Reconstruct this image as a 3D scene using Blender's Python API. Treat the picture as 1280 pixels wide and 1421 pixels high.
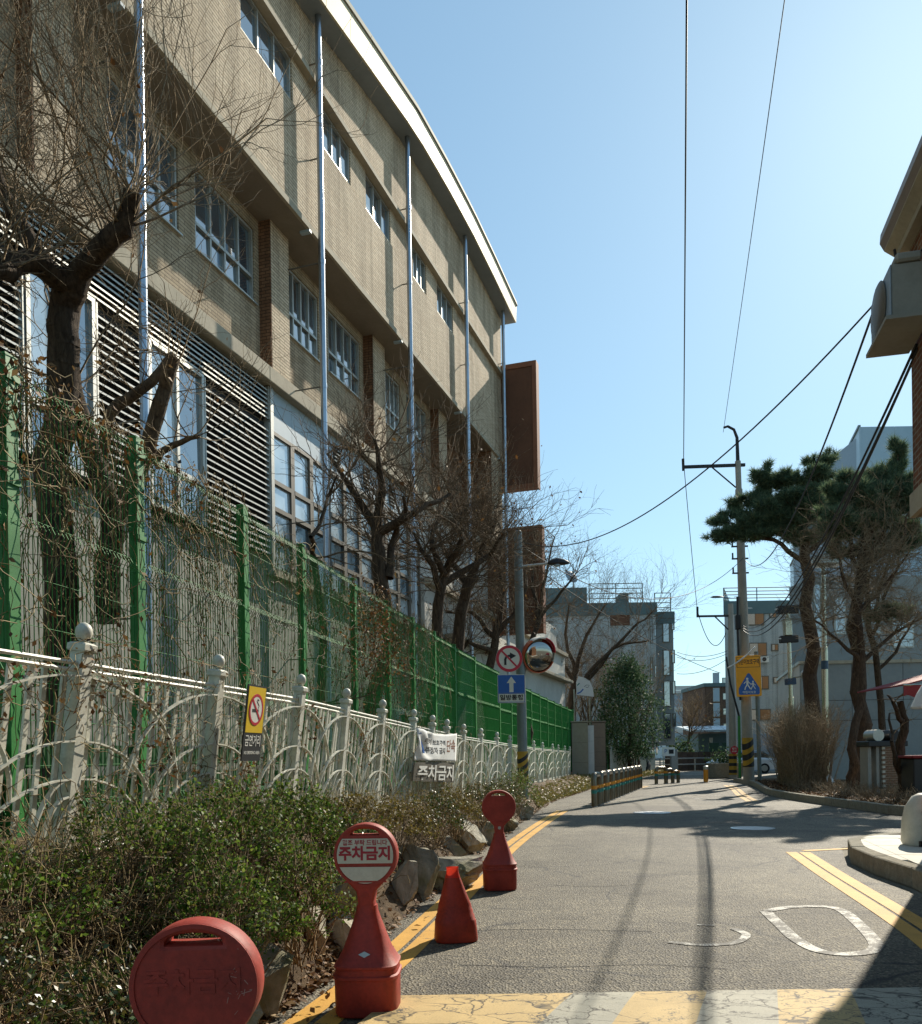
import bpy, bmesh, math, random
import numpy as np
from mathutils import Vector, Matrix

random.seed(7)
rng = np.random.default_rng(11)
for o in list(bpy.data.objects):
    bpy.data.objects.remove(o)
SC = bpy.context.scene
COL = SC.collection
R = math.radians

# ------------------------------------------------------------------ camera, sky, sun, exposure
ROLL = R(0.9)
HC = 1.45
FPX = 1183.0
cd = bpy.data.cameras.new('camera')
cam = bpy.data.objects.new('camera', cd)
COL.objects.link(cam)
cd.sensor_fit = 'HORIZONTAL'
cd.sensor_width = 36.0
cd.lens = 36.0 * FPX / 1280.0
cd.shift_y = 337.5 / 1280.0
cd.clip_start = 0.05
cd.clip_end = 6000
cam.matrix_world = Matrix.Translation((0, 0, HC)) @ Matrix.Rotation(R(90), 4, 'X') @ Matrix.Rotation(-ROLL, 4, 'Z')
SC.camera = cam

SUN_EL, SUN_AZ = 35.0, 32.6
w = bpy.data.worlds.new('World')
SC.world = w
w.use_nodes = True
nt = w.node_tree
bg = nt.nodes['Background']
sky = nt.nodes.new('ShaderNodeTexSky')
sky.sky_type = 'NISHITA'
sky.sun_disc = False
sky.sun_elevation = R(SUN_EL)
sky.sun_rotation = R(SUN_AZ)
sky.air_density = 1.0
sky.dust_density = 0.3
sky.ozone_density = 2.5
# gamma and tint grade flattens the clear-sky gradient
gam = nt.nodes.new('ShaderNodeGamma')
gam.inputs[1].default_value = 0.62
tin = nt.nodes.new('ShaderNodeMix')
tin.data_type = 'RGBA'
tin.blend_type = 'MULTIPLY'
tin.inputs[0].default_value = 1.0
tin.inputs[7].default_value = (1.18, 1.53, 1.60, 1)
nt.links.new(sky.outputs[0], gam.inputs[0])
nt.links.new(gam.outputs[0], tin.inputs[6])
nt.links.new(tin.outputs[2], bg.inputs[0])
bg.inputs[1].default_value = 0.135
sl = bpy.data.lights.new('sun', 'SUN')
sl.energy = 5.0
sl.angle = R(0.53)
sl.color = (1.0, 0.91, 0.76)
so = bpy.data.objects.new('sun', sl)
COL.objects.link(so)
SD = Vector((math.sin(R(SUN_AZ)) * math.cos(R(SUN_EL)), math.cos(R(SUN_AZ)) * math.cos(R(SUN_EL)), math.sin(R(SUN_EL))))
so.rotation_euler = (-SD).to_track_quat('-Z', 'Y').to_euler()
SC.view_settings.view_transform = 'Standard'
SC.view_settings.look = 'None'
SC.view_settings.exposure = 0.46
SC.view_settings.gamma = 1.0
SC.view_settings.use_curve_mapping = False
SC.cycles.max_bounces = 6
SC.cycles.diffuse_bounces = 3
SC.cycles.glossy_bounces = 3
SC.cycles.transmission_bounces = 4
SC.cycles.transparent_max_bounces = 8
SC.cycles.use_denoising = True
SC.cycles.sample_clamp_indirect = 6.0


# ------------------------------------------------------------------ survey helpers (photo point -> real point)
def un(px, py):
    x = px - 640.0
    y = py - 1048.0
    return x * math.cos(ROLL) - y * math.sin(ROLL), y * math.cos(ROLL) + x * math.sin(ROLL)


def at(px, py, Y):
    x, y = un(px, py)
    return Vector((x * Y / FPX, Y, HC - y * Y / FPX))


def gr(px, py, z=0.0):
    x, y = un(px, py)
    Y = FPX * (HC - z) / y
    return Vector((x * Y / FPX, Y, z))


# ------------------------------------------------------------------ materials
def rgb(h):
    if isinstance(h, tuple):
        return h
    v = [int(h[i:i + 2], 16) / 255 for i in (0, 2, 4)]
    return tuple(c / 12.92 if c <= .04045 else ((c + .055) / 1.055) ** 2.4 for c in v)


def L4(c):
    return (c[0], c[1], c[2], 1.0)


class Nodes:
    def __init__(s, name):
        s.m = bpy.data.materials.new(name)
        s.m.use_nodes = True
        s.t = s.m.node_tree
        s.b = s.t.nodes['Principled BSDF']

    def n(s, typ, **kw):
        x = s.t.nodes.new(typ)
        for k, v in kw.items():
            if k.startswith('i_'):
                key = k[2:]
                x.inputs[int(key) if key.isdigit() else key.replace('_', ' ')].default_value = v
            else:
                setattr(x, k, v)
        return x

    def l(s, a, b):
        s.t.links.new(a, b)

    def ramp(s, fac, stops):
        r = s.n('ShaderNodeValToRGB')
        e = r.color_ramp.elements
        while len(e) < len(stops):
            e.new(0.5)
        for i, (p, c) in enumerate(stops):
            e[i].position = p
            e[i].color = L4(c)
        s.l(fac, r.inputs[0])
        return r.outputs[0]

    def mix(s, fac, a, b, mode='MIX'):
        m = s.n('ShaderNodeMix', data_type='RGBA', blend_type=mode)
        for v, i in ((fac, 0), (a, 6), (b, 7)):
            if hasattr(v, 'is_output'):
                s.l(v, m.inputs[i])
            elif i == 0:
                m.inputs[0].default_value = v
            else:
                m.inputs[i].default_value = L4(v)
        return m.outputs[2]

    def coord(s, kind='Object'):
        return s.n('ShaderNodeTexCoord').outputs[kind]

    def noise(s, vec, scale, detail=4, rough=.6, dist=0.0):
        x = s.n('ShaderNodeTexNoise', i_Scale=scale, i_Detail=detail, i_Roughness=rough, i_Distortion=dist)
        s.l(vec, x.inputs['Vector'])
        return x.outputs['Fac']

    def bump(s, h, strength=.3, dist=.01):
        b = s.n('ShaderNodeBump', i_Strength=strength, i_Distance=dist)
        s.l(h, b.inputs['Height'])
        s.l(b.outputs[0], s.b.inputs['Normal'])

    def col(s, c):
        if hasattr(c, 'is_output'):
            s.l(c, s.b.inputs['Base Color'])
        else:
            s.b.inputs['Base Color'].default_value = L4(c)

    def set(s, rough=.6, metal=0.0, spec=.5):
        s.b.inputs['Roughness'].default_value = rough
        s.b.inputs['Metallic'].default_value = metal
        s.b.inputs['Specular IOR Level'].default_value = spec


def worn(name, base, dark=None, scale=6.0, rough=.6, metal=0.0, amount=.5, bump=.1, bscale=60.0, spec=.4, fine=.25):
    """paint / plaster / metal with two sizes of mottling and a little relief"""
    k = Nodes(name)
    c = k.coord()
    base = rgb(base)
    dark = rgb(dark) if dark else tuple(v * .55 for v in base)
    f1 = k.noise(c, scale, 6, .65, .4)
    m1 = k.ramp(f1, [(.35, tuple(a + (b - a) * amount for a, b in zip(base, dark))), (.62, base)])
    f2 = k.noise(c, scale * 9, 3, .6)
    m2 = k.mix(fine, m1, k.ramp(f2, [(.3, dark), (.7, base)]))
    k.col(m2)
    k.set(rough, metal, spec)
    if bump:
        k.bump(k.noise(c, bscale, 4, .6), bump, .01)
    return k.m


def brick_mat(name, c1, c2, mortar, bw=.2, bh=.067, mw=.009, depth=.5, dark=.5):
    k = Nodes(name)
    c = k.coord()
    sx = k.n('ShaderNodeSeparateXYZ')
    k.l(c, sx.inputs[0])
    ad = k.n('ShaderNodeMath', operation='ADD')
    k.l(sx.outputs[0], ad.inputs[0])
    k.l(sx.outputs[1], ad.inputs[1])
    cb = k.n('ShaderNodeCombineXYZ')
    k.l(ad.outputs[0], cb.inputs[0])
    k.l(sx.outputs[2], cb.inputs[1])
    br = k.n('ShaderNodeTexBrick', i_Scale=1.0, i_Mortar_Size=mw, i_Mortar_Smooth=.15, i_Bias=0.0, i_Brick_Width=bw, i_Row_Height=bh)
    k.l(cb.outputs[0], br.inputs['Vector'])
    br.inputs['Color1'].default_value = L4(rgb(c1))
    br.inputs['Color2'].default_value = L4(rgb(c2))
    br.inputs['Mortar'].default_value = L4(rgb(mortar))
    n1 = k.noise(c, .55, 5, .65, .6)
    st = k.ramp(n1, [(.3, (dark, dark, dark * .96)), (.62, (1, 1, 1))])
    n2 = k.noise(c, 14, 3, .6)
    st2 = k.ramp(n2, [(.3, (.78, .78, .78)), (.7, (1.08, 1.06, 1.0))])
    mpz = k.n('ShaderNodeMapping')
    mpz.inputs['Scale'].default_value = (2.4, 2.4, .16)
    k.l(c, mpz.inputs[0])
    sk = k.ramp(k.noise(mpz.outputs[0], 1.0, 5, .6, .3), [(.32, (.5, .49, .47)), (.55, (1, 1, 1))])
    a = k.mix(.55, br.outputs[0], st, 'MULTIPLY')
    a = k.mix(.75, a, sk, 'MULTIPLY')
    k.col(k.mix(.8, a, st2, 'MULTIPLY'))
    k.set(.85, 0, .2)
    inv = k.n('ShaderNodeMath', operation='SUBTRACT')
    inv.inputs[0].default_value = 1.0
    k.l(br.outputs[1], inv.inputs[1])
    m2 = k.n('ShaderNodeMath', operation='MULTIPLY_ADD')
    k.l(k.noise(c, 22, 3, .6), m2.inputs[0])
    m2.inputs[1].default_value = .45
    k.l(inv.outputs[0], m2.inputs[2])
    k.bump(m2.outputs[0], depth, .012)
    return k.m


def leaf_mat(name, cols, rough=.45, trans=.25, spec=.5, scale=9.0):
    k = Nodes(name)
    g = k.n('ShaderNodeNewGeometry')
    r = k.ramp(g.outputs['Random Per Island'], [(i / max(1, len(cols) - 1), rgb(c)) for i, c in enumerate(cols)])
    k.col(r)
    k.set(rough, 0, spec)
    if trans:
        tr = k.n('ShaderNodeBsdfTranslucent')
        k.l(r, tr.inputs[0])
        mx = k.n('ShaderNodeMixShader', i_0=trans)
        k.l(k.b.outputs[0], mx.inputs[1])
        k.l(tr.outputs[0], mx.inputs[2])
        k.l(mx.outputs[0], k.t.nodes['Material Output'].inputs[0])
    return k.m


def glass_mat(name, tint, rough=.04, base='1a2226'):
    """window pane: dark room behind a reflecting sheet"""
    k = Nodes(name)
    c = k.coord()
    n = k.noise(c, 1.3, 2, .5)
    k.col(k.ramp(n, [(.3, rgb(base)), (.75, rgb(tint))]))
    k.set(rough, .0, 1.0)
    k.b.inputs['IOR'].default_value = 2.3
    k.b.inputs['Coat Weight'].default_value = 1.0
    k.b.inputs['Coat Roughness'].default_value = .02
    k.bump(k.noise(c, 1.6, 2, .5), .12, .02)
    return k.m


def asphalt_mat(name, light='6b6960', dark='474640', crack=True, gs=62.0):
    k = Nodes(name)
    c = k.coord()
    big = k.noise(c, .35, 5, .65, .8)
    mid = k.noise(c, 3.0, 4, .6)
    vo = k.n('ShaderNodeTexVoronoi', i_Scale=gs)
    k.l(c, vo.inputs['Vector'])
    base = k.mix(k.ramp(big, [(.38, (0, 0, 0)), (.6, (1, 1, 1))]), rgb(dark), rgb(light))
    sp = k.ramp(vo.outputs['Color'], [(.12, (.25, .25, .25)), (.5, (.85, .84, .82)), (.72, (1.3, 1.28, 1.2)), (.95, (2.3, 2.2, 2.0))])
    a = k.mix(.85, base, sp, 'MULTIPLY')
    a = k.mix(.6, a, k.ramp(mid, [(.3, (.68, .68, .68)), (.7, (1.12, 1.12, 1.08))]), 'MULTIPLY')
    st = k.ramp(k.noise(c, 1.1, 6, .7, 1.6), [(.30, (.42, .42, .42)), (.44, (1, 1, 1))])
    a = k.mix(.8, a, st, 'MULTIPLY')
    if crack:
        d = k.n('ShaderNodeTexNoise', i_Scale=1.4, i_Detail=4.0)
        k.l(c, d.inputs['Vector'])
        va = k.n('ShaderNodeVectorMath', operation='MULTIPLY_ADD')
        k.l(d.outputs['Color'], va.inputs[0])
        va.inputs[1].default_value = (.8, .8, 0)
        k.l(c, va.inputs[2])
        v2 = k.n('ShaderNodeTexVoronoi', feature='DISTANCE_TO_EDGE', i_Scale=.45)
        k.l(va.outputs[0], v2.inputs['Vector'])
        ck = k.ramp(v2.outputs['Distance'], [(.0, (1, 1, 1)), (.012, (0, 0, 0))])
        gate = k.ramp(k.noise(c, .5, 2), [(.44, (0, 0, 0)), (.52, (1, 1, 1))])
        a = k.mix(k.mix(1.0, ck, gate, 'MULTIPLY'), a, (.018, .017, .016))
    k.col(a)
    k.set(.72, 0, .45)
    k.bump(vo.outputs['Distance'], .9, .012)
    return k.m


def road_paint(name, colr, wear=.5, crack=False, under='4a4842', cscale=4.5):
    k = Nodes(name)
    c = k.coord()
    w1 = k.noise(c, 5, 6, .72, .4)
    w2 = k.noise(c, 55, 3, .7)
    s = k.n('ShaderNodeMath', operation='MULTIPLY_ADD')
    k.l(w2, s.inputs[0])
    s.inputs[1].default_value = .55
    k.l(w1, s.inputs[2])
    f = k.ramp(s.outputs[0], [(.42 + .28 * wear, (0, 0, 0)), (.50 + .28 * wear, (1, 1, 1))])
    cc = rgb(colr)
    tint = k.ramp(k.noise(c, 2.2, 4, .6), [(.3, tuple(v * .72 for v in cc)), (.7, cc)])
    grit = k.ramp(k.noise(c, 110, 2, .6), [(.3, (.75, .75, .75)), (.65, (1.05, 1.05, 1.05))])
    tint = k.mix(.7, tint, grit, 'MULTIPLY')
    a = k.mix(f, rgb(under), tint)
    if crack:
        d = k.n('ShaderNodeTexNoise', i_Scale=3.0, i_Detail=4.0)
        k.l(c, d.inputs['Vector'])
        va = k.n('ShaderNodeVectorMath', operation='MULTIPLY_ADD')
        k.l(d.outputs['Color'], va.inputs[0])
        va.inputs[1].default_value = (.5, .5, 0)
        k.l(c, va.inputs[2])
        v2 = k.n('ShaderNodeTexVoronoi', feature='DISTANCE_TO_EDGE', i_Scale=cscale)
        k.l(va.outputs[0], v2.inputs['Vector'])
        ck = k.ramp(v2.outputs['Distance'], [(.0, (1, 1, 1)), (.022, (.6, .6, .6)), (.04, (0, 0, 0))])
        gate = k.ramp(k.noise(c, 1.6, 3), [(.36, (0, 0, 0)), (.5, (1, 1, 1))])
        a = k.mix(k.mix(1.0, ck, gate, 'MULTIPLY'), a, (.03, .026, .02))
    k.col(a)
    k.set(.7, 0, .4)
    k.bump(w2, .35, .004)
    return k.m


def stone_mat(name, light, dark, scale=3.0, moss=None):
    k = Nodes(name)
    c = k.coord()
    n = k.noise(c, scale, 8, .7, 1.2)
    a = k.ramp(n, [(.3, rgb(dark)), (.5, tuple((x + y) / 2 for x, y in zip(rgb(light), rgb(dark)))), (.68, rgb(light))])
    if moss:
        a = k.mix(k.ramp(k.noise(c, scale * .7, 4, .6), [(.52, (0, 0, 0)), (.66, (.8, .8, .8))]), a, rgb(moss))
    k.col(a)
    k.set(.88, 0, .25)
    k.bump(k.noise(c, scale * 4, 8, .75), .8, .03)
    return k.m


def bark_mat(name, a, b):
    k = Nodes(name)
    c = k.coord()
    mp = k.n('ShaderNodeMapping')
    mp.inputs['Scale'].default_value = (1, 1, .25)
    k.l(c, mp.inputs[0])
    n = k.noise(mp.outputs[0], 26, 6, .7, .6)
    k.col(k.ramp(n, [(.32, rgb(a)), (.68, rgb(b))]))
    k.set(.9, 0, .2)
    k.bump(n, .9, .02)
    return k.m


def flat(name, c, rough=.5, metal=0.0, spec=.5):
    return worn(name, c, None, 4.0, rough, metal, .22, .04, 40.0, spec, .12)


M = {}
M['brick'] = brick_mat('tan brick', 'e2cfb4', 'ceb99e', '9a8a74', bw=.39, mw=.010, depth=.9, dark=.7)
M['brick_shadow'] = brick_mat('shaded tan brick', 'c2b096', 'ac9a80', '827462', bw=.39, dark=.7)  # the facade's tan brick with the recess shade put into its colour
M['brick_red'] = brick_mat('reddish brick', '946c50', '815c44', '5b4534')
M['brick_far'] = brick_mat('grey painted brick', 'bcc2c2', 'b2babc', '9aa0a2', depth=.2, dark=.85)
M['brick_house'] = brick_mat('dark red house brick', '8d5a3c', '774a32', '9a8c78')
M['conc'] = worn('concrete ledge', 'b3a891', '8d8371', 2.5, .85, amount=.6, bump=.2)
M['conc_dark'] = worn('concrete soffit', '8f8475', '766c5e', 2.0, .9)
M['pale_wall'] = worn('pale painted wall', 'cfccc2', 'aaa69a', .8, .8, amount=.5, bump=.1)
M['grey_wall'] = worn('grey rendered wall', '8f938f', '75797a', .6, .85, amount=.5)
M['blue_panel'] = worn('pale blue metal panel', 'a9b8bf', '93a4ac', .8, .5, amount=.4)
M['fascia'] = worn('champagne fascia metal', 'c6bc9e', 'aca386', .7, .6, .1, amount=.3, bump=.03, spec=.4)
M['fascia_cap'] = worn('fascia cap metal', 'a09d8e', '858274', 1.0, .75, .0, amount=.3, spec=.2)
M['soffit'] = worn('grey soffit panel', '8b9296', '747c80', .8, .6)
M['alu'] = worn('aluminium frame', 'b8b7ae', '918f86', 3, .42, .6, amount=.4)
M['alu_dark'] = worn('bronze window frame', '6d675c', '544f46', 3, .5, .3)
M['steel'] = worn('galvanised pipe', 'b4bcc4', '8b949d', 3, .28, .9, amount=.5, bump=.04)
M['louvre'] = worn('white louvre slat', 'e2e0d6', 'c2bfb4', 3, .45)
M['dark'] = flat('dark interior', '1b1c1c', .9)
M['glass'] = glass_mat('window glass', '4a6674', .04, '26343c')
M['glass_pale'] = glass_mat('blind and sky sheen glass', 'dfe9ea', .08, 'a6b6bb')  # blinds and the bright sky reflection, both put into the pane colour
M['glass_far'] = glass_mat('far window glass', '3a4448', .1, '1c2224')
M['hoop_steel'] = worn('stainless darkened as reflection', '7a7466', '55503f', 5, .3, .85, amount=.5)  # bright steel, darkened in colour for the dark street it would reflect
M['yard_wall'] = worn('grey yard wall', 'a9a799', '88867a', .8, .85, amount=.5, bump=.15)
M['dull_yellow'] = worn('dull striped yellow', 'b08d2c', '8a6c24', 4, .6)
M['brick_brown'] = brick_mat('brown far brick', '7d6252', '6e5547', '5b4a40', dark=.8)
M['corten'] = worn('rusty steel panel', '6e4a36', '543829', 1.2, .8, .1, amount=.6)
M['corten_rim'] = worn('rust orange rim', '8a5a40', '6a4330', 2, .7, .1)
M['green'] = worn('green fence paint', '36863c', '22652b', 4, .5, amount=.45, bump=.05)
M['green_wire'] = worn('green wire coating', '3a8442', '275f30', 4, .6, amount=.4, bump=0, spec=.15)
M['white_fence'] = worn('weathered white fence paint', 'dfdfd2', '96917e', 7, .5, amount=.55, bump=.08)
M['white'] = flat('white paint', 'dddcd4', .5)
M['soil'] = stone_mat('dry soil', '6b583f', '3d3123', 5)
M['ground'] = stone_mat('bare ground', '8a8475', '6b6557', .6)
M['asphalt'] = asphalt_mat('asphalt', '716b5d', '524d42')
M['asphalt_far'] = asphalt_mat('far asphalt', '8a8880', '706e68', False)
M['tar'] = asphalt_mat('tar stained asphalt', '625d51', '494439', False)
M['tar_dark'] = flat('bitumen joint', '24221f', .8)
M['yellow'] = road_paint('yellow road paint', 'dda848', .55)
M['yellow_far'] = road_paint('faded yellow road paint', 'cfa766', .3)
M['white_road'] = road_paint('worn white road paint', 'd8d6cc', 1.22)
M['bump_yellow'] = road_paint('cracked yellow hump paint', 'ccb078', .7, True)
M['bump_grey'] = road_paint('cracked grey white hump paint', 'aca999', .75, True)
M['kerb'] = stone_mat('granite kerb', 'a59f8e', '7d7768', 8)
M['paver'] = worn('pale paving slab', 'd2cec2', 'aaa698', 3, .8, amount=.4, bump=.25)
M['stand'] = worn('faded red plastic', 'ad3a2c', '74281e', 5, .6, amount=.75, bump=.08, fine=.45)
M['stand_scratch'] = flat('scratched pale plastic', 'b98a7c', .7)
M['stand_dull'] = worn('sun bleached red plastic', 'ad4032', '7d2b21', 5, .62, amount=.8, bump=.05)
M['cone'] = worn('orange red cone plastic', 'b23a22', '6c2418', 5, .55, amount=.8, fine=.4)
M['cone_top'] = leaf_mat('bright red thin plastic', ['d8402a', 'cc3a26'], .5, .35)
M['stand_white'] = worn('dirty white plate', 'ccc8b8', 'a29d8c', 8, .5, amount=.5)
M['print_red'] = flat('red print', '9b1f2d', .5)
M['print_black'] = flat('black print', '17181a', .55)
M['print_white'] = flat('white print', 'e3e2da', .5)
M['sign_yellow'] = flat('yellow sign sheet', 'e6c11c', .4)
M['sign_orange'] = flat('amber sign sheet', 'f0a408', .4)
M['sign_blue'] = flat('blue sign sheet', '1d5ba6', .4)
M['sign_red'] = flat('red sign sheet', 'c2283a', .4)
M['sign_face'] = flat('off white sign sheet', 'd5d2c4', .45)
M['black'] = flat('black enamel', '1b1b1c', .5)
M['pole_grey'] = worn('grey green pole paint', '77807e', '5a6362', 4, .5, .3)
M['pole_conc'] = worn('concrete pole', '9a968b', '7d7a70', 2, .85)
M['pole_steel'] = worn('stainless pole', 'c3bda8', '989281', 3, .25, .85, amount=.3)
M['mirror'] = Nodes('mirror face').m
_b = M['mirror'].node_tree.nodes['Principled BSDF']
_b.inputs['Metallic'].default_value = 1.0
_b.inputs['Roughness'].default_value = .04
_b.inputs['Base Color'].default_value = (.33, .33, .32, 1)  # tint lowered in place of the unbuilt dark street in the reflection
M['orange'] = flat('orange rim', 'b8552f', .45)
M['bark'] = bark_mat('dark bark', '2a221b', '5d4f40')
M['bark_grey'] = bark_mat('grey bark', '3a3129', '7b6b57')
M['bark_red'] = bark_mat('red pine bark', '352922', '64503f')
M['twig'] = bark_mat('bare twig', '5a4b3a', 'a8967a')
M['twig_dark'] = bark_mat('dark twig', '40362b', '84725c')
M['box_leaf'] = leaf_mat('boxwood leaf', ['22380f', '36541a', '6a5a30', '527026', '77903a', '3a5a1c', '8f9a4a', '4a6624', '3a5a1c', '2e4a18'], .55, .42, .2)
M['foot_green'] = flat('dark green board', '1d4f24', .6)
M['box_dry'] = leaf_mat('dull half dry leaf', ['4c4a20', '5f5828', '7a6834', '666432', '8c7a48'], .55, .35, .3)
M['dead_leaf'] = leaf_mat('dead leaf', ['3b2617', '5f3f22', '7e5830', '8f6d42', '4a2f1c', 'a58a60'], .65, .2, .3)
M['vine'] = leaf_mat('dry vine stem', ['756546', '94835e', '5c4e38', 'ab9a74'], .75, 0, .2)
M['needle'] = leaf_mat('pine needle', ['364a38', '4a6048', '62785a', '3d523e', '85946e', '6e6a48'], .55, .42, .3)
M['evergreen'] = leaf_mat('broad evergreen leaf', ['2a3c24', '3c5432', '52694a', '6a8060'], .62, .3, .15)
M['red_cloth'] = worn('dark red canopy cloth', '8d2b2c', '6b2022', 3, .7)
M['rock'] = stone_mat('rock', 'b2ac9a', '6c685a', 3.2, '7a7852')
M['rock_light'] = stone_mat('pale rock', 'c9c2b0', '8a8472', 4)
M['tile_brown'] = worn('brown granite tile', '8d7a68', '736253', 6, .45, amount=.4)
M['tile_grey'] = worn('grey granite tile', 'a39a88', '867d6c', 6, .55, amount=.4)
M['frost'] = worn('translucent blue panel', 'a4b8c4', '8ba3b1', .5, .35, amount=.3, bump=0)
M['panel_grey'] = worn('blue grey cladding', '8a99a6', '76858f', .4, .5, amount=.3)
M['green_band'] = worn('teal parapet', '5f7273', '4e6162', 1, .8)
M['car_white'] = flat('white car paint', 'd9dad8', .25)
M['tyre'] = flat('tyre rubber', '161616', .8)
M['wood_win'] = worn('orange curtain window', 'a5744a', '86592f', 1, .4)
M['teal_stripe'] = flat('teal reflective band', '1f7f73', .4)
M['amber'] = flat('amber reflective band', 'd98d1c', .4)
M['hill'] = worn('distant hill', '8ba0ab', '7b929e', .02, .9)
M['cable'] = flat('black cable', '17181a', .6)
M['cloth_white'] = worn('white cloth', 'dcdcd8', 'bcbcb6', 4, .8, amount=.3)

# ------------------------------------------------------------------ mesh builders


class MB:
    def __init__(s):
        s.v = []
        s.f = []

    def add(s, verts, faces):
        k = len(s.v)
        s.v += [tuple(p) for p in verts]
        s.f += [tuple(i + k for i in f) for f in faces]
        return s

    def box(s, x0, x1, y0, y1, z0, z1, m=None):
        vs = [Vector(p) for p in ((x0, y0, z0), (x1, y0, z0), (x1, y1, z0), (x0, y1, z0), (x0, y0, z1), (x1, y0, z1), (x1, y1, z1), (x0, y1, z1))]
        if m is not None:
            vs = [m @ p for p in vs]
        return s.add(vs, [(0, 3, 2, 1), (4, 5, 6, 7), (0, 1, 5, 4), (1, 2, 6, 5), (2, 3, 7, 6), (3, 0, 4, 7)])

    def bar(s, p0, p1, w, d, up=(0, 0, 1)):
        p0, p1 = Vector(p0), Vector(p1)
        z = (p1 - p0)
        ln = z.length
        z.normalize()
        up = Vector(up)
        if abs(z.dot(up)) > .98:
            up = Vector((0, 1, 0))
        x = up.cross(z).normalized()
        y = z.cross(x)
        m = Matrix((x, y, z)).transposed().to_4x4()
        m.translation = p0
        return s.box(-w / 2, w / 2, -d / 2, d / 2, 0, ln, m)

    def tube(s, pts, rad, n=8, cap=True):
        pts = [Vector(p) for p in pts]
        if not hasattr(rad, '__len__'):
            rad = [rad] * len(pts)
        k = len(s.v)
        x = None
        for i, p in enumerate(pts):
            t = (pts[min(i + 1, len(pts) - 1)] - pts[max(i - 1, 0)]).normalized()
            if x is None:
                a = Vector((0, 0, 1)) if abs(t.z) < .9 else Vector((1, 0, 0))
                x = a.cross(t).normalized()
            else:
                x = (x - t * x.dot(t)).normalized()
            y = t.cross(x)
            for j in range(n):
                a = 2 * math.pi * j / n
                s.v.append(tuple(p + (x * math.cos(a) + y * math.sin(a)) * rad[i]))
        for i in range(len(pts) - 1):
            for j in range(n):
                s.f.append((k + i * n + j, k + i * n + (j + 1) % n, k + (i + 1) * n + (j + 1) % n, k + (i + 1) * n + j))
        if cap:
            s.f.append(tuple(k + j for j in reversed(range(n))))
            s.f.append(tuple(k + (len(pts) - 1) * n + j for j in range(n)))
        return s

    def loft(s, rings, cap=True):
        k = len(s.v)
        n = len(rings[0])
        for r in rings:
            s.v += [tuple(p) for p in r]
        for i in range(len(rings) - 1):
            for j in range(n):
                s.f.append((k + i * n + j, k + i * n + (j + 1) % n, k + (i + 1) * n + (j + 1) % n, k + (i + 1) * n + j))
        if cap:
            s.f.append(tuple(k + j for j in reversed(range(n))))
            s.f.append(tuple(k + (len(rings) - 1) * n + j for j in range(n)))
        return s

    def lathe(s, prof, n=16, c=(0, 0, 0)):
        return s.loft([[(c[0] + r * math.cos(2 * math.pi * j / n), c[1] + r * math.sin(2 * math.pi * j / n), c[2] + z) for j in range(n)] for r, z in prof])

    def poly(s, pts, z0, z1):
        """upright prism over a plan polygon"""
        n = len(pts)
        k = len(s.v)
        s.v += [(p[0], p[1], z0) for p in pts] + [(p[0], p[1], z1) for p in pts]
        s.f.append(tuple(k + j for j in reversed(range(n))))
        s.f.append(tuple(k + n + j for j in range(n)))
        for j in range(n):
            s.f.append((k + j, k + (j + 1) % n, k + n + (j + 1) % n, k + n + j))
        return s

    def mesh(s, name):
        me = bpy.data.meshes.new(name)
        me.from_pydata(s.v, [], s.f)
        return me

    def build(s, name, mat, parent=None, smooth=False, bevel=0.0, label=None):
        me = s.mesh(name)
        if bevel:
            bm = bmesh.new()
            bm.from_mesh(me)
            es = [e for e in bm.edges if len(e.link_faces) == 2 and e.calc_face_angle(0) > .5]
            bmesh.ops.bevel(bm, geom=es, offset=bevel, segments=1, affect='EDGES')
            bm.to_mesh(me)
            bm.free()
        return obj(name, me, mat, parent, smooth, label)


def obj(name, me, mat, parent=None, smooth=False, label=None):
    if mat is not None and not me.materials:
        me.materials.append(mat)
    if smooth:
        if smooth is True:
            me.polygons.foreach_set('use_smooth', [True] * len(me.polygons))
        else:
            me.polygons.foreach_set('use_smooth', [True] * len(me.polygons))
            me.set_sharp_from_angle(angle=R(smooth))
    o = bpy.data.objects.new(name, me)
    COL.objects.link(o)
    o.parent = parent
    if label:
        o['label'] = label
    return o


def fast(verts, faces, name):
    """numpy verts (N,3), faces (M,k) -> mesh"""
    me = bpy.data.meshes.new(name)
    verts = np.asarray(verts, np.float32)
    faces = np.asarray(faces, np.int32)
    k = faces.shape[1]
    me.vertices.add(len(verts))
    me.vertices.foreach_set('co', verts.ravel())
    me.loops.add(faces.size)
    me.loops.foreach_set('vertex_index', faces.ravel())
    me.polygons.add(len(faces))
    me.polygons.foreach_set('loop_start', np.arange(0, faces.size, k, dtype=np.int32))
    me.polygons.foreach_set('loop_total', np.full(len(faces), k, np.int32))
    me.update(calc_edges=True)
    return me


def tag(o, label, cat=None, group=None, kind=None):
    o['label'] = label
    if cat:
        o['category'] = cat
    if group:
        o['group'] = group
    if kind:
        o['kind'] = kind
    return o


def thing(name, label, cat, loc=(0, 0, 0), rz=0.0, group=None, rot=None):
    e = bpy.data.objects.new(name, None)
    COL.objects.link(e)
    e.empty_display_size = .2
    e.location = loc
    e.rotation_euler = rot if rot else (0, 0, rz)
    tag(e, label, cat, group)
    return e


def struct(o, kind='structure'):
    o['kind'] = kind
    return o


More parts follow.
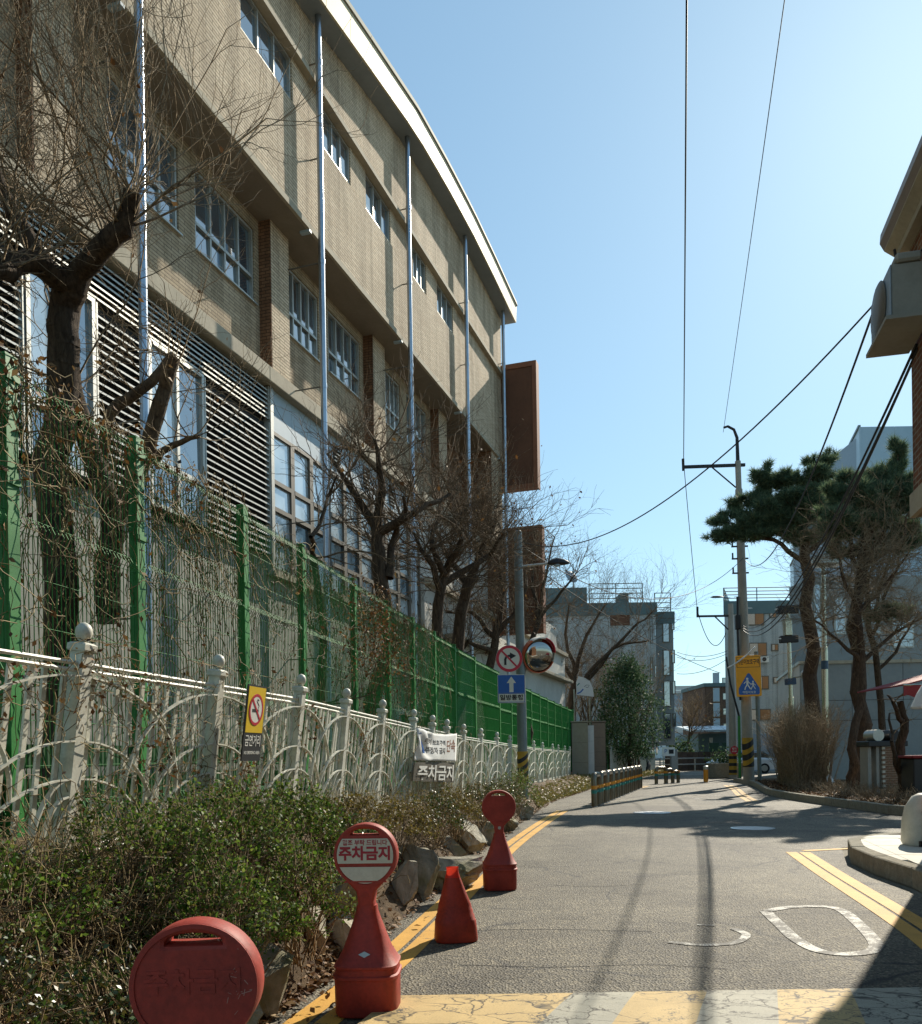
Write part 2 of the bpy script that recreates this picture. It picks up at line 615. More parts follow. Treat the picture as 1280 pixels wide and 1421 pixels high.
def dup(root, label=None):
    """copy of a thing with copies of its parts and sub-parts (mesh data shared)"""
    r = root.copy()
    COL.objects.link(r)
    if label:
        r['label'] = label
    for ch in list(root.children):
        c = ch.copy()
        COL.objects.link(c)
        c.parent = r
        for g in list(ch.children):
            d = g.copy()
            COL.objects.link(d)
            d.parent = c
    return r


def copy_part(src, parent, loc=None):
    c = src.copy()
    COL.objects.link(c)
    c.parent = parent
    if loc is not None:
        c.location = loc
    return c


def curve_mesh(curve):
    o = bpy.data.objects.new('tmp', curve)
    COL.objects.link(o)
    dg = bpy.context.evaluated_depsgraph_get()
    dg.update()
    me = bpy.data.meshes.new_from_object(o.evaluated_get(dg))
    bpy.data.objects.remove(o)
    bpy.data.curves.remove(curve)
    me.materials.clear()
    return me


UPR = Matrix.Rotation(R(90), 4, 'X')      # flat xy artwork -> upright, facing -y


def text(body, size, name, mat, parent, x=0, y=0, z=0, ext=.001, squeeze=1.0, bold=0.0, m=None):
    cu = bpy.data.curves.new('t', 'FONT')
    cu.body = body
    cu.size = size
    cu.align_x = 'CENTER'
    cu.align_y = 'CENTER'
    cu.extrude = ext
    cu.offset = bold
    cu.resolution_u = 3
    me = curve_mesh(cu)
    me.transform(Matrix.Translation((x, y, z)) @ UPR @ Matrix.Diagonal((squeeze, 1, 1, 1)) if m is None else m)
    return obj(name, me, mat, parent)


def plate(loops, thick, name, mat, parent, y=0.0, bevel=0.0, smooth=False, m=None):
    """upright flat plate in the xz plane from closed outlines (inner loops are holes), front face at y"""
    cu = bpy.data.curves.new('p', 'CURVE')
    cu.dimensions = '2D'
    cu.fill_mode = 'BOTH'
    cu.extrude = max(thick / 2 - bevel, .0001)
    cu.bevel_depth = bevel
    cu.bevel_resolution = 1
    if bevel:
        cu.offset = -bevel
    for lp in loops:
        sp = cu.splines.new('POLY')
        sp.points.add(len(lp) - 1)
        for i, p in enumerate(lp):
            sp.points[i].co = (p[0], p[1], 0, 1)
        sp.use_cyclic_u = True
    me = curve_mesh(cu)
    me.transform(Matrix.Translation((0, y + thick / 2, 0)) @ UPR if m is None else m)
    return obj(name, me, mat, parent, smooth)


def circ(cx, cz, r, n=40, a0=0, a1=360, rx=None):
    rx = rx or r
    full = abs(a1 - a0) >= 360
    return [(cx + rx * math.cos(R(a0 + (a1 - a0) * i / (n if full else n - 1))), cz + r * math.sin(R(a0 + (a1 - a0) * i / (n if full else n - 1)))) for i in range(n)]


def rect(x0, x1, z0, z1, r=0.0):
    if not r:
        return [(x0, z0), (x1, z0), (x1, z1), (x0, z1)]
    o = []
    for cx, cz, a in ((x1 - r, z0 + r, -90), (x1 - r, z1 - r, 0), (x0 + r, z1 - r, 90), (x0 + r, z0 + r, 180)):
        o += circ(cx, cz, r, 5, a, a + 90)
    return o


def stroke(pts, w):
    """outline of a polyline of width w"""
    L, Rr = [], []
    n = len(pts)
    for i in range(n):
        a = Vector(pts[max(i - 1, 0)][:2])
        b = Vector(pts[min(i + 1, n - 1)][:2])
        t = (b - a).normalized()
        q = Vector((-t.y, t.x)) * w / 2
        L.append((pts[i][0] + q.x, pts[i][1] + q.y))
        Rr.append((pts[i][0] - q.x, pts[i][1] - q.y))
    return L + Rr[::-1]


# ---- scatter helpers (numpy)
def unit(a):
    return a / np.maximum(np.linalg.norm(a, axis=1, keepdims=True), 1e-9)


def leaf_cards(P, size, aspect=.55, nrm=None, spread=1.0, name='leaves'):
    """one small rhombic, slightly folded leaf at each point"""
    n = len(P)
    d = unit(rng.normal(size=(n, 3)))
    if nrm is not None:
        d = unit(nrm + d * spread)
    a = unit(np.cross(d, unit(rng.normal(size=(n, 3)))))
    b = np.cross(d, a)
    s = (size * rng.uniform(.45, 1.45, n))[:, None]
    V = np.empty((n, 4, 3))
    V[:, 0] = P - a * s * .5
    V[:, 1] = P + b * s * aspect * .5 + d * s * .08
    V[:, 2] = P + a * s * .5
    V[:, 3] = P - b * s * aspect * .5 + d * s * .08
    F = np.arange(n * 4).reshape(n, 4)
    return fast(V.reshape(-1, 3), F, name)


def seg_tubes(segs, n=4, name='branches', ext=.25):
    """independent tapered tubes: rows of x0 y0 z0 x1 y1 z1 r0 r1"""
    S = np.asarray(segs, float)
    p0, p1, r0, r1 = S[:, 0:3], S[:, 3:6], S[:, 6], S[:, 7]
    t = unit(p1 - p0)
    p1 = p1 + t * (r1 * ext)[:, None]
    p0 = p0 - t * (r0 * ext)[:, None]
    ref = np.where(np.abs(t[:, 2:3]) < .9, np.array([[0, 0, 1.]]), np.array([[1., 0, 0]]))
    x = unit(np.cross(ref, t))
    y = np.cross(t, x)
    N = len(S)
    V = np.empty((N, 2 * n, 3))
    for j in range(n):
        a = 2 * math.pi * j / n
        q = x * math.cos(a) + y * math.sin(a)
        V[:, j] = p0 + q * r0[:, None]
        V[:, n + j] = p1 + q * r1[:, None]
    F = []
    base = (np.arange(N) * 2 * n)[:, None]
    for j in range(n):
        F.append(base + np.array([[j, (j + 1) % n, n + (j + 1) % n, n + j]]))
    F = np.concatenate(F, 0)
    me = fast(V.reshape(-1, 3), F, name)
    me.polygons.foreach_set('use_smooth', [True] * len(me.polygons))
    return me


class Tree:
    def __init__(s, seed=1):
        s.thick, s.thin, s.tips = [], [], []
        s.r = random.Random(seed)

    def limb(s, pts, r0, r1):
        """explicit limb through given points"""
        pts = [Vector(p) for p in pts]
        # refine with a little wander
        out = [pts[0]]
        for a, b in zip(pts[:-1], pts[1:]):
            for k in (1, 2, 3):
                q = a.lerp(b, k / 3)
                if k < 3:
                    q = q + Vector((s.r.gauss(0, 1), s.r.gauss(0, 1), s.r.gauss(0, 1))) * (b - a).length * .035
                out.append(q)
        n = len(out) - 1
        for i in range(n):
            ra = r0 + (r1 - r0) * i / n
            rb = r0 + (r1 - r0) * (i + 1) / n
            s.thick.append((*out[i], *out[i + 1], ra, rb))
        return out

    def grow(s, p, d, ln, r, depth, nchild=4, wander=.18, up=.06, ratio=.62, ang=.75, minr=.0035, tipseg=4):
        d = Vector(d).normalized()
        p = Vector(p)
        nseg = max(3, tipseg)
        st = ln / nseg
        pts = [p]
        r1 = max(r * .55, minr * .6)
        kids = []
        for i in range(nseg):
            d = (d + Vector((s.r.gauss(0, wander), s.r.gauss(0, wander), s.r.gauss(0, wander) + up))).normalized()
            q = p + d * st
            ra = r + (r1 - r) * i / nseg
            rb = r + (r1 - r) * (i + 1) / nseg
            (s.thick if ra > .02 else s.thin).append((*p, *q, ra, rb))
            p = q
            kids.append((p.copy(), d.copy(), rb))
        s.tips.append(p)
        if depth <= 0:
            return
        for c in range(nchild):
            k = kids[min(nseg - 1, int((c + .5) / nchild * nseg + s.r.uniform(0, .9)))]
            ax = Vector((s.r.gauss(0, 1), s.r.gauss(0, 1), s.r.gauss(0, 1)))
            ax = (ax - k[1] * ax.dot(k[1])).normalized()
            nd = (k[1] * math.cos(ang) + ax * math.sin(ang) * s.r.uniform(.6, 1.2)).normalized()
            s.grow(k[0], nd, ln * ratio * s.r.uniform(.7, 1.15), max(k[2] * .7, minr), depth - 1, nchild, wander, up, ratio, ang, minr, tipseg)

    def build(s, root, bark, twig, leaves=0, leafmat=None, leafsize=.06):
        if s.thick:
            obj('trunk', seg_tubes(s.thick, 8, 'trunk', .35), bark, root)
        if s.thin:
            cr = obj('crown', seg_tubes(s.thin, 3, 'crown'), twig, root)
            if leaves:
                tp = np.array([tuple(t) for t in s.tips])
                P = tp[rng.integers(0, len(tp), leaves)] + rng.normal(size=(leaves, 3)) * .05
                obj('dry_leaves', leaf_cards(P, leafsize, .6), leafmat or M['dead_leaf'], cr)


ORD = ['first', 'second', 'third', 'fourth', 'fifth', 'sixth', 'seventh', 'eighth', 'ninth', 'tenth', 'eleventh', 'twelfth']
#PART2
# ================================================================== GROUND AND ROADS


def sheet(pts, z, name, mat, parent=None):
    me = bpy.data.meshes.new(name)
    me.from_pydata([(p[0], p[1], z if len(p) < 3 else p[2]) for p in pts], [], [tuple(range(len(pts)))])
    if me.polygons[0].normal.z < 0:
        me.flip_normals()
    return obj(name, me, mat, parent)


def lerp_tab(tab, y):
    if y <= tab[0][0]:
        return tab[0][1]
    for (a, va), (b, vb) in zip(tab[:-1], tab[1:]):
        if y <= b:
            return va + (vb - va) * (y - a) / (b - a)
    return tab[-1][1]


struct(sheet([(-900, -60), (900, -60), (900, 1400), (-900, 1400)], -.012, 'ground', M['ground']))

ROAD_L = [(-3, -2.6), (2, -1.62), (3.5, -1.38), (4.64, -1.15), (6.05, -.82), (7.4, -.58), (9.8, -.2), (13.4, .36), (17, 1.0), (21.7, 1.9), (25, 2.45), (31.4, 4.3), (38, 6.2), (44, 8.1), (52, 10.8)]
road = struct(sheet([(x, y) for y, x in ROAD_L] + [(26, 57), (26, 52), (17.5, 47), (12.3, 37.5), (12.05, 35.5), (9.98, 27.8), (9.52, 23), (9.46, 20), (9.3, 17.2), (30, 15.2), (30, 12.6), (7.0, 12.75), (5.6, 12.6), (5.2, 11.6), (4.85, 10.6), (4.68, 9.45), (4.55, 8.6), (3.9, 5), (2.2, -3)], -.006, 'road', M['asphalt']))
struct(sheet([(-60, 51.8), (90, 53), (90, 64), (-60, 64)], -.001, 'cross_street', M['asphalt_far']))


def ribbon(line, w, z, name, mat, parent=None, taper=False):
    L, Rr = [], []
    n = len(line)
    for i in range(n):
        a = Vector(line[max(i - 1, 0)])
        b = Vector(line[min(i + 1, n - 1)])
        t = (b - a).normalized()
        q = Vector((-t.y, t.x)) * (w / 2)
        p = Vector(line[i])
        L.append(p + q)
        Rr.append(p - q)
    v = [(p.x, p.y, z) for p in L] + [(p.x, p.y, z) for p in Rr]
    me = bpy.data.meshes.new(name)
    me.from_pydata(v, [], [(i + n, i + 1 + n, i + 1, i) for i in range(n - 1)])
    return obj(name, me, mat, parent)


def smooth_line(pts, k=6):
    out = []
    P = [Vector(p) for p in pts]
    P = [P[0] * 2 - P[1]] + P + [P[-1] * 2 - P[-2]]
    for i in range(1, len(P) - 2):
        for j in range(k):
            t = j / k
            a, b, c, d = P[i - 1], P[i], P[i + 1], P[i + 2]
            out.append(.5 * ((2 * b) + (-a + c) * t + (2 * a - 5 * b + 4 * c - d) * t * t + (-a + 3 * b - 3 * c + d) * t ** 3))
    out.append(P[-2])
    return out


def offset(line, o):
    res = []
    n = len(line)
    for i in range(n):
        a = Vector(line[max(i - 1, 0)])
        b = Vector(line[min(i + 1, n - 1)])
        t = (b - a).normalized()
        res.append(Vector(line[i]) + Vector((-t.y, t.x)) * o)
    return res


def double_line(pts, w, gap, mat, name='yellow_line'):
    ln = smooth_line(pts)
    root = None
    for sgn in (1, -1):
        r = ribbon(offset(ln, sgn * (w + gap) / 2), w, -.001, name, mat)
        struct(r)


LEFT_LINE = [(-.9, 4.4), (-.53, 6.05), (-.285, 7.42), (.13, 9.84), (.75, 13.4), (1.63, 17.6), (2.56, 21.66)]
double_line(LEFT_LINE, .135, .035, M['yellow'])
double_line([(4.76, 12.1), (4.28, 9.9), (3.66, 6.9), (3.2, 5.2)], .15, .03, M['yellow'])
struct(ribbon([(4.9, 12.25), (5.9, 12.5), (7.2, 12.52)], .13, -.0005, 'yellow_line', M['yellow']))
double_line([(4.02, 25.0), (5.6, 30.2), (7.9, 36.6)], .16, .05, M['yellow_far'])
double_line([(8.33, 24.4), (9.2, 28), (10.4, 32.4), (11.3, 36.2)], .16, .05, M['yellow_far'])

# the worn 3 and 0 of a speed figure, and the far worn blocks of road lettering
zc = [gr(1062, 1264), gr(1105, 1258), gr(1160, 1260), gr(1190, 1280), gr(1217, 1312), gr(1190, 1323), gr(1140, 1320), gr(1105, 1303), gr(1085, 1285)]
zl = smooth_line([p.to_2d() for p in zc] + [zc[0].to_2d()], 5)
struct(ribbon(zl, .105, -.001, 'road_figure_zero', M['white_road']))
t3 = smooth_line([gr(928, 1307).to_2d(), gr(975, 1311).to_2d(), gr(1020, 1308).to_2d(), gr(1036, 1297).to_2d(), gr(1018, 1288).to_2d()], 5)
struct(ribbon(t3, .07, -.001, 'road_figure_three', M['white_road']))
struct(ribbon([gr(968, 1283).to_2d(), gr(992, 1284).to_2d()], .06, -.001, 'road_figure_dash', M['white_road']))
for a, b, y in ((918, 938, 1104), (942, 962, 1107), (958, 970, 1101), (964, 984, 1108), (985, 1002, 1104), (920, 948, 1110), (966, 1004, 1111), (905, 930, 1108)):
    struct(ribbon([gr(a, y).to_2d(), gr(b, y).to_2d()], .16, -.001, 'road_lettering', M['white_road']))
# joints and a few oil spots of its own shape
for pts in ([(575, 1288), (650, 1290), (760, 1289), (905, 1292)], [(640, 1338), (760, 1341), (900, 1338), (1010, 1344)], [(770, 1228), (830, 1230), (900, 1226)]):
    ln = smooth_line([gr(x, y).to_2d() for x, y in pts], 8)
    struct(ribbon([p + Vector((0, random.uniform(-.006, .006))) for p in ln], .012, -.0045, 'road_joint', M['tar_dark']))
for px, py, rr in ((788, 1273, .10), (700, 1350, .12), (880, 1240, .13), (960, 1210, .16), (740, 1200, .15), (1010, 1330, .1), (840, 1360, .09)):
    c0 = gr(px, py)
    pl = [(c0.x + rr * (1 + random.uniform(-.35, .35)) * math.cos(2 * math.pi * j / 14) * 1.5, c0.y + rr * (1 + random.uniform(-.35, .35)) * math.sin(2 * math.pi * j / 14)) for j in range(14)]
    struct(sheet(pl, -.0052, 'oil_stain', M['tar']))

# painted speed hump across the bottom of the frame
hump = bpy.data.objects.new('speed_hump', None)
COL.objects.link(hump)
hump['kind'] = 'structure'
HY0, HY1, HH = 5.16, 1.5, .085
edges_top = [(-.42, 0), (gr(795, 1375).x, 0), (gr(883, 1377).x, 0), (gr(986, 1379).x, 0), (gr(1089, 1381).x, 0), (gr(1201, 1385).x, 0), (3.3, 0), (3.75, 0)]
slant = -.36


def hump_z(y):
    t = (HY0 - y) / (HY0 - HY1)
    return .001 + HH * math.sin(math.pi * min(max(t, 0), 1)) ** .8


for i in range(len(edges_top) - 1):
    v, f = [], []
    N = 14
    for k in range(N + 1):
        y = HY0 + (HY1 - HY0) * k / N
        for x in (edges_top[i][0], edges_top[i + 1][0]):
            sh = slant * (HY0 - y) if not (i == 0 and x == edges_top[0][0]) else -.2 * (HY0 - y)
            v.append((x + sh, y, hump_z(y)))
    for k in range(N):
        f.append((2 * k, 2 * k + 2, 2 * k + 3, 2 * k + 1))
    me = bpy.data.meshes.new('paint_band')
    me.from_pydata(v, [], f)
    obj('paint_band', me, M['bump_yellow'] if i % 2 == 0 else M['bump_grey'], hump, True)

# manhole covers
k = Nodes('manhole metal')
c = k.coord()
ck = k.n('ShaderNodeTexChecker', i_Scale=22.0)
k.l(c, ck.inputs['Vector'])
k.col(k.mix(k.noise(c, 8), (.3, .31, .32), (.5, .51, .52)))
k.set(.38, .85)
k.bump(ck.outputs['Fac'], .5, .006)
M['manhole'] = k.m
for px, py, rr, lab in ((905, 1127.5, .45, 'round iron manhole cover in the lane beside the row of hoop guards'), (1045, 1149, .4, 'round iron manhole cover in the tree shadow at the side street mouth')):
    p = gr(px, py)
    t = thing('manhole_cover', lab, 'manhole cover', (p.x, p.y, -.006))
    MB().lathe([(rr, 0), (rr, .006), (rr * .9, .009), (rr * .9, .003)], 28).build('rim', M['steel'], t)
    MB().lathe([(rr * .885, 0), (rr * .885, .006), (rr * .3, .0085)], 28).build('cover_plate', M['manhole'], t)

# ---- near right pavement: kerb stones and slabs
pave = bpy.data.objects.new('pavement', None)
COL.objects.link(pave)
pave['kind'] = 'structure'
KP = smooth_line([(3.55, 4.0), (4.05, 6.3), (4.62, 8.58), (4.7, 9.46), (4.9, 10.68), (5.21, 11.56), (5.75, 12.3), (6.9, 12.72), (9.4, 12.95), (12.5, 12.9)], 8)
KH = .21


def resample(line, step):
    out = [Vector(line[0])]
    acc = 0
    for a, b in zip(line[:-1], line[1:]):
        a, b = Vector(a), Vector(b)
        l = (b - a).length
        s = step - acc
        while s <= l:
            out.append(a.lerp(b, s / l))
            s += step
        acc = (acc + l) % step
    return out


def kerb_run(line, parent, h, w, z0, step, side=1):
    pts = resample(line, step)
    inner = offset(pts, -w * side)
    for i in range(len(pts) - 1):
        a, b, c, d = pts[i], pts[i + 1], inner[i + 1], inner[i]
        g = .006
        t = (b - a).normalized() * g
        hz = h + random.uniform(-.004, .004)
        mb = MB().poly([a + t, b - t, c - t, d + t], z0, hz)
        mb.build('kerb_stone', M['kerb'], parent, bevel=.012)


kerb_run(KP, pave, KH, .17, -.01, 1.0)
inner = offset(resample(KP, .25), -.172)
struct(sheet([(p.x, p.y) for p in inner] + [(12.5, 4)], KH - .03, 'pavement_bed', M['soil']))
dv = Vector((.24, 1.0)).normalized()
du = Vector((dv.y, -dv.x))


def clip_half(poly, a, b):
    """keep the part of poly to the right of the line a->b"""
    ab = b - a
    sd = [ab.y * (p.x - a.x) - ab.x * (p.y - a.y) for p in poly]
    out = []
    for i, p in enumerate(poly):
        q, s0, s1 = poly[(i + 1) % len(poly)], sd[i], sd[(i + 1) % len(poly)]
        if s0 >= 0:
            out.append(p)
        if (s0 >= 0) != (s1 >= 0):
            out.append(p.lerp(q, s0 / (s0 - s1)))
    return out


for i in range(-1, 14):
    for j in range(-2, 13):
        o0 = Vector((4.6, 8.0)) + du * i * .5 + dv * (j * .5 - 2.0)
        cs = [o0 + du * a + dv * b for a, b in ((.005, .005), (.495, .005), (.495, .495), (.005, .495))]
        ctr = o0 + (du + dv) * .25
        near = sorted(zip(inner[:-1], inner[1:]), key=lambda ab: ((ab[0] + ab[1]) / 2 - ctr).length)[:5]
        for a, b in near:
            if len(cs) > 2:
                cs = clip_half(cs, a, b)
        if len(cs) > 2:
            ar = sum(cs[q].x * cs[(q + 1) % len(cs)].y - cs[(q + 1) % len(cs)].x * cs[q].y for q in range(len(cs))) / 2
            if abs(ar) > .004:
                if ar < 0:
                    cs = cs[::-1]
                MB().poly(cs, KH - .03, KH + random.uniform(-.003, .002)).build('paving_slab', M['paver'], pave)

# ---- far right planting bed with its kerb
bed = bpy.data.objects.new('planting_bed', None)
COL.objects.link(bed)
bed['kind'] = 'structure'
KB = smooth_line([(12.6, 39.5), (12.05, 35.5), (10.9, 31.2), (9.98, 27.8), (9.6, 25), (9.5, 23), (9.46, 20), (9.5, 18.2), (10.3, 17.2), (12.5, 16.7), (18, 16.3)], 8)
kerb_run(KB, bed, .2, .16, -.01, 1.0, -1)
bi = offset(resample(KB, .5), .16)
struct(sheet([(p.x, p.y) for p in bi] + [(30, 17), (30, 40)], .15, 'bed_soil', M['soil']))

# ---- left bank: from the road edge up to the school yard
HB = [(0, .85), (8, .85), (10.7, .78), (13.3, .70), (15.8, .64), (19.6, .56), (27, .46), (35, .42), (60, .35)]


def fence_x(y):
    return -3.108 + .2 * y + .0004 * max(y - 15, 0) ** 2


def green_x(y):
    return -4.1 + .2 * y + .0012 * max(y - 12, 0) ** 2


def road_x(y):
    return lerp_tab(ROAD_L, y)


rows, F = [], []
ys = [-3 + .35 * i for i in range(140)]
NC = 15
for y in ys:
    xr, xf = road_x(y), fence_x(y) - .2
    hb = lerp_tab(HB, y)
    for c in range(NC):
        if c <= 8:
            t = c / 8
            x = xr + (xf - xr) * t
            z = -.02 + (hb + .02) * (1 - (1 - min(t * 1.25, 1)) ** 1.7)
            z += (random.gauss(0, .035) if 0 < c < 8 else 0)
        else:
            t = (c - 8) / 6
            x = xf + (-10 + .2 * y - xf) * t
            z = hb + .45 * min(1, t * 2)
        rows.append((x + (random.gauss(0, .02) if 0 < c < 8 else 0), y, z))
for i in range(len(ys) - 1):
    for c in range(NC - 1):
        a = i * NC + c
        F.append((a, a + NC, a + NC + 1, a + 1))
me = bpy.data.meshes.new('bank')
me.from_pydata(rows, [], F)
me.flip_normals()
struct(obj('bank', me, M['soil'], None, True))


def bank_z(x, y):
    xr, xf = road_x(y), fence_x(y) - .2
    hb = lerp_tab(HB, y)
    t = (x - xr) / (xf - xr)
    if t < 0:
        return 0.0
    return -.02 + (hb + .02) * (1 - (1 - min(t * 1.25, 1)) ** 1.7)


# ================================================================== SCHOOL
SLOPE = .33
FX0 = -8.9
KF = math.sqrt(1 + SLOPE ** 2)
school = thing('school_building', 'long tan brick school with louvred ground floor behind the green mesh fence', 'school building', (FX0, 0, 0), math.atan2(1, SLOPE))
# local frame: x along the facade away from the street corner, z up, -y towards the road
U0, U1 = 1.5, 34.0


def sbox(name, mat, x0, x1, y0, y1, z0, z1, bevel=0, parent=None):
    return MB().box(x0, x1, y0, y1, z0, z1).build(name, mat, parent or school, bevel=bevel)


# solid core, so that light does not leak through
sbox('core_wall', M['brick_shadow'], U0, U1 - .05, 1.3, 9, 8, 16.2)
sbox('core_wall', M['pale_wall'], U0, U1 + 14, .95, 9, .5, 8.2)
# eave profile (u, z of the soffit)
EAVE = [(1.5, 15.0), (8, 15.5), (13, 16.15), (18.5, 16.95), (20.9, 17.4), (24, 17.95), (26.5, 18.12), (29, 18.18), (31.5, 18.1), (34.0, 17.95), (34.5, 17.93)]
EU = [U0 + (34.45 - U0) * i / 44 for i in range(45)]
ez = lambda u: lerp_tab(EAVE, u)
# upper brick wall, following the eave
v, f = [], []
us = [u for u in EU if u < U1] + [U1]
for u in us:
    v += [(u, 0, 15.78), (u, 0, ez(u)), (u, .3, 15.78), (u, .3, ez(u))]
for i in range(len(us) - 1):
    a = 4 * i
    f += [(a, a + 4, a + 5, a + 1), (a + 2, a + 3, a + 7, a + 6), (a, a + 2, a + 6, a + 4)]
n_ = 4 * (len(us) - 1)
f += [(n_, n_ + 2, n_ + 3, n_ + 1)]
mb = MB()
mb.add(v, f)
mb.build('upper_brick_wall', M['brick'], school)
# fascia panels, soffit, cap
OV = .5
pu = [U0 + 1.15 * i for i in range(29)] + [34.45]
pu = [u for u in pu if u < 34.2] + [34.45]
for a, b in zip(pu[:-1], pu[1:]):
    g = .008
    mb = MB()
    za, zb = ez(a), ez(b)
    mb.add([(a + g, -OV, za), (b - g, -OV, zb), (b - g, -OV + .05, zb), (a + g, -OV + .05, za), (a + g, -OV - .03, za + .62), (b - g, -OV - .03, zb + .62), (b - g, -OV + .05, zb + .62), (a + g, -OV + .05, za + .62)],
           [(0, 3, 2, 1), (4, 5, 6, 7), (0, 1, 5, 4), (1, 2, 6, 5), (2, 3, 7, 6), (3, 0, 4, 7)])
    mb.build('fascia_panel', M['fascia'], school)
v, f = [], []
for u in EU:
    v += [(u, -OV + .01, ez(u) + .004), (u, 3, ez(u) + .004), (u, 3, ez(u) + .05), (u, -OV + .01, ez(u) + .05)]
for i in range(len(EU) - 1):
    a = 4 * i
    f += [(a, a + 1, a + 5, a + 4), (a + 3, a + 7, a + 6, a + 2)]
f += [(0, 3, 2, 1), (4 * len(EU) - 4, 4 * len(EU) - 3, 4 * len(EU) - 2, 4 * len(EU) - 1)]
mb = MB()
mb.add(v, f)
mb.build('soffit', M['soffit'], school)
v, f = [], []
for u in EU:
    z = ez(u)
    v += [(u, -OV - .07, z + .625), (u, 9, z + .625), (u, 9, z + .80), (u, -OV - .03, z + .80)]
for i in range(len(EU) - 1):
    a = 4 * i
    f += [(a + j, a + 4 + j, a + 4 + (j + 1) % 4, a + (j + 1) % 4) for j in range(4)]
f += [(0, 1, 2, 3), tuple(4 * len(EU) - 4 + j for j in (3, 2, 1, 0))]
mb = MB()
mb.add(v, f)
mb.build('roof', M['fascia_cap'], school)
sbox('fascia_end', M['fascia'], 34.4, 34.45, -OV + .06, 9, 17.95, 18.55)
# end wall of the upper block
sbox('end_wall', M['brick'], U1 - .02, U1 + .0, .31, 9, 9.0, 17.93)
# brick band, lintel, piers between the top windows
TOPW = [(10.7, 12.5), (13.85, 15.7), (16.33, 18.2), (19.58, 20.92), (21.77, 23.3), (24.9, 25.95), (26.85, 28.35)]
sbox('brick_band', M['brick'], U0, U1, 0, .3, 12.63, 14.72)
sbox('band_drip', M['conc'], U0, U1, -.03, .04, 12.5, 12.628)
sbox('sill_course', M['conc'], U0, U1, .06, .24, 14.722, 14.76)
e = [U0] + [x for ab in TOPW for x in ab] + [U1]
for a, b in zip(e[0::2], e[1::2]):
    sbox('brick_pier', M['brick'], a, b, .02, .3, 14.762, 15.66)
for a, b in TOPW:
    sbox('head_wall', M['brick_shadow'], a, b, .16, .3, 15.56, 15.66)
for i in range(6):
    a = U0 + (U1 - U0) * i / 6
    sbox('lintel_ledge', M['conc'], a, U1 - (U1 - U0) * (5 - i) / 6 - .006, -.14, .3, 15.662, 15.776)


def window(u0, u1, z0, z1, y, nx, rows=None, mframe=None, fw=.05, mglass=None, gl=None):
    """frame with a pane per light; rows = heights at which transoms run"""
    mframe = mframe or M['alu']
    mb = MB()
    mb.box(u0, u0 + fw, y - .05, y + .05, z0, z1).box(u1 - fw, u1, y - .05, y + .05, z0, z1)
    mb.box(u0 + fw, u1 - fw, y - .05, y + .05, z0, z0 + fw).box(u0 + fw, u1 - fw, y - .05, y + .05, z1 - fw, z1)
    zs = [z0 + fw] + (rows or []) + [z1 - fw]
    for z in rows or []:
        mb.box(u0 + fw, u1 - fw, y - .055, y + .05, z - fw * .6, z + fw * .6)
    xs = [u0 + fw + (u1 - u0 - 2 * fw) * i / nx for i in range(nx + 1)]
    for x in xs[1:-1]:
        mb.box(x - fw * .5, x + fw * .5, y - .045, y + .045, z0 + fw, z1 - fw)
    wd = mb.build('window', mframe, school)
    for r in range(len(zs) - 1):
        for i in range(nx):
            g = (gl[r][i % len(gl[r])] if gl else (mglass or M['glass']))
            yy = y + random.uniform(-.012, .012)
            tl = random.uniform(-.004, .004)
            p = MB().add([(xs[i], yy + tl, zs[r]), (xs[i + 1], yy - tl, zs[r]), (xs[i + 1], yy - tl + .012, zs[r + 1]), (xs[i], yy + tl + .012, zs[r + 1]),
                          (xs[i], yy + tl + .01, zs[r]), (xs[i + 1], yy - tl + .01, zs[r]), (xs[i + 1], yy - tl + .022, zs[r + 1]), (xs[i], yy + tl + .022, zs[r + 1])],
                         [(0, 1, 2, 3), (4, 7, 6, 5), (0, 4, 5, 1), (1, 5, 6, 2), (2, 6, 7, 3), (3, 7, 4, 0)])
            p.build('pane', g, wd)
    return wd


for a, b in TOPW:
    window(a + .01, b - .01, 14.77, 15.64, .1, 3, fw=.04)
    sbox('room_back', M['dark'], a, b, .31, .33, 14.7, 15.6)
# soffit of the overhang, recessed middle floor
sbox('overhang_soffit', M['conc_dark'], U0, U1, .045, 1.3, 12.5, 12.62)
MIDW = [(10.0, 11.6), (13.78, 15.56), (16.04, 18.03), (19.25, 20.8), (21.3, 23.1), (24.48, 25.82), (26.35, 28.02)]
PM = .85
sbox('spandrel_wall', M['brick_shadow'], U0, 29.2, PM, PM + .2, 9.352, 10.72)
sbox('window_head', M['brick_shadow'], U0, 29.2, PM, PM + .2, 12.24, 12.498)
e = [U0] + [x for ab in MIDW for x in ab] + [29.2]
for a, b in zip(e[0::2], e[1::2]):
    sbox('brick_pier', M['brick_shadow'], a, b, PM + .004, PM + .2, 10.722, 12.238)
for a, b in MIDW:
    window(a + .01, b - .01, 10.73, 12.23, PM + .08, 4, [11.25])
    sbox('room_back', M['dark'], a, b, PM + .21, PM + .24, 10.7, 12.25)
    sbox('window_sill', M['alu'], a - .03, b + .03, PM - .06, PM + .02, 10.69, 10.721)
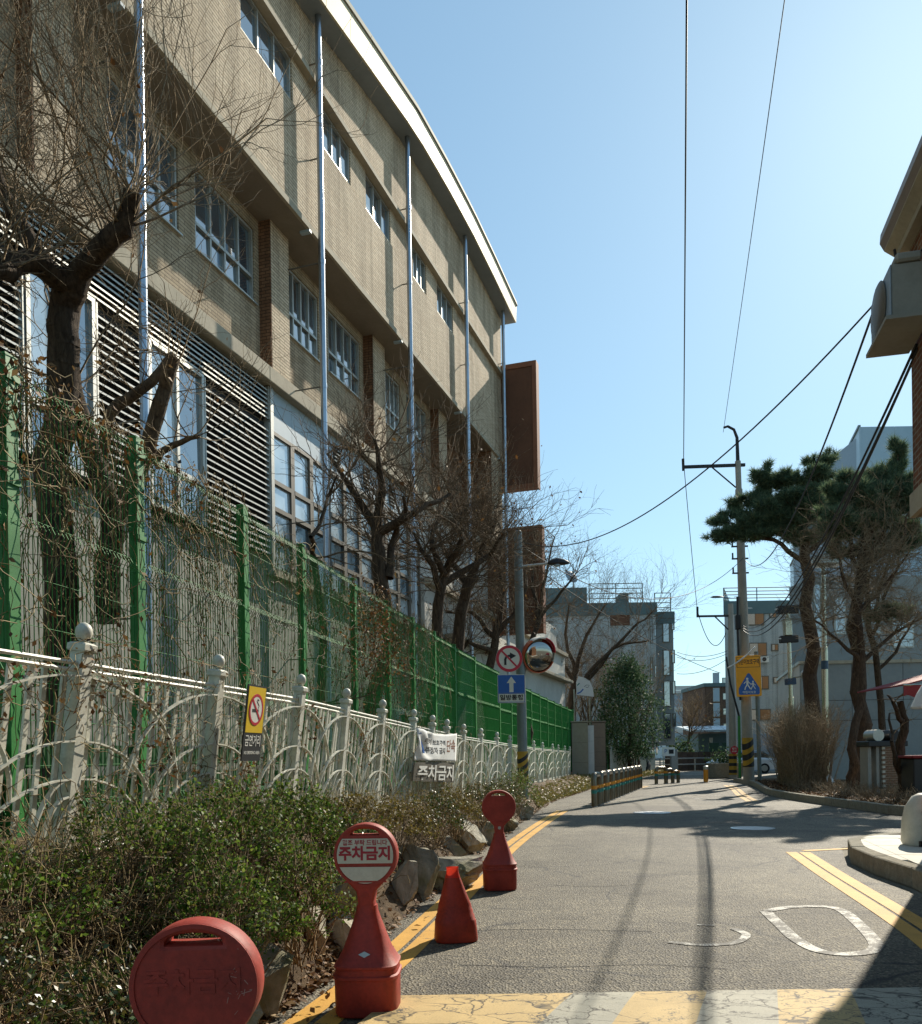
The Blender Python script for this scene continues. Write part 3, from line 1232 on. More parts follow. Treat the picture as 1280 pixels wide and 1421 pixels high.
# projecting piers with reddish flanks
for a, b, p in ((12.0, 12.8, .58), (18.2, 18.95, .58), (23.3, 24.1, .58), (28.4, 29.2, .58)):
    sbox('projecting_pier', M['brick'], a + .03, b, p, PM + .003, 9.354, 12.497)
    sbox('pier_flank', M['brick_red'], a, a + .028, p + .002, PM + .1, 9.354, 12.497)
sbox('recess_wall', M['brick_red'], 29.2, 32.6, 1.27, 1.31, 9.354, 12.497)
sbox('projecting_pier', M['brick'], 32.62, U1, .04, 1.3, 9.354, 12.497)
sbox('pier_flank', M['brick_red'], 32.59, 32.618, .06, 1.27, 9.354, 12.497)
# ledge over the ground floor
for i in range(8):
    a = U0 + (U1 + .3 - U0) * i / 8
    sbox('ledge', M['conc'], a, U0 + (U1 + .3 - U0) * (i + 1) / 8 - .006, .45, 1.35, 9.05, 9.35, .012)
# ground floor: louvres, windows, curtain wall, panels
PL = .62
sbox('blind_wall', M['yard_wall'], U0, 18.15, PL + .16, .96, .6, 9.05)


def louvres(u0, u1, z0, z1, step, tilt=.05, mat='louvre'):
    back = sbox('louvre_panel', M['dark'], u0, u1, PL + .10, PL + .14, z0, z1)
    mb = MB().box(0, u1 - u0, 0, .006, 0, .012)
    n = int((z1 - z0) / step)
    src = None
    L = u1 - u0
    me = MB().add([(0, -tilt, 0), (L, -tilt, 0), (L, tilt, step * .55), (0, tilt, step * .55), (0, -tilt, .03), (L, -tilt, .03), (L, tilt, step * .55 + .02), (0, tilt, step * .55 + .02)],
                  [(0, 3, 2, 1), (4, 5, 6, 7), (0, 1, 5, 4), (1, 2, 6, 5), (2, 3, 7, 6), (3, 0, 4, 7)]).mesh('slat')
    me.materials.append(M[mat])
    for i in range(n):
        o = bpy.data.objects.new('slat', me)
        COL.objects.link(o)
        o.parent = back
        o.location = (u0, PL + .045, z0 + step * i)
    for a_, b_ in ((u0 - .03, u0 - .001), (u1 + .001, u1 + .03)):
        MB().box(a_, b_, PL - .02, PL + .14, z0, z1).build('louvre_trim', M['alu'], back)


louvres(7.0, 11.8, 5.6, 8.30, .125)
louvres(13.22, 14.30, 5.6, 8.30, .125)
louvres(15.92, 18.08, 5.6, 8.30, .125)
louvres(7.0, 18.08, 8.36, 9.03, .095, .045, 'alu')
for a, b in ((11.86, 13.16), (14.36, 15.86)):
    sbox('room_back', M['dark'], a, b, PL + .11, PL + .15, 5.5, 8.32)
    window(a, b, 5.6, 8.32, PL + .02, 2, [6.35], fw=.07, gl=[[M['glass'], M['glass_pale']], [M['glass_pale'], M['glass']]])
CX = [18.24 + .845 * i for i in range(11)]
for i in range(0, 10):
    window(CX[i] + .002, CX[i + 1] - .002, 5.3, 8.2, PL + .06, 1, [6.0, 6.6, 7.16], M['alu_dark'], .075,
           gl=[[M['glass_pale']], [random.choice([M['glass_pale'], M['glass']])], [M['glass_pale']], [M['glass_pale']]])
sbox('corner_post', M['alu'], 18.12, 18.235, PL - .04, PL + .2, 5.2, 9.045)
for i in range(10):
    sbox('metal_panel', M['blue_panel'], CX[i] + .004, CX[i + 1] - .004, PL + .02, PL + .2, 8.205, 9.046)
for i in (3, 5, 7):
    back = sbox('vent', M['dark'], CX[i] + .25, CX[i] + .6, PL + .0, PL + .018, 8.35, 8.9)
    for q in range(6):
        sbox('vent_slat', M['alu'], CX[i] + .25, CX[i] + .6, PL - .03, PL - .002, 8.38 + q * .09, 8.40 + q * .09, parent=back)
sbox('base_wall', M['yard_wall'], 18.15, 26.7, PL + .1, .96, .5, 5.298)
sbox('base_ledge', M['conc'], 18.15, 26.7, PL - .06, PL + .15, 5.18, 5.296)
sbox('base_wall', M['pale_wall'], 26.72, U1 + 14, PL - .1, .95, .5, 6.8)
sbox('wall_panel', M['pale_wall'], 26.72, U1, PL + .05, .95, 6.802, 9.048)
sbox('base_ledge', M['conc'], 26.72, U1 + 14, PL - .3, .9, 6.6, 6.78, .01)
sbox('stair_ledge', M['conc'], 28.5, U1 + 14, PL - .55, PL - .11, 5.2, 5.34, .01)
sbox('service_door', M['soffit'], 29.6, 31.2, PL - .13, PL - .105, 2.0, 5.0)
# drainpipes
for i, u in enumerate((13.21, 18.92, 23.98, 28.99, 33.55)):
    mb = MB().tube([(u, -.22, .9), (u, -.22, ez(u) - .02)], .066, 10)
    dp = mb.build('drainpipe', M['steel'], school, 40)
    for z in (3.5, 6.4, 9.2, 11.8, 14.0, 16.0):
        MB().lathe([(.072, 0), (.074, .05), (.072, .1)], 10, (u, -.22, z)).build('pipe_collar', M['steel'], dp, 40)
        MB().box(u - .012, u + .012, -.16, .0 if z > 12.6 else .9, z + .03, z + .05).build('bracket', M['alu_dark'], dp)
    MB().box(u - .16, u - .06, -.03, .2, 12.45, 12.6).build('scupper', M['blue_panel'], dp)
# rusty steel boxes hung off the far end
for z0, z1, w in ((11.45, 16.15, 1.32), (6.0, 9.98, 1.45)):
    bx = sbox('rusty_box', M['corten'], 34.02, 34.4, -w, 3.0, z0, z1)
    mb = MB()
    mb.box(33.985, 34.018, -w - .03, -w + .13, z0 - .03, z1 + .03).box(33.985, 34.018, -w + .13, .3, z1 - .16, z1 + .03).box(33.985, 34.018, -w + .13, .3, z0 - .03, z0 + .15)
    mb.box(34.018, 34.42, -w - .03, -w - .001, z0 - .03, z1 + .03)
    mb.build('rusty_rim', M['corten_rim'], bx)
# ================================================================== FENCES


def solve_y(px, py, fx):
    lo, hi = 1.5, 60.0
    t = un(px, py)[0] / FPX
    for _ in range(50):
        mid = (lo + hi) / 2
        if fx(mid) < t * mid:
            lo = mid
        else:
            hi = mid
    # fx(Y)/Y grows with Y along the fence
    f = lambda y: fx(y) / y - t
    lo, hi = 1.5, 60.0
    for _ in range(60):
        mid = (lo + hi) / 2
        if f(mid) < 0:
            lo = mid
        else:
            hi = mid
    return (lo + hi) / 2


TOPH = [(0, 2.25), (8, 2.25), (10.7, 2.17), (13.3, 2.09), (15.8, 2.03), (19.6, 1.97), (27, 1.86), (43, 1.75)]
WP = [(118, 864), (304.7, 908.7), (419, 936.5), (482, 958.7), (532, 973.4), (575, 987.5), (601, 996), (621, 1002), (644, 1010), (668, 1016), (690, 1022), (708, 1026), (724, 1030), (741, 1033), (753, 1036), (767, 1040), (775, 1042), (784, 1045), (791, 1047)]
WY = [solve_y(a, b, fence_x) for a, b in WP]
WY = [WY[0] - 1.62] + WY
WY = [y for y in WY if y < 41.5]
white_fence = thing('white_fence', 'weathered white ornamental picket fence with ball topped posts along the roadside bank', 'fence')


def fence_frame(y):
    """tilted frame at fence station y: x along, y inward, z up the leaning post"""
    p = Vector((fence_x(y), y, 0))
    d = (Vector((fence_x(y + .1), y + .1, 0)) - Vector((fence_x(y - .1), y - .1, 0))).normalized()
    top = lerp_tab(TOPH, y)
    lean = lerp_tab([(0, .19), (8, .17), (14, .12), (22, .05), (45, .02)], y)
    out = Vector((d.y, -d.x, 0))
    ptop = p + Vector((0, 0, top))
    pbase = p - out * lean + Vector((0, 0, top - 1.40))
    up = (ptop - pbase)
    return pbase, up.normalized(), d, out


post_me = MB()
post_me.box(-.044, .044, -.044, .044, .04, 1.235)
post_me = post_me.mesh('post')
post_me.materials.append(M['white_fence'])
foot_me = MB().loft([[(a * .11, b * .11, -.12) for a, b in ((-1, -1), (1, -1), (1, 1), (-1, 1))], [(a * .11, b * .11, .035) for a, b in ((-1, -1), (1, -1), (1, 1), (-1, 1))], [(a * .06, b * .06, .05) for a, b in ((-1, -1), (1, -1), (1, 1), (-1, 1))]]).mesh('foot_plate')
cap_me = MB().loft([[(a * s, b * s, z) for a, b in ((-1, -1), (1, -1), (1, 1), (-1, 1))] for s, z in ((.055, 1.236), (.058, 1.245), (.058, 1.275), (.044, 1.285), (.02, 1.29))]).mesh('cap')
ball_me = MB().lathe([(.012, 1.286), (.018, 1.292), (.031, 1.302), (.044, 1.325), (.048, 1.345), (.044, 1.37), (.031, 1.39), (.014, 1.400), (.002, 1.404)], 14).mesh('ball')
ball_me.polygons.foreach_set('use_smooth', [True] * len(ball_me.polygons))
for m_ in (foot_me, cap_me, ball_me):
    m_.materials.append(M['white_fence'])
picket_me = MB().box(-.0175, .0175, -.008, .008, 0, 1).mesh('picket')
picket_me.materials.append(M['white_fence'])


def put(me, name, parent, mat4):
    o = bpy.data.objects.new(name, me)
    COL.objects.link(o)
    o.parent = parent
    o.matrix_local = mat4
    return o


def frame4(o, x, y, z):
    m = Matrix((x, y, z)).transposed().to_4x4()
    m.translation = o
    return m


FR = [fence_frame(y) for y in WY]
fronts = []
for i, y in enumerate(WY):
    b, up, d, out = FR[i]
    yv = up.cross(d).normalized()
    m4 = frame4(b, d, yv, up)
    po = put(post_me, 'post', white_fence, m4)
    for me_, nm in ((foot_me, 'foot_plate'), (cap_me, 'cap'), (ball_me, 'ball')):
        q = bpy.data.objects.new(nm, me_)
        COL.objects.link(q)
        q.parent = po


def arc_pts(P, a0, h0, a1, h1, n=9, bulge=1):
    """quarter ellipse from (a0,h0) level at the post to (a1,h1) steep at the middle"""
    out = []
    for i in range(n + 1):
        t = math.pi / 2 * i / n
        u = a0 + (a1 - a0) * math.sin(t)
        h = h1 + (h0 - h1) * math.cos(t)
        out.append(P(u, h))
    return out


for i in range(len(WY) - 1):
    b0, u0, d0, o0 = FR[i]
    b1, u1, d1, o1 = FR[i + 1]
    drop = b1.z - b0.z
    d = (b1 - b0)
    ln = d.length
    d.normalize()
    up = (u0 + u1).normalized()
    out = (o0 + o1).normalized()
    # bays hang level, stepping down at the posts
    def P(s, h, off=0.0):
        q = b0.lerp(b1, s)
        return q + up * h + out * off
    npk = 11 if i < 14 else 9
    yv = up.cross(d).normalized()
    for k in range(npk):
        s = (k + .5) / npk
        s = .05 / ln + s * (1 - .1 / ln)
        p = P(s, .06, -.012)
        m4 = frame4(p, d, yv, up) @ Matrix.Rotation(random.gauss(0, .009), 4, 'Y') @ Matrix.Rotation(random.gauss(0, .006), 4, 'X') @ Matrix.Diagonal((1, 1, 1.06, 1))
        put(picket_me, 'picket', white_fence, m4)
    mb = MB()
    for h in (1.165, 1.125):
        mb.tube([P(.05 / ln, h), P(1 - .05 / ln, h)], .013, 6)
    mb.build('top_rail', M['white_fence'], white_fence, 40)
    mb = MB()
    for h in (.10, .06):
        mb.tube([P(.05 / ln, h), P(1 - .05 / ln, h)], .013, 6)
    mb.build('bottom_rail', M['white_fence'], white_fence, 40)
    n_arc = 9 if i < 10 else 5
    for (h0, sp, h1) in ((1.09, .70, .40), (.72, .55, .10), (.50, .46, .07)):
        for sgn in (0, 1):
            s0 = .045 / ln
            pts = arc_pts(lambda s, h: P(s if sgn == 0 else 1 - s, h, .022 + .012 * sgn), s0, h0, sp, max(h1, .07), n_arc)
            mb = MB()
            for a, c_ in zip(pts[:-1], pts[1:]):
                mb.bar(a, c_ + (c_ - a) * .04, .010, .026, out)
            mb.build('arc', M['white_fence'], white_fence)
    if i < 6:
        for q in range(3):
            s1 = 1 - (.32 - .085 * q) / ln
            pts = [P(s1 + (1 - .05 / ln - s1) * (1 - math.cos(math.pi / 2 * t / 6)), .08 + (.42 - .1 * q) * math.sin(math.pi / 2 * t / 6), .03) for t in range(7)]
            mb = MB()
            for a, c_ in zip(pts[:-1], pts[1:]):
                mb.bar(a, c_ + (c_ - a) * .04, .011, .028, out)
            mb.build('arc', M['white_fence'], white_fence)

# second run of white fence beyond the gate
wf2 = thing('white_fence', 'short far run of white picket fence beyond the stone gate pillar', 'fence')
A2, B2 = Vector((8.15, 46.3, 0)), Vector((13.2, 58.2, 0))
n2 = 15
d2 = (B2 - A2).normalized()
for i in range(n2 + 1):
    p = A2.lerp(B2, i / n2)
    hb = .4 - .25 * i / n2
    po = MB().box(-.05, .05, -.05, .05, hb - .4, hb + 1.28).build('post', M['white_fence'], wf2)
    po.location = p
    MB().lathe([(.02, 0), (.055, .03), (.06, .06), (.03, .11), (.002, .12)], 8, (0, 0, hb + 1.28)).build('ball', M['white_fence'], po, True)
    if i < n2:
        q = A2.lerp(B2, (i + 1) / n2)
        mb = MB()
        for z in (hb + 1.15, hb + .08):
            mb.tube([p + Vector((0, 0, z)), q + Vector((0, 0, z))], .02, 5)
        for k in range(8):
            r_ = p.lerp(q, (k + .5) / 8)
            mb.box(r_.x - .02, r_.x + .02, r_.y - .01, r_.y + .01, hb + .05, hb + 1.15)
        mb.build('picket_panel', M['white_fence'], wf2)

# ---- green welded mesh fence
GP = [(8, 470), (188, 612), (336, 698), (418, 757), (490, 800), (537, 832), (572, 860), (602, 880), (630, 898), (658, 916), (692, 936)]
GY = [solve_y(a, b, green_x) for a, b in GP]
while GY[0] > 3:
    GY = [GY[0] - 1.75] + GY
yy = GY[-1]
while yy < 41.5:
    yy += 2.0
    GY.append(yy)
GTOP = [(0, 4.1), (9, 4.08), (13, 4.04), (18, 3.96), (26, 3.82), (45, 3.6)]
green_fence = thing('green_mesh_fence', 'tall green welded wire mesh fence with square posts, dry vines hanging on its near end', 'fence')


def mesh_panel(L, H, nv, name='mesh_panel'):
    """welded panel in the xz plane: bent vertical wires and pairs of horizontal wires"""
    segs = []
    bends = [.02, .33, .66, .97]
    zs = []
    for b_ in bends:
        zs += [(b_ - .018, 0), (b_, .03), (b_ + .018, 0)]
    zs = [(0, 0)] + [(z * H, y) for z, y in zs if 0 < z < 1] + [(H, 0)]
    r = .0041
    for i in range(nv):
        x = L * (i + .5) / nv
        for (z0, y0), (z1, y1) in zip(zs[:-1], zs[1:]):
            segs.append((x, -y0, z0, x, -y1, z1, r, r))
    hz = [(.02 * i * 1.0, 0) for i in ()]
    for b_ in bends:
        for dz, y in ((-.018, 0), (.018, 0)):
            z = (b_ + dz) * H
            if 0 < z < H:
                segs.append((0, -y - .004, z, L, -y - .004, z, r * .75, r * .75))
    for b0_, b1_ in zip(bends[:-1], bends[1:]):
        for q in (.33, .66):
            z = (b0_ + (b1_ - b0_) * q) * H
            segs.append((0, -.004, z, L, -.004, z, r * .6, r * .6))
    me = seg_tubes(segs, 3, name, 0)
    me.materials.append(M['green_wire'])
    return me


pan_me = mesh_panel(1.0, 1.0, 42)
# unit panel cannot be scaled without thinning wires: build at true size and reuse by nearest length
cache = {}
gp_post = None
for i, y in enumerate(GY):
    zt = lerp_tab(GTOP, y)
    zb = lerp_tab(HB, y) + .1
    p = Vector((green_x(y), y, 0))
    ang = math.atan2(1, green_x(y + .5) - green_x(y - .5))
    H = zt - zb
    key = ('post', round(H, 1))
    if key not in cache:
        mb = MB().box(-.055, .055, -.04, .04, -.4, H + .04)
        mm = mb.mesh('post')
        mm.materials.append(M['green'])
        cache[key] = mm
    o = put(cache[key], 'post', green_fence, Matrix.Translation((p.x, p.y, zb)) @ Matrix.Rotation(ang, 4, 'Z'))
    capb = put(MB().loft([[(a * s, b * s * .68, z) for a, b in ((-1, -1), (1, -1), (1, 1), (-1, 1))] for s, z in ((.06, H + .041), (.06, H + .055), (.035, H + .065))]).mesh('post_cap'), 'post_cap', o, Matrix.Identity(4))
    capb.data.materials.append(M['green'])
    for hh in (.35, .75, .97):
        put(MB().box(-.065, .065, -.052, -.041, H * hh - .02, H * hh + .02).mesh('clamp'), 'clamp', o, Matrix.Identity(4)).data.materials.append(M['green'])
    if i < len(GY) - 1:
        q = Vector((green_x(GY[i + 1]), GY[i + 1], 0))
        L = (q - p).length
        key = ('pan', round(L * 4) / 4, y > 10.5)
        if key not in cache:
            cache[key] = mesh_panel(round(L * 4) / 4, 2.93, int(L / (.036 if y > 10.5 else .048)))
        a2 = math.atan2(q.y - p.y, q.x - p.x)
        off = Vector((math.sin(a2), -math.cos(a2), 0)) * .01
        put(cache[key], 'mesh_panel', green_fence, Matrix.Translation((p.x + off.x, p.y + off.y, zb + .1)) @ Matrix.Rotation(a2, 4, 'Z') @ Matrix.Diagonal((L / (round(L * 4) / 4), 1, (H - .1) / 2.93, 1)))
        # solid green board along the foot of each bay
        zlo, zhi = (.02, .62) if y < 14 else (.02, .8)
        b1 = MB().box(.06, L - .06, .012, .03, zlo, zhi * .62).box(.06, L - .06, .012, .03, zhi * .62 + .07, zhi)
        put(b1.mesh('foot_board'), 'foot_board', green_fence, Matrix.Translation((p.x, p.y, zb)) @ Matrix.Rotation(a2, 4, 'Z')).data.materials.append(M['foot_green'])
    if i < len(GY) - 1 and y > 26:
        # windbreak net lashed behind the far bays
        nb = MB().box(.05, L - .05, .035, .04, .8, H - .04)
        put(nb.mesh('windbreak_net'), 'windbreak_net', green_fence, Matrix.Translation((p.x, p.y, zb)) @ Matrix.Rotation(a2, 4, 'Z')).data.materials.append(M['green'])

gf2 = thing('green_mesh_fence', 'far green fence under the evergreen tree beyond the gate', 'fence')
A3, B3 = Vector((7.8, 47.5, 0)), Vector((13.0, 60, 0))
for i in range(9):
    p = A3.lerp(B3, i / 8)
    z = 2.75 - .04 * i
    MB().box(p.x - .05, p.x + .05, p.y - .05, p.y + .05, .1, z).build('post', M['green'], gf2)
    if i < 8:
        q = A3.lerp(B3, (i + 1) / 8)
        MB().bar(Vector((p.x, p.y, (z + .2) / 2)), Vector((q.x, q.y, (z + .2) / 2)), .01, z - .25, (1, 0, 0)).build('fence_board', M['green'], gf2)

# ================================================================== CLIMBERS ON THE FENCES


def walk(p, n, step, wander, bias, keep):
    out = [np.array(p)]
    d = unit(rng.normal(size=(1, 3)))[0]
    for _ in range(n):
        d = d + rng.normal(size=3) * wander + bias
        d /= np.linalg.norm(d)
        out.append(keep(out[-1] + d * step))
    return out


segs = []
lp = []


def on_green(s, z, off):
    y = s
    return np.array((green_x(y) + off * .98, y - off * .2, z))


for k in range(900):
    y0 = rng.uniform(3.6, 8.6) if k < 500 else rng.uniform(8.6, 19)
    zt = lerp_tab(GTOP, y0)
    top = rng.random() < .6
    z0 = zt - rng.uniform(0, .35) if top else rng.uniform(1.3, zt)
    y, z = y0, z0
    dy, dz = rng.normal() * .5, (-1.0 if top and rng.random() < .6 else rng.normal() * .6)
    nn = int(rng.integers(8, 26))
    off = rng.uniform(-.14, .03) if rng.random() < .8 else rng.uniform(.03, .12)
    prev = on_green(y, z, off)
    r = rng.uniform(.002, .0045) if rng.random() < .93 else rng.uniform(.004, .0065)
    for _ in range(nn):
        dy += rng.normal() * .35
        dz += rng.normal() * .35 - .03
        l = math.hypot(dy, dz)
        dy, dz = dy / l, dz / l
        y += dy * .085
        z += dz * .085
        if z > zt + .1:
            dz = -abs(dz)
        z = max(z, 1.0)
        off += rng.normal() * .02
        off = min(max(off, -.2), .16)
        cur = on_green(y, z, off)
        segs.append((*prev, *cur, r, r))
        prev = cur
        if rng.random() < .045:
            lp.append(cur)
# long strings down the mesh
for k in range(110):
    y = rng.uniform(4, 17)
    z = lerp_tab(GTOP, y)
    prev = on_green(y, z, .06)
    while z > 1.2:
        z -= .12
        y += rng.normal() * .02
        cur = on_green(y, z, .06 + rng.normal() * .015)
        segs.append((*prev, *cur, .003, .003))
        prev = cur
        if rng.random() < .2:
            lp.append(cur + rng.normal(size=3) * .03)
vine = struct(obj('dry_vines', seg_tubes(segs, 3, 'dry_vines'), M['vine']), 'stuff')
tag(vine, 'tangle of dry vine stems over the near bays of the green mesh fence')
# brown clump of leaves beside the sixth post
P = []
for _ in range(1500):
    y = rng.normal(13.6, .75)
    z = 3.45 + rng.normal() * .42 - abs(y - 13.6) * .2
    P.append(on_green(y, min(z, 4.15), rng.uniform(0, .22)))
for _ in range(500):
    y = rng.normal(6.0, 1.0)
    P.append(on_green(y, 3.95 + rng.normal() * .14, rng.uniform(-.05, .2)))
P = np.array(P + lp)
vl = struct(obj('vine_leaves', leaf_cards(P, .05, .55), M['dead_leaf']), 'stuff')
tag(vl, 'withered brown vine leaves hanging on the green mesh fence')
segs, lp = [], []


def on_white(y, h, off):
    i = min(max(0, np.searchsorted(WY, y) - 1), len(WY) - 2)
    t = (y - WY[i]) / (WY[i + 1] - WY[i])
    b = FR[i][0].lerp(FR[i + 1][0], t)
    up = FR[i][1]
    q = b + up * h + FR[i][3] * off
    return np.array(tuple(q))


for k in range(260):
    y = rng.uniform(3.3, 7.5) if k < 170 else rng.uniform(7.5, 17)
    h = rng.uniform(.2, 1.2)
    dy, dz = rng.normal(), rng.normal()
    off = rng.uniform(.02, .09)
    prev = on_white(y, h, off)
    for _ in range(int(rng.integers(6, 22))):
        dy += rng.normal() * .4
        dz += rng.normal() * .4 - .04
        l = math.hypot(dy, dz)
        dy, dz = dy / l, dz / l
        y = min(max(y + dy * .06, WY[0] + .05), 18)
        h = min(max(h + dz * .06, 0.02), 1.3)
        cur = on_white(y, h, off + rng.normal() * .015)
        segs.append((*prev, *cur, .0026, .0026))
        prev = cur
        if rng.random() < .16:
            lp.append(cur + rng.normal(size=3) * .02)
for cy, ch in ((4.95, 1.08), (5.5, .95), (4.3, 1.0), (5.75, .6), (6.9, .5), (7.2, .3), (8.3, .9), (3.9, .5), (10, .8), (12.5, .8)):
    for _ in range(70):
        lp.append(on_white(cy + rng.normal() * .13, ch + rng.normal() * .13, rng.uniform(.02, .1)))
vw = struct(obj('dry_vines', seg_tubes(segs, 3, 'dry_vines'), M['vine']), 'stuff')
tag(vw, 'thin dry creeper stems twining through the white picket fence')
vw2 = struct(obj('vine_leaves', leaf_cards(np.array(lp), .034, .55), M['dead_leaf']), 'stuff')
tag(vw2, 'withered brown leaves clinging to the white picket fence')

# ================================================================== SHRUBS, ROCKS, LITTER


def shrub(c, rad, n, mat, label, leaf=.026, name='shrub', stems=40, smat='twig', gap=.5, group='shrubs on the roadside bank'):
    t = thing(name, label, 'shrub', c, 0, group)
    # leaves gathered in sprigs over the shell and inside
    ns = max(12, n // 16)
    u = unit(rng.normal(size=(ns, 3)))
    u[:, 2] = np.abs(u[:, 2]) * 1.0 - .15
    rr = rng.uniform(.5, 1.0, (ns, 1)) ** .5
    lump = 1 + .22 * np.sin(u[:, :1] * 5 + c[0] * 9) * np.cos(u[:, 1:2] * 6 + c[1] * 7) + rng.normal(size=(ns, 1)) * .06
    C = u * rr * lump * np.array(rad)
    C[:, 2] += rad[2] * .35
    dirs = unit(u + rng.normal(size=(ns, 3)) * .5 + np.array((0, 0, .4)))
    idx = rng.integers(0, ns, n)
    tpar = rng.uniform(-.5, 1, n)[:, None]
    P = C[idx] + dirs[idx] * tpar * .10 + rng.normal(size=(n, 3)) * .016
    f = obj('foliage', leaf_cards(P, leaf, .6, dirs[idx], 1.1), mat, t)
    segs = []
    for i in range(ns if ns < 400 else 400):
        segs.append((*(C[i] - dirs[i] * .07), *(C[i] + dirs[i] * .11), .003, .0018))
    for i in range(stems):
        a = C[rng.integers(0, ns)]
        b = np.array((a[0] * .25, a[1] * .25, -.12)) + rng.normal(size=3) * .04
        m_ = (a + b) / 2 + rng.normal(size=3) * .05
        segs += [(*b, *m_, .007, .005), (*m_, *a, .005, .003)]
    obj('stem', seg_tubes(segs, 3, 'stem'), M[smat], t)
    return t


bl, bd = M['box_leaf'], M['box_dry']
k = Nodes('mixed boxwood')
M['box_mix'] = leaf_mat('mixed boxwood leaf', ['22330f', '34481a', '5a5a26', '6b5c30', '2c4016', '50702a'], .38, .28, .55)
bm_ = M['box_mix']
SH = [
    ((-1.95, 3.05, .35), (.50, .55, .40), 3200, M['box_mix'], 'straggly half brown shrub behind the nearest red stand, at the very front of the bank'),
    ((-2.05, 3.75, .62), (.42, .45, .36), 3000, bl, 'low green shrub in front of the first fence bay beside the leaning post'),
    ((-1.42, 3.55, .22), (.36, .45, .34), 3000, bm_, 'low brownish green shrub at the foot of the bank behind the nearest red stand'),
    ((-1.75, 4.55, .66), (.48, .45, .46), 5200, bl, 'dense dark green boxwood shrub just right of the leaning white post'),
    ((-1.28, 4.45, .38), (.38, .45, .42), 4200, bl, 'glossy boxwood shrub on the lower bank above the nearest red stand'),
    ((-1.50, 5.35, .74), (.46, .50, .44), 5200, bl, 'boxwood shrub below the yellow no smoking sign'),
    ((-1.02, 5.30, .34), (.30, .45, .44), 4200, bl, 'boxwood shrub overhanging the rocks left of the printed stand'),
    ((-1.28, 6.35, .72), (.42, .52, .40), 4600, bl, 'boxwood shrub just behind the printed stand'),
    ((-.95, 7.0, .50), (.34, .48, .36), 3600, bm_, 'thin mixed shrub right behind the disc of the printed stand'),
    ((-1.02, 7.9, .66), (.38, .55, .36), 2600, bd, 'dry brown leaved shrub under the white fence behind the rocks'),
    ((-.66, 8.9, .56), (.36, .6, .36), 2400, bd, 'thin dry shrub above the flat grey boulder'),
    ((-.36, 10.3, .52), (.36, .6, .40), 2300, bm_, 'sparse shrub below the white banner, left of the far red stand'),
    ((-.1, 11.6, .48), (.36, .6, .42), 2300, bd, 'dry twiggy shrub right behind the far red stand'),
    ((.3, 13.2, .46), (.36, .7, .44), 2400, bm_, 'half green shrub under the banner end'),
    ((.78, 15.4, .42), (.38, .9, .46), 2400, bm_, 'loose shrub with a few reddish leaves beyond the far red stand'),
    ((1.15, 17.6, .38), (.42, .8, .60), 2800, bl, 'dark green upright shrub beside the striped sign pole'),
]
for (c_, r_, n_, m_, lab) in SH:
    shrub(c_, r_, n_, m_, lab, leaf=.024 if c_[1] < 6 else .03)
# wiry dry stems between the shrubs
segs = []
for _ in range(1700):
    y = rng.uniform(3, 18) if rng.random() < .6 else rng.uniform(2.6, 5)
    xr, xf = road_x(y), fence_x(y) - .1
    t = rng.uniform(.15, .95)
    x = xr + (xf - xr) * t
    z = bank_z(x, y)
    d = unit(np.array([[rng.normal() * .5, rng.normal() * .5, 1]]))[0]
    p = np.array((x, y, z))
    for _k in range(int(rng.integers(3, 7))):
        q = p + d * rng.uniform(.06, .12)
        segs.append((*p, *q, .0028, .0022))
        d = unit((d + rng.normal(size=3) * .35 + np.array((0, 0, -.05)))[None])[0]
        p = q
tag(struct(obj('dry_stems', seg_tubes(segs, 3, 'dry_stems'), M['vine']), 'stuff'), 'wiry dry weed stems standing between the shrubs of the bank')


def rock(c, size, seed, mat, label, rz=0.0, sharp=.35, tilt=(0, 0)):
    r = random.Random(seed)
    bm = bmesh.new()
    bmesh.ops.create_cube(bm, size=2)
    for _ in range(11):
        n = Vector((r.gauss(0, 1), r.gauss(0, 1), r.gauss(0, 1))).normalized()
        g = bm.verts[:] + bm.edges[:] + bm.faces[:]
        res = bmesh.ops.bisect_plane(bm, geom=g, plane_co=n * r.uniform(.72, 1.12), plane_no=n, clear_outer=True)
        ed = [e for e in res['geom_cut'] if isinstance(e, bmesh.types.BMEdge)]
        if ed:
            bmesh.ops.contextual_create(bm, geom=ed)
    bmesh.ops.triangulate(bm, faces=bm.faces[:])
    bmesh.ops.subdivide_edges(bm, edges=bm.edges[:], cuts=2, use_grid_fill=True)
    for v in bm.verts:
        v.co += Vector((r.gauss(0, 1), r.gauss(0, 1), r.gauss(0, 1))) * .028
        v.co = Vector((v.co.x * size[0], v.co.y * size[1], v.co.z * size[2]))
    me = bpy.data.meshes.new('boulder')
    bm.to_mesh(me)
    bm.free()
    o = obj('boulder', me, mat, None, 24)
    o.location = c
    o.rotation_euler = (tilt[0], tilt[1], rz)
    tag(o, label, 'boulder', 'rockery stones along the road edge')
    return o


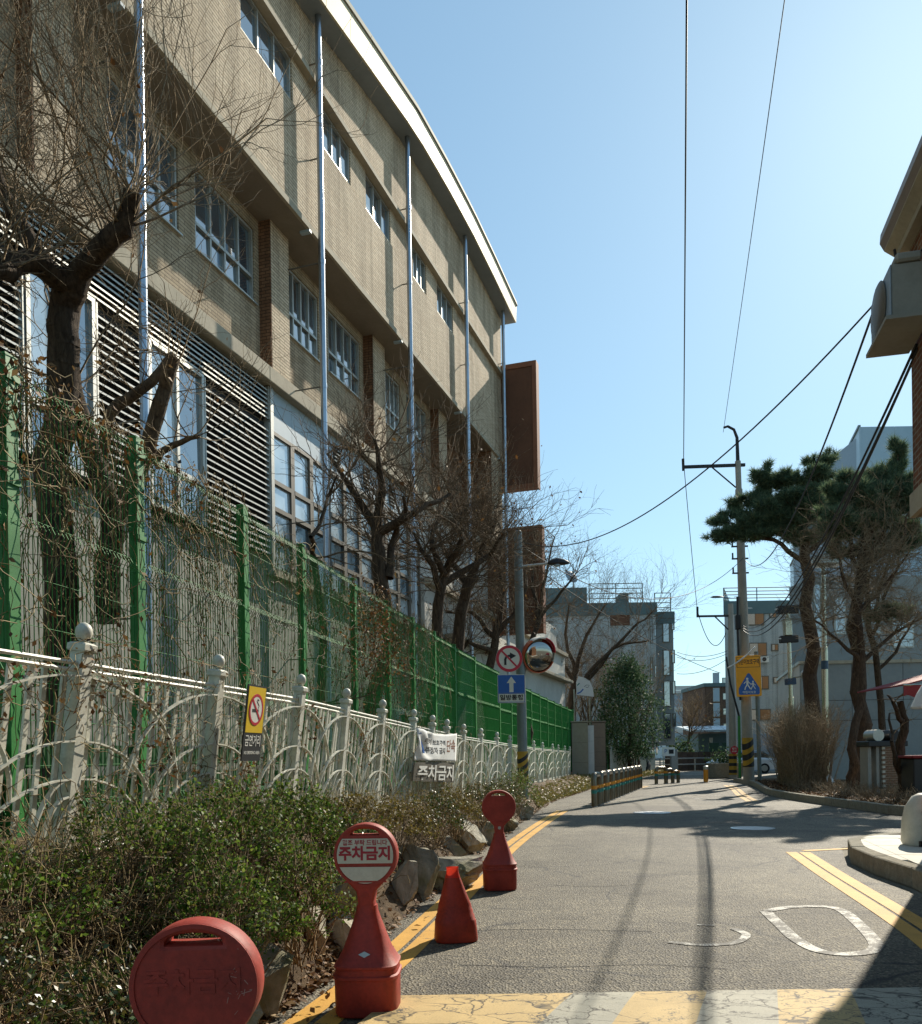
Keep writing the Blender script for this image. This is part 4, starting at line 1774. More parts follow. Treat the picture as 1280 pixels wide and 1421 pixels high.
RK, RL = M['rock'], M['rock_light']
rocks = [
    ((gr(437, 1348).x - .02, gr(437, 1348).y + .08, .17), (.07, .09, .26), RL, 'thin upright grey stone shard left of the printed stand', .3, (0, .12)),
    ((gr(470, 1335).x, gr(470, 1335).y + .16, .12), (.13, .16, .17), RL, 'pale wedge shaped stone tucked behind the printed stand', .8, (0, 0)),
    ((gr(556, 1268).x, gr(556, 1268).y + .2, .2), (.10, .16, .27), RL, 'pale slanted stone right of the printed disc', .5, (0, .25)),
    ((gr(580, 1250).x, gr(580, 1250).y + .25, .22), (.15, .22, .28), RK, 'tall dark stone leaning behind the printed stand', .9, (.1, .3)),
    ((gr(598, 1236).x, gr(598, 1236).y + .2, .12), (.12, .15, .17), RK, 'small stone beside the flat topped boulder', .1, (0, 0)),
    ((gr(630, 1238).x - .02, gr(630, 1238).y + .42, .14), (.34, .26, .18), RK, 'large flat topped grey boulder behind the cone', .15, (0, 0)),
    ((gr(620, 1205).x, gr(620, 1205).y + .3, .18), (.2, .28, .2), RK, 'mossy boulder at the road edge behind the flat topped one', .4, (0, 0)),
    ((gr(642, 1185).x, gr(642, 1185).y + .2, .13), (.17, .26, .14), RK, 'low stone left of the far red stand', 1.0, (0, 0)),
    ((gr(600, 1205).x - .25, gr(600, 1205).y + .45, .42), (.26, .3, .24), RL, 'weathered pale boulder half way up the bank', .7, (.2, 0)),
    ((gr(655, 1168).x, gr(655, 1168).y + .2, .12), (.17, .3, .14), RK, 'low stone among dead leaves beyond the far red stand', .2, (0, 0)),
    ((-.95, 6.6, .30), (.22, .3, .27), RK, 'dark stone under the boxwood behind the printed stand', .2, (0, 0)),
    ((-1.22, 4.95, .2), (.18, .25, .2), RK, 'dark stone under the shrubs left of the printed stand', .9, (0, 0)),
    ((-1.25, 4.2, .2), (.2, .26, .28), RK, 'big shaded stone above the nearest red stand', .5, (0, 0)),
    ((.05, 12.3, .25), (.24, .35, .25), RL, 'pale stone under the dry shrub left of the far red stand', .5, (0, 0)),
    ((.3, 14.0, .16), (.2, .35, .2), RK, 'low mossy stone under the last dry shrub', .3, (0, 0)),
    ((.75, 16.2, .15), (.2, .4, .18), RK, 'low stone at the foot of the loose shrub', .3, (0, 0)),
    ((1.3, 19.2, .14), (.2, .35, .2), RK, 'low stone just before the striped sign pole', .3, (0, 0)),
]
for i, (c_, s_, m_, lab, rz_, tl_) in enumerate(rocks):
    rock(c_, s_, 40 + i, m_, lab, rz_, tilt=tl_)

# dead leaves along the road edge and on the bank
P = []
for _ in range(9500):
    y = rng.uniform(2.6, 24) if rng.random() < .5 else rng.uniform(2.4, 6.5)
    e_ = abs(rng.normal()) * (.28 if rng.random() < .7 else .6)
    x = road_x(y) + .1 - e_ * 1.6 - .02
    if rng.random() < .06:
        x += rng.uniform(0, .25)
    P.append((x, y, max(bank_z(x, y), 0) + rng.uniform(.004, .03)))
for _ in range(2200):
    y = rng.uniform(23, 42)
    x = road_x(y) + .15 - abs(rng.normal()) * .3
    P.append((x, y, max(bank_z(x, y), 0) + .01))
P = np.array(P)
up = np.tile(np.array([[0, 0, 1.]]), (len(P), 1))
tag(struct(obj('leaf_litter', leaf_cards(P, .055, .55, up, .6), M['dead_leaf']), 'stuff'), 'brown dead leaves drifted along the left road edge')
P = []
for _ in range(5200):
    y = rng.uniform(18.3, 26)
    kb = rng.random()
    y = rng.uniform(17, 36)
    x = lerp_tab([(17, 9.55), (20, 9.65), (23, 9.7), (27.8, 10.15), (31.2, 11.1), (36, 12.4)], y) + abs(rng.normal()) * 1.2
    P.append((x, y, .16 + rng.uniform(0, .05)))
P = np.array(P)
up = np.tile(np.array([[0, 0, 1.]]), (len(P), 1))
tag(struct(obj('leaf_litter', leaf_cards(P, .08, .55, up, .7), M['dead_leaf']), 'stuff'), 'brown dead leaves covering the planting bed under the pines')
# yellowish ground cover along the fence foot
k2 = leaf_mat('straw ground cover', ['6b6a30', '8a7d42', '5a6330', 'a08f58', '70602f'], .5, .25)
P = []
for _ in range(15000):
    y = rng.uniform(22.6, 43)
    t = rng.uniform(-.05, 1)
    x0, x1 = road_x(y), fence_x(y) - .05
    x = x0 + (x1 - x0) * t
    P.append((x, y, .02 + .42 * math.sin(math.pi * min(max(t + .08, 0) * .5, .5)) * rng.uniform(.2, 1.05)))
for _ in range(3000):
    y = rng.uniform(46, 58)
    P.append((8.4 + (y - 46) * .42 + rng.uniform(0, .7), y, rng.uniform(0, .3)))
tag(struct(obj('ground_cover', leaf_cards(np.array(P), .11, .4), k2), 'stuff'), 'straw coloured ground cover plants along the foot of the far white fence')

# ================================================================== BARE TREES BEHIND THE FENCES
t = thing('bare_tree', 'nearest bare tree with thick pruned limb and masses of long whippy twigs', 'bare tree', (0, 0, 0), 0, 'bare trees in front of the school')
T = Tree(3)
b0 = at(72, 840, 7.4)
b0.z = 1.0
f0 = at(90, 430, 7.2)
T.limb([b0, at(68, 640, 7.3), at(88, 500, 7.2), f0, at(105, 385, 7.1)], .15, .12)
l1 = T.limb([at(105, 385, 7.1), at(140, 345, 6.9), at(172, 318, 6.8), at(183, 270, 6.7)], .095, .07)
l2 = T.limb([at(100, 395, 7.1), at(40, 362, 6.8), at(0, 372, 6.5), at(-60, 395, 6.2)], .10, .06)
l3 = T.limb([at(150, 850, 7.6), at(158, 740, 7.6), at(130, 640, 7.5), at(100, 540, 7.3), at(95, 450, 7.2)], .11, .08)
l4 = T.limb([at(60, 365, 7), at(20, 300, 7), at(-30, 200, 7.2)], .08, .04)
for src, n in ((l1, 30), (l2, 30), (l4, 18), (l3[-6:], 10)):
    for _ in range(n):
        p = src[T.r.randrange(len(src) // 3, len(src))]
        d = (T.r.gauss(0, .6), T.r.gauss(0, .6), T.r.uniform(.1, 1.2))
        T.grow(p, d, T.r.uniform(.7, 1.7), T.r.uniform(.007, .013), 2, 5, .16, .03, .55, .6, .0022, 6)
# drooping whips hanging in from above
for _ in range(60):
    p = at(T.r.uniform(0, 260), T.r.uniform(-120, 40), T.r.uniform(6, 8))
    T.grow(p, (T.r.gauss(0, .25), T.r.gauss(0, .25), -1), T.r.uniform(.7, 1.6), .004, 1, 4, .12, -.02, .5, .5, .002, 7)
T.limb([at(-60, 395, 6.4), at(-120, 100, 6.6), at(-60, -80, 6.8), at(80, -140, 7), at(230, -150, 7)], .09, .03)
T.build(t, M['bark'], M['twig'], 40)

t = thing('bare_tree', 'pruned bare tree with two cut limbs showing over the second green fence bay', 'bare tree', (0, 0, 0), 0, 'bare trees in front of the school')
T = Tree(5)
a = T.limb([at(150, 860, 9), at(160, 720, 9), at(205, 622, 8.8)], .12, .1)
b = T.limb([at(205, 622, 8.8), at(222, 560, 8.7), at(240, 498, 8.6)], .085, .07)
c_ = T.limb([at(152, 575, 8.8), at(190, 545, 8.8), at(238, 495, 8.9)], .06, .05)
d_ = T.limb([at(205, 640, 8.8), at(240, 618, 8.6), at(275, 606, 8.5)], .045, .02)
T.limb([at(160, 720, 9), at(140, 640, 8.9), at(152, 575, 8.8)], .08, .06)
for src, n in ((b, 8), (c_, 8), (d_, 8)):
    for _ in range(n):
        p = src[T.r.randrange(len(src) // 2, len(src))]
        T.grow(p, (T.r.gauss(0, .7), T.r.gauss(0, .7), T.r.uniform(0, 1)), T.r.uniform(.6, 1.3), .008, 2, 4, .18, .03, .55, .7, .0022, 5)
T.build(t, M['bark_grey'], M['twig'], 20)


def street_tree(pxs, Y, label, seed, n, ln, spread=.9, leaves=40, depth=2, nch=5, r=.12, forks=None):
    t = thing('bare_tree', label, 'bare tree', (0, 0, 0), 0, 'bare trees in front of the school')
    T = Tree(seed)
    limbs = []
    base = at(*pxs[0], Y)
    base.z = min(base.z, 1.0)
    trunk = T.limb([base] + [at(x, y, Y) for x, y in pxs[1:]], r, r * .7)
    for f in forks or []:
        off = [T.r.uniform(-.6, .6) for _ in f]
        limbs.append(T.limb([at(x, y, Y + o_ * (i_ > 0)) for i_, ((x, y), o_) in enumerate(zip(f, off))], r * .6, r * .18))
    for lb in limbs + [trunk[-4:]]:
        for _ in range(n):
            p = lb[T.r.randrange(len(lb) // 3, len(lb))]
            d = (T.r.gauss(0, spread), T.r.gauss(0, spread), T.r.uniform(.0, 1.2))
            T.grow(p, d, ln * T.r.uniform(.6, 1.2), .016 * T.r.uniform(.7, 1.2), depth, nch, .16, .035, .58, .62, .0035, 5)
    T.build(t, M['bark'], M['twig_dark'], leaves, leafsize=.08)
    return t


street_tree([(432, 830), (436, 775)], 12.2, 'small bare tree with a kinked cut stem before the grid of school windows', 8, 5, .9, forks=[[(436, 775), (432, 745), (455, 690), (468, 660)]], r=.07, leaves=10)
street_tree([(522, 850), (526, 790), (524, 735)], 15.0, 'bare tree forking into a wide V before the grid of school windows', 9, 13, 1.2, forks=[[(524, 735), (495, 690), (455, 630)], [(524, 735), (528, 660), (520, 610)], [(528, 738), (575, 712), (625, 685)], [(540, 800), (550, 740), (560, 690)]], r=.15, leaves=40)
street_tree([(600, 900), (608, 840), (618, 795)], 18.5, 'bare tree with a dense round head of twigs left of the sign pole', 10, 18, 1.4, forks=[[(618, 795), (640, 750), (650, 700)], [(612, 820), (590, 770), (575, 740)], [(618, 800), (600, 760), (610, 700)], [(615, 810), (680, 770), (700, 740)]], r=.14, leaves=120)
street_tree([(628, 900), (640, 850), (655, 800)], 20.5, 'dark leaning bare tree close behind the round headed one', 12, 16, 1.4, forks=[[(655, 800), (670, 760), (690, 720)], [(650, 815), (620, 770), (600, 730)]], r=.17, leaves=120)
street_tree([(678, 940), (686, 900), (690, 870)], 26.2, 'bare tree with rusty leaves behind the no right turn sign', 13, 16, 1.6, forks=[[(690, 880), (720, 840), (745, 770)], [(688, 885), (655, 850), (620, 850)], [(690, 880), (700, 820), (690, 770)], [(686, 905), (650, 890), (630, 915)]], r=.15, leaves=420)
street_tree([(725, 950), (735, 900), (750, 850)], 31, 'slim bare tree with upswept shoots above the lamp arm', 14, 9, 1.15, spread=.5, forks=[[(750, 850), (758, 800), (770, 745)], [(745, 860), (740, 790), (742, 735)], [(748, 860), (780, 820), (800, 795)]], r=.12, leaves=160)
street_tree([(790, 1000), (795, 960), (800, 930)], 47, 'spreading dark bare tree above the far green fence and gate pillar', 15, 22, 2.4, forks=[[(795, 960), (830, 920), (880, 870), (905, 850)], [(797, 945), (760, 900), (740, 850)], [(800, 930), (815, 880), (840, 840)], [(795, 960), (850, 900), (900, 890)], [(798, 940), (785, 880), (790, 840)]], r=.22, leaves=60, nch=5)
# ================================================================== RED STANDS AND CONE


def sq_ring(rx, ry, z, n=32, e=4.0, cx=0, cy=0):
    out = []
    for j in range(n):
        a = 2 * math.pi * j / n
        ca, sa = math.cos(a), math.sin(a)
        s = (abs(ca) ** e + abs(sa) ** e) ** (-1 / e)
        out.append((cx + rx * ca * s, cy + ry * sa * s, z))
    return out


def stand_profile():
    return [(.168, .0), (.176, .015), (.178, .19), (.180, .205), (.186, .21), (.186, .225), (.176, .232), (.174, .262), (.18, .268), (.18, .28), (.17, .288), (.135, .36), (.105, .44), (.075, .525), (.062, .565), (.058, .60)]


def no_parking_stand(label, loc, rz, mat, printed=False, relief=None, scale=1.0):
    t = thing('no_parking_stand', label, 'parking stand', loc, rz, 'red no parking stands')
    t.scale = (scale,) * 3
    pr = stand_profile()
    MB().loft([sq_ring(r, r * .92 if z > .3 else r, z, e=4.5 if z < .3 else 3.2) for r, z in pr]).build('base', mat, t, 35)
    # disc head with grip slot
    HR, HZ = .182, .885
    out = circ(0, HZ, HR, 44, -38, 218)
    neck = [(-.055, .68), (-.046, .62), (-.05, .575), (.05, .575), (.046, .62), (.055, .68)]
    out = out + neck
    slot = [(-.078, HZ + .118), (.078, HZ + .118)] + [(x, z) for x, z in reversed([(.078 * math.cos(R(a)), HZ + .124 + .026 * math.sin(R(a))) for a in range(170, 9, -16)])]
    plate([out, slot], .105, 'head', mat, t, -.052, .014, 35)
    # raised rim on the face
    plate([circ(0, HZ, HR - .004, 44), circ(0, HZ, HR - .018, 44)[::-1], ], .006, 'face_rim', mat, t, -.0565)
    mb = MB().box(-.12, .12, -.057, -.05, .733, .742).build('face_rib', mat, t)
    if printed:
        a = math.asin(.092 / .160)
        up = circ(0, HZ, .160, 14, -16, 37) + circ(0, HZ, .160, 14, 143, 196)
        plate([up], .003, 'printed_plate', M['stand_white'], t, -.0563)
        lo = circ(0, HZ, .158, 20, 204, 336)
        plate([lo], .003, 'lower_plate', M['stand_white'], t, -.0563)
        tp = text('주차금지', .083, 'lettering', M['print_red'], t, 0, -.0572, HZ + .008, .0006, .98, .0035)
        text('협조 부탁 드립니다', .034, 'lettering', M['print_red'], t, 0, -.0572, HZ + .072, .0005, .95, .0009)
        # small silver diamond mark on the base
        dm = plate([[(-.034, .345), (0, .362), (.034, .345), (0, .327)]], .002, 'emblem', M['alu'], t, 0)
        dm.rotation_euler = (R(-24), 0, 0)
        dm.location = (0, -.125 - .148 + .14, .0)
        dm.location = (0, -.139 + .345 * math.sin(R(24)) * -1 + .0, .345 * (1 - math.cos(R(24))))
    if relief:
        text(relief, .075, 'lettering', mat, t, 0, -.0535, HZ + .01, .0009, 1.0, .002)
    plate([circ(0, .66, .017, 16)], .004, 'boss', M['alu'] if not printed else mat, t, -.056)
    return t


p = gr(512, 1402)
s1x = at(275, 1360, 2.33)
no_parking_stand('nearest red no parking stand, its plain scratched disc filling the lower left corner', (s1x.x, 2.33, 0), R(4), M['stand'], relief='주차금지', scale=.95)
no_parking_stand('red no parking stand with white printed plate reading 주차금지', (p.x, p.y, .005), R(-2), M['stand'], printed=True)
p3 = gr(694, 1233)
no_parking_stand('farthest red no parking stand with faded blank disc beside the yellow line', (p3.x, p3.y, 0), R(3), M['stand_dull'])
near = [o for o in bpy.data.objects if o.name.startswith('no_parking_stand') and o.location.y < 3][0]
rs = random.Random(4)
for _ in range(16):
    a, r0 = rs.uniform(-40, 75), rs.uniform(.10, .168)
    x, z = r0 * math.cos(R(a)), .885 + r0 * math.sin(R(a))
    b = rs.uniform(0, 360)
    l = rs.uniform(.008, .035)
    plate([stroke([(x, z), (x + l * math.cos(R(b)), z + l * math.sin(R(b)) * .6)], rs.uniform(.0008, .002))], .0006, 'scratch', M['stand_scratch'], near, -.0528)
pc = gr(633, 1306)
t = thing('traffic_cone', 'squashed orange red traffic cone with its torn bright top, between the stands', 'traffic cone', (pc.x, pc.y + .05, 0), .15)
pr = [(.165, 0), (.168, .02), (.160, .12), (.158, .16), (.150, .17), (.149, .2), (.141, .21), (.138, .24), (.131, .25), (.128, .28), (.1, .36), (.075, .44), (.06, .49)]
MB().loft([sq_ring(r, r * .8, z, e=3.5 if z < .2 else 2.6, cx=-.02 * (z / .5) ** 2) for r, z in pr], cap=False).build('body', M['cone'], t, 40)
pt = [(.06, .49), (.048, .53), (.046, .56), (.05, .572)]
MB().loft([sq_ring(r, r * .75, z, e=2.4, cx=-.02) for r, z in pt], cap=False).build('top', M['cone_top'], t, True)

# ================================================================== SIGNS ON AND NEAR THE WHITE FENCE
yq = solve_y(340, 1000, lambda y: fence_x(y) + .05)
b_, up_, d_, out_ = fence_frame(yq)
cpt = at(345, 1004, yq)
t = thing('no_smoking_sign', 'yellow and black no smoking sign hung on the white fence', 'sign')
t.matrix_world = frame4(cpt + out_ * .05 - up_ * .0, d_, up_.cross(d_).normalized(), up_)
W2, T2, B2_ = .165, .30, -.30
plate([rect(-W2, W2, B2_ + .0, T2, .01)], .012, 'board', M['black'], t, 0)
plate([rect(-W2 + .012, W2 - .012, -.075, T2 - .014)], .002, 'yellow_face', M['sign_yellow'], t, -.0025)
plate([circ(0, .108, .125, 40), circ(0, .108, .103, 40)[::-1]], .002, 'red_ring', M['sign_red'], t, -.0060)
plate([circ(0, .108, .105, 40)], .002, 'white_disc', M['print_white'], t, -.0050)
plate([rect(-.07, .012, .088, .112)], .001, 'cigarette', M['print_black'], t, -.0066)
plate([rect(.02, .042, .088, .112)], .001, 'cigarette', M['print_black'], t, -.0066)
plate([stroke([(.03, .12), (.045, .14), (.02, .16), (.0, .175), (.01, .19), (.035, .182)], .008)], .001, 'smoke_mark', M['print_black'], t, -.0066)
plate([stroke([(-.078, .186), (.078, .03)], .019)], .001, 'red_slash', M['sign_red'], t, -.0076)
text('금연거리', .098, 'lettering', M['print_white'], t, 0, -.002, -.145, .0005, .80, .001)
text('NO SMOKING AREA', .037, 'lettering', M['print_white'], t, 0, -.002, -.235, .0005, .84, .0004)

# banner
yb0, yb1 = solve_y(577, 1010, lambda y: fence_x(y) + .12), solve_y(634, 1020, lambda y: fence_x(y) + .12)
P0, P1 = at(578, 1010, yb0), at(634, 1018, yb1)
P0b, P1b = at(576, 1055, yb0), at(633, 1057, yb1)
bt = thing('banner', 'white cloth banner with black and red lettering tied to the white fence', 'banner')
v, f = [], []
NX, NZ = 28, 12


def ban(s, r):
    a = P0.lerp(P0b, r)
    b = P1.lerp(P1b, r)
    p = a.lerp(b, s)
    sag = math.sin(math.pi * s) * .05 * (1 - r)
    fold = .035 * math.sin(9 * s + 4 * r) * (1 - s) + .02 * math.sin(24 * s - 11 * r) * math.exp(-((s - .15) / .2) ** 2)
    out = Vector((.97, -.22, 0))
    return p + out * fold - Vector((0, 0, sag))


for i in range(NX + 1):
    for j in range(NZ + 1):
        v.append(ban(i / NX, j / NZ))
for i in range(NX):
    for j in range(NZ):
        a = i * (NZ + 1) + j
        f.append((a, a + NZ + 1, a + NZ + 2, a + 1))
mb = MB()
mb.add(v, f)
cl = mb.build('cloth', M['cloth_white'], bt, True)
sd = cl.modifiers.new('thick', 'SOLIDIFY')
sd.thickness = .003


def ban_text(body, s0, s1, r0, r1, mat):
    cu = bpy.data.curves.new('t', 'FONT')
    cu.body = body
    cu.size = 1
    cu.extrude = 0
    cu.resolution_u = 2
    cu.offset = .02
    me = curve_mesh(cu)
    xs = [q.co.x for q in me.vertices]
    zs = [q.co.y for q in me.vertices]
    x0, x1, z0, z1 = min(xs), max(xs), min(zs), max(zs)
    for q in me.vertices:
        s = s0 + (s1 - s0) * (q.co.x - x0) / (x1 - x0)
        r = r1 + (r0 - r1) * (q.co.y - z0) / (z1 - z0)
        q.co = ban(s, r) + Vector((.97, -.22, 0)) * .006
    return obj('lettering', me, mat, bt)


ban_text('어린이 보호구역', .16, .66, .22, .42, M['print_black'])
ban_text('주정차 금지', .24, .66, .50, .74, M['print_black'])
ban_text('단속', .70, .96, .20, .66, M['corten_rim'])
v = [ban(.02 + .14 * r_, .15 + .6 * r_) + Vector((.97, -.22, 0)) * .007 for r_ in (0, .5, 1)] + [ban(.06 + .18 * r_, .12 + .62 * r_) + Vector((.97, -.22, 0)) * .007 for r_ in (0, .5, 1)]
mb = MB()
mb.add(v, [(0, 3, 4, 1), (1, 4, 5, 2)])
mb.build('blue_mark', M['sign_blue'], bt)
# grey board with white letters under the banner
P0, P1 = at(577, 1058, yb0), at(632, 1058, yb1)
P0b, P1b = at(574, 1084, yb0), at(631, 1086, yb1)
nb = thing('notice_board', 'grey notice board with white lettering below the banner on the white fence', 'notice board')
q = [P0, P1, P1b, P0b]
o_ = Vector((.97, -.22, 0))
mb = MB()
mb.add([a - o_ * .03 for a in q] + [a - o_ * .01 for a in q], [(3, 2, 1, 0), (4, 5, 6, 7), (0, 1, 5, 4), (1, 2, 6, 5), (2, 3, 7, 6), (3, 0, 4, 7)])
mb.build('board', M['alu_dark'], nb)


def ban(s, r):
    return P0.lerp(P0b, r).lerp(P1.lerp(P1b, r), s)


bt = nb
ban_text('주차금지', .06, .95, .14, .92, M['print_white'])

# small yellow notice fixed to a far fence post
p = at(704, 1045, 23.5)
t = thing('notice_plate', 'narrow yellow notice plate on the white fence left of the striped sign pole', 'notice', (p.x, p.y, p.z), .2)
plate([rect(-.06, .06, -.2, .2)], .01, 'plate', M['sign_yellow'], t, 0)
for q in range(3):
    plate([circ(0, -.12 + .12 * q, .025, 10)], .002, 'mark', M['print_black'], t, -.003)

# ================================================================== SIGN POLE WITH LAMP, SIGNS AND MIRROR
pb = gr(727, 1124)
SY = pb.y
t = thing('street_lamp', 'grey street lamp pole with black and yellow stripes round its foot, carrying the road signs', 'street lamp', (pb.x, pb.y, 0), 0, None, (0, R(-.3), 0))
topz = at(722, 738, SY).z
MB().tube([(0, 0, 0), (0, 0, topz)], [.135, .105], 16).build('pole', M['pole_grey'], t, 40)
# striped sleeve: helical bands
sl_ = MB().tube([(0, 0, .62), (0, 0, 1.52)], .142, 20).build('striped_sleeve', M['dull_yellow'], t, 40)
for q in range(4):
    z0 = .66 + q * .225
    v, f = [], []
    n = 20
    for j in range(n + 1):
        a = 2 * math.pi * j / n
        zz = z0 + .11 * math.cos(a - .6)
        for dz in (0, .115):
            z = min(max(zz + dz - .02, .622), 1.518)
            v.append((.1445 * math.cos(a), .1445 * math.sin(a), z))
    for j in range(n):
        f.append((2 * j, 2 * j + 2, 2 * j + 3, 2 * j + 1))
    mb = MB()
    mb.add(v, f)
    mb.build('black_band', M['black'], sl_, True)
az = at(730, 786, SY).z
MB().tube([(.1, 0, az), (.45, -.02, az + .03), (.82, -.03, az + .06)], [.035, .03, .028], 8).build('arm', M['alu'], t, 40)
hd = MB()
hd.loft([[(.74 + u * 1.0, -.03 + w_ * math.cos(R(a)), az + .05 + h_ * math.sin(R(a)) * (1 if a < 180 else .35)) for a in range(0, 360, 30)] for u, w_, h_ in ((0, .03, .03), (.1, .09, .10), (.25, .13, .15), (.42, .12, .12), (.55, .07, .06), (.6, .02, .01))])
lh = hd.build('lamp_head', M['black'], t, 40)
MB().lathe([(.1, 0), (.09, -.03), (.04, -.05), (.002, -.052)], 12, (1.0, -.03, az + .02)).build('lamp_lens', M['frost'], lh, True)
MB().tube([(0, 0, topz), (0, 0, topz + .05)], [.11, .05], 12).build('pole_cap', M['pole_grey'], t, 40)
MB().box(-.17, .17, -.15, .15, -.01, .05).build('base_plate', M['pole_conc'], t, bevel=.01)

c1 = at(707, 914, SY - .2)
t = thing('road_sign', 'round red ringed no right turn sign on the lamp pole', 'road sign', (c1.x, c1.y, c1.z), R(4))
RR = 18.5 * SY / FPX
plate([circ(0, 0, RR, 48)], .02, 'backing', M['alu'], t, .004)
plate([circ(0, 0, RR * .985, 48), circ(0, 0, RR * .78, 48)[::-1]], .003, 'red_ring', M['sign_red'], t, -.004)
plate([circ(0, 0, RR * .79, 48)], .003, 'white_face', M['sign_face'], t, -.001)
k_ = RR
bend = [(-.30 * k_, -.48 * k_), (-.30 * k_, -.05 * k_), (-.22 * k_, .12 * k_), (-.05 * k_, .2 * k_), (.12 * k_, .2 * k_)]
plate([stroke(bend, .17 * k_)], .002, 'arrow', M['print_black'], t, -.0045)
plate([[(.05 * k_, .46 * k_), (.52 * k_, .2 * k_), (.05 * k_, -.06 * k_)]], .002, 'arrow_head', M['print_black'], t, -.0045)
plate([stroke([(-.55 * k_, .57 * k_), (.55 * k_, -.6 * k_)], .13 * k_)], .002, 'red_slash', M['sign_red'], t, -.0075)
c2 = at(710, 956, SY - .2)
t = thing('road_sign', 'square blue one way sign with white arrow and 일방통행 lettering', 'road sign', (c2.x, c2.y, c2.z), R(4))
Hh = 19.0 * SY / FPX
plate([rect(-Hh, Hh, -Hh * 1.02, Hh * 1.04, .03)], .02, 'backing', M['sign_face'], t, .004)
plate([rect(-Hh * .97, Hh * .97, -Hh * .3, Hh * 1.0)], .003, 'blue_face', M['sign_blue'], t, -.001)
plate([[(-.15 * Hh, -.24 * Hh), (.15 * Hh, -.24 * Hh), (.15 * Hh, .42 * Hh), (.34 * Hh, .42 * Hh), (0, .9 * Hh), (-.34 * Hh, .42 * Hh), (-.15 * Hh, .42 * Hh)]], .002, 'arrow', M['sign_face'], t, -.004)
plate([rect(-Hh * .97, Hh * .97, -Hh * .98, -Hh * .31), rect(-Hh * .93, Hh * .93, -Hh * .94, -Hh * .36)[::-1]], .002, 'blue_border', M['sign_blue'], t, -.001)
text('일방통행', .40 * Hh * 1.05, 'lettering', M['print_black'], t, 0, -.002, -Hh * .65, .001, 1.12, .004)
cm = at(747.5, 909, SY + .05)
t = thing('traffic_mirror', 'round convex traffic mirror with orange and red hood beside the lamp pole', 'traffic mirror', (cm.x, cm.y, cm.z), 0, None, (R(11), 0, R(24)))
RM = .44
pr_ = [(RM * math.sin(R(a)), .16 * math.cos(R(a))) for a in (90, 75, 60, 45, 30, 15, 3)]
mb = MB().lathe([(r_, z_) for r_, z_ in pr_], 40)
mm = mb.mesh('mirror_face')
mm.transform(Matrix.Rotation(R(90), 4, 'X'))
obj('mirror_face', mm, M['mirror'], t, True)
# hood: tapering visor round the top, white to red
for a0, a1, mt in ((10, 42, 'sign_red'), (42, 80, 'sign_red'), (80, 128, 'white'), (128, 200, 'orange'), (200, 340, 'orange'), (340, 370, 'stand_white')):
    v, f = [], []
    n = 10
    for j in range(n + 1):
        a = a0 + (a1 - a0) * j / n
        dep = .05 + .13 * max(0, math.sin(R(a))) ** .8 if math.sin(R(a)) > 0 else .05
        for r_, yy in ((RM + .005, .03), (RM + .03, .03), (RM + .03, -dep), (RM + .005, -dep)):
            v.append((r_ * math.cos(R(a)), yy, r_ * math.sin(R(a))))
    for j in range(n):
        for q in range(4):
            f.append((4 * j + q, 4 * j + 4 + q, 4 * j + 4 + (q + 1) % 4, 4 * j + (q + 1) % 4))
    f += [(0, 1, 2, 3), (4 * n + 3, 4 * n + 2, 4 * n + 1, 4 * n)]
    mb = MB()
    mb.add(v, f)
    mb.build('hood', M[mt], t, 40)
plate([circ(0, -.06, RM + .01, 40)], .02, 'back_plate', M['alu'], t, .06)
MB().tube([(-.1, .08, -.1), (-.42, .1, -.1)], .02, 8).build('bracket', M['alu'], t, 40)
pbx = gr(717, 1116)
t = thing('utility_box', 'dark blue box standing at the foot of the striped lamp pole', 'box', (pbx.x - .12, pbx.y + .1, 0), .1)
MB().box(-.16, .16, -.16, .16, 0, .42).build('bin', flat('dark blue plastic', '1d2a44'), t, bevel=.02)
MB().box(-.18, .18, -.18, .18, .42, .46).build('lid', flat('grey lid', '55595c'), t, bevel=.01)

# ================================================================== GATE PILLARS, SIGN BOARD, HOOP GUARDS


def pillar(label, x, y, w, d, h, mat, rows_, rz):
    t = thing('gate_pillar', label, 'gate pillar', (x, y, 0), rz)
    MB().box(-w / 2 + .02, w / 2 - .02, -d / 2 + .02, d / 2 - .02, 0, h).build('core', M['dark'], t)
    hh = (h - .02) / rows_
    for r_ in range(rows_):
        z0, z1 = r_ * hh + .004, (r_ + 1) * hh - .004
        MB().box(-w / 2, w / 2, -d / 2 - .012, -d / 2 + .018, z0, z1).build('tile', mat, t)
        MB().box(w / 2 - .018, w / 2 + .012, -d / 2 + .02, d / 2, z0, z1).build('tile', mat, t)
        MB().box(-w / 2 - .012, -w / 2 + .018, -d / 2 + .02, d / 2, z0, z1).build('tile', mat, t)
    MB().box(-w / 2 - .05, w / 2 + .05, -d / 2 - .05, d / 2 + .05, h, h + .07).build('cap', mat, t, bevel=.01)
    return t


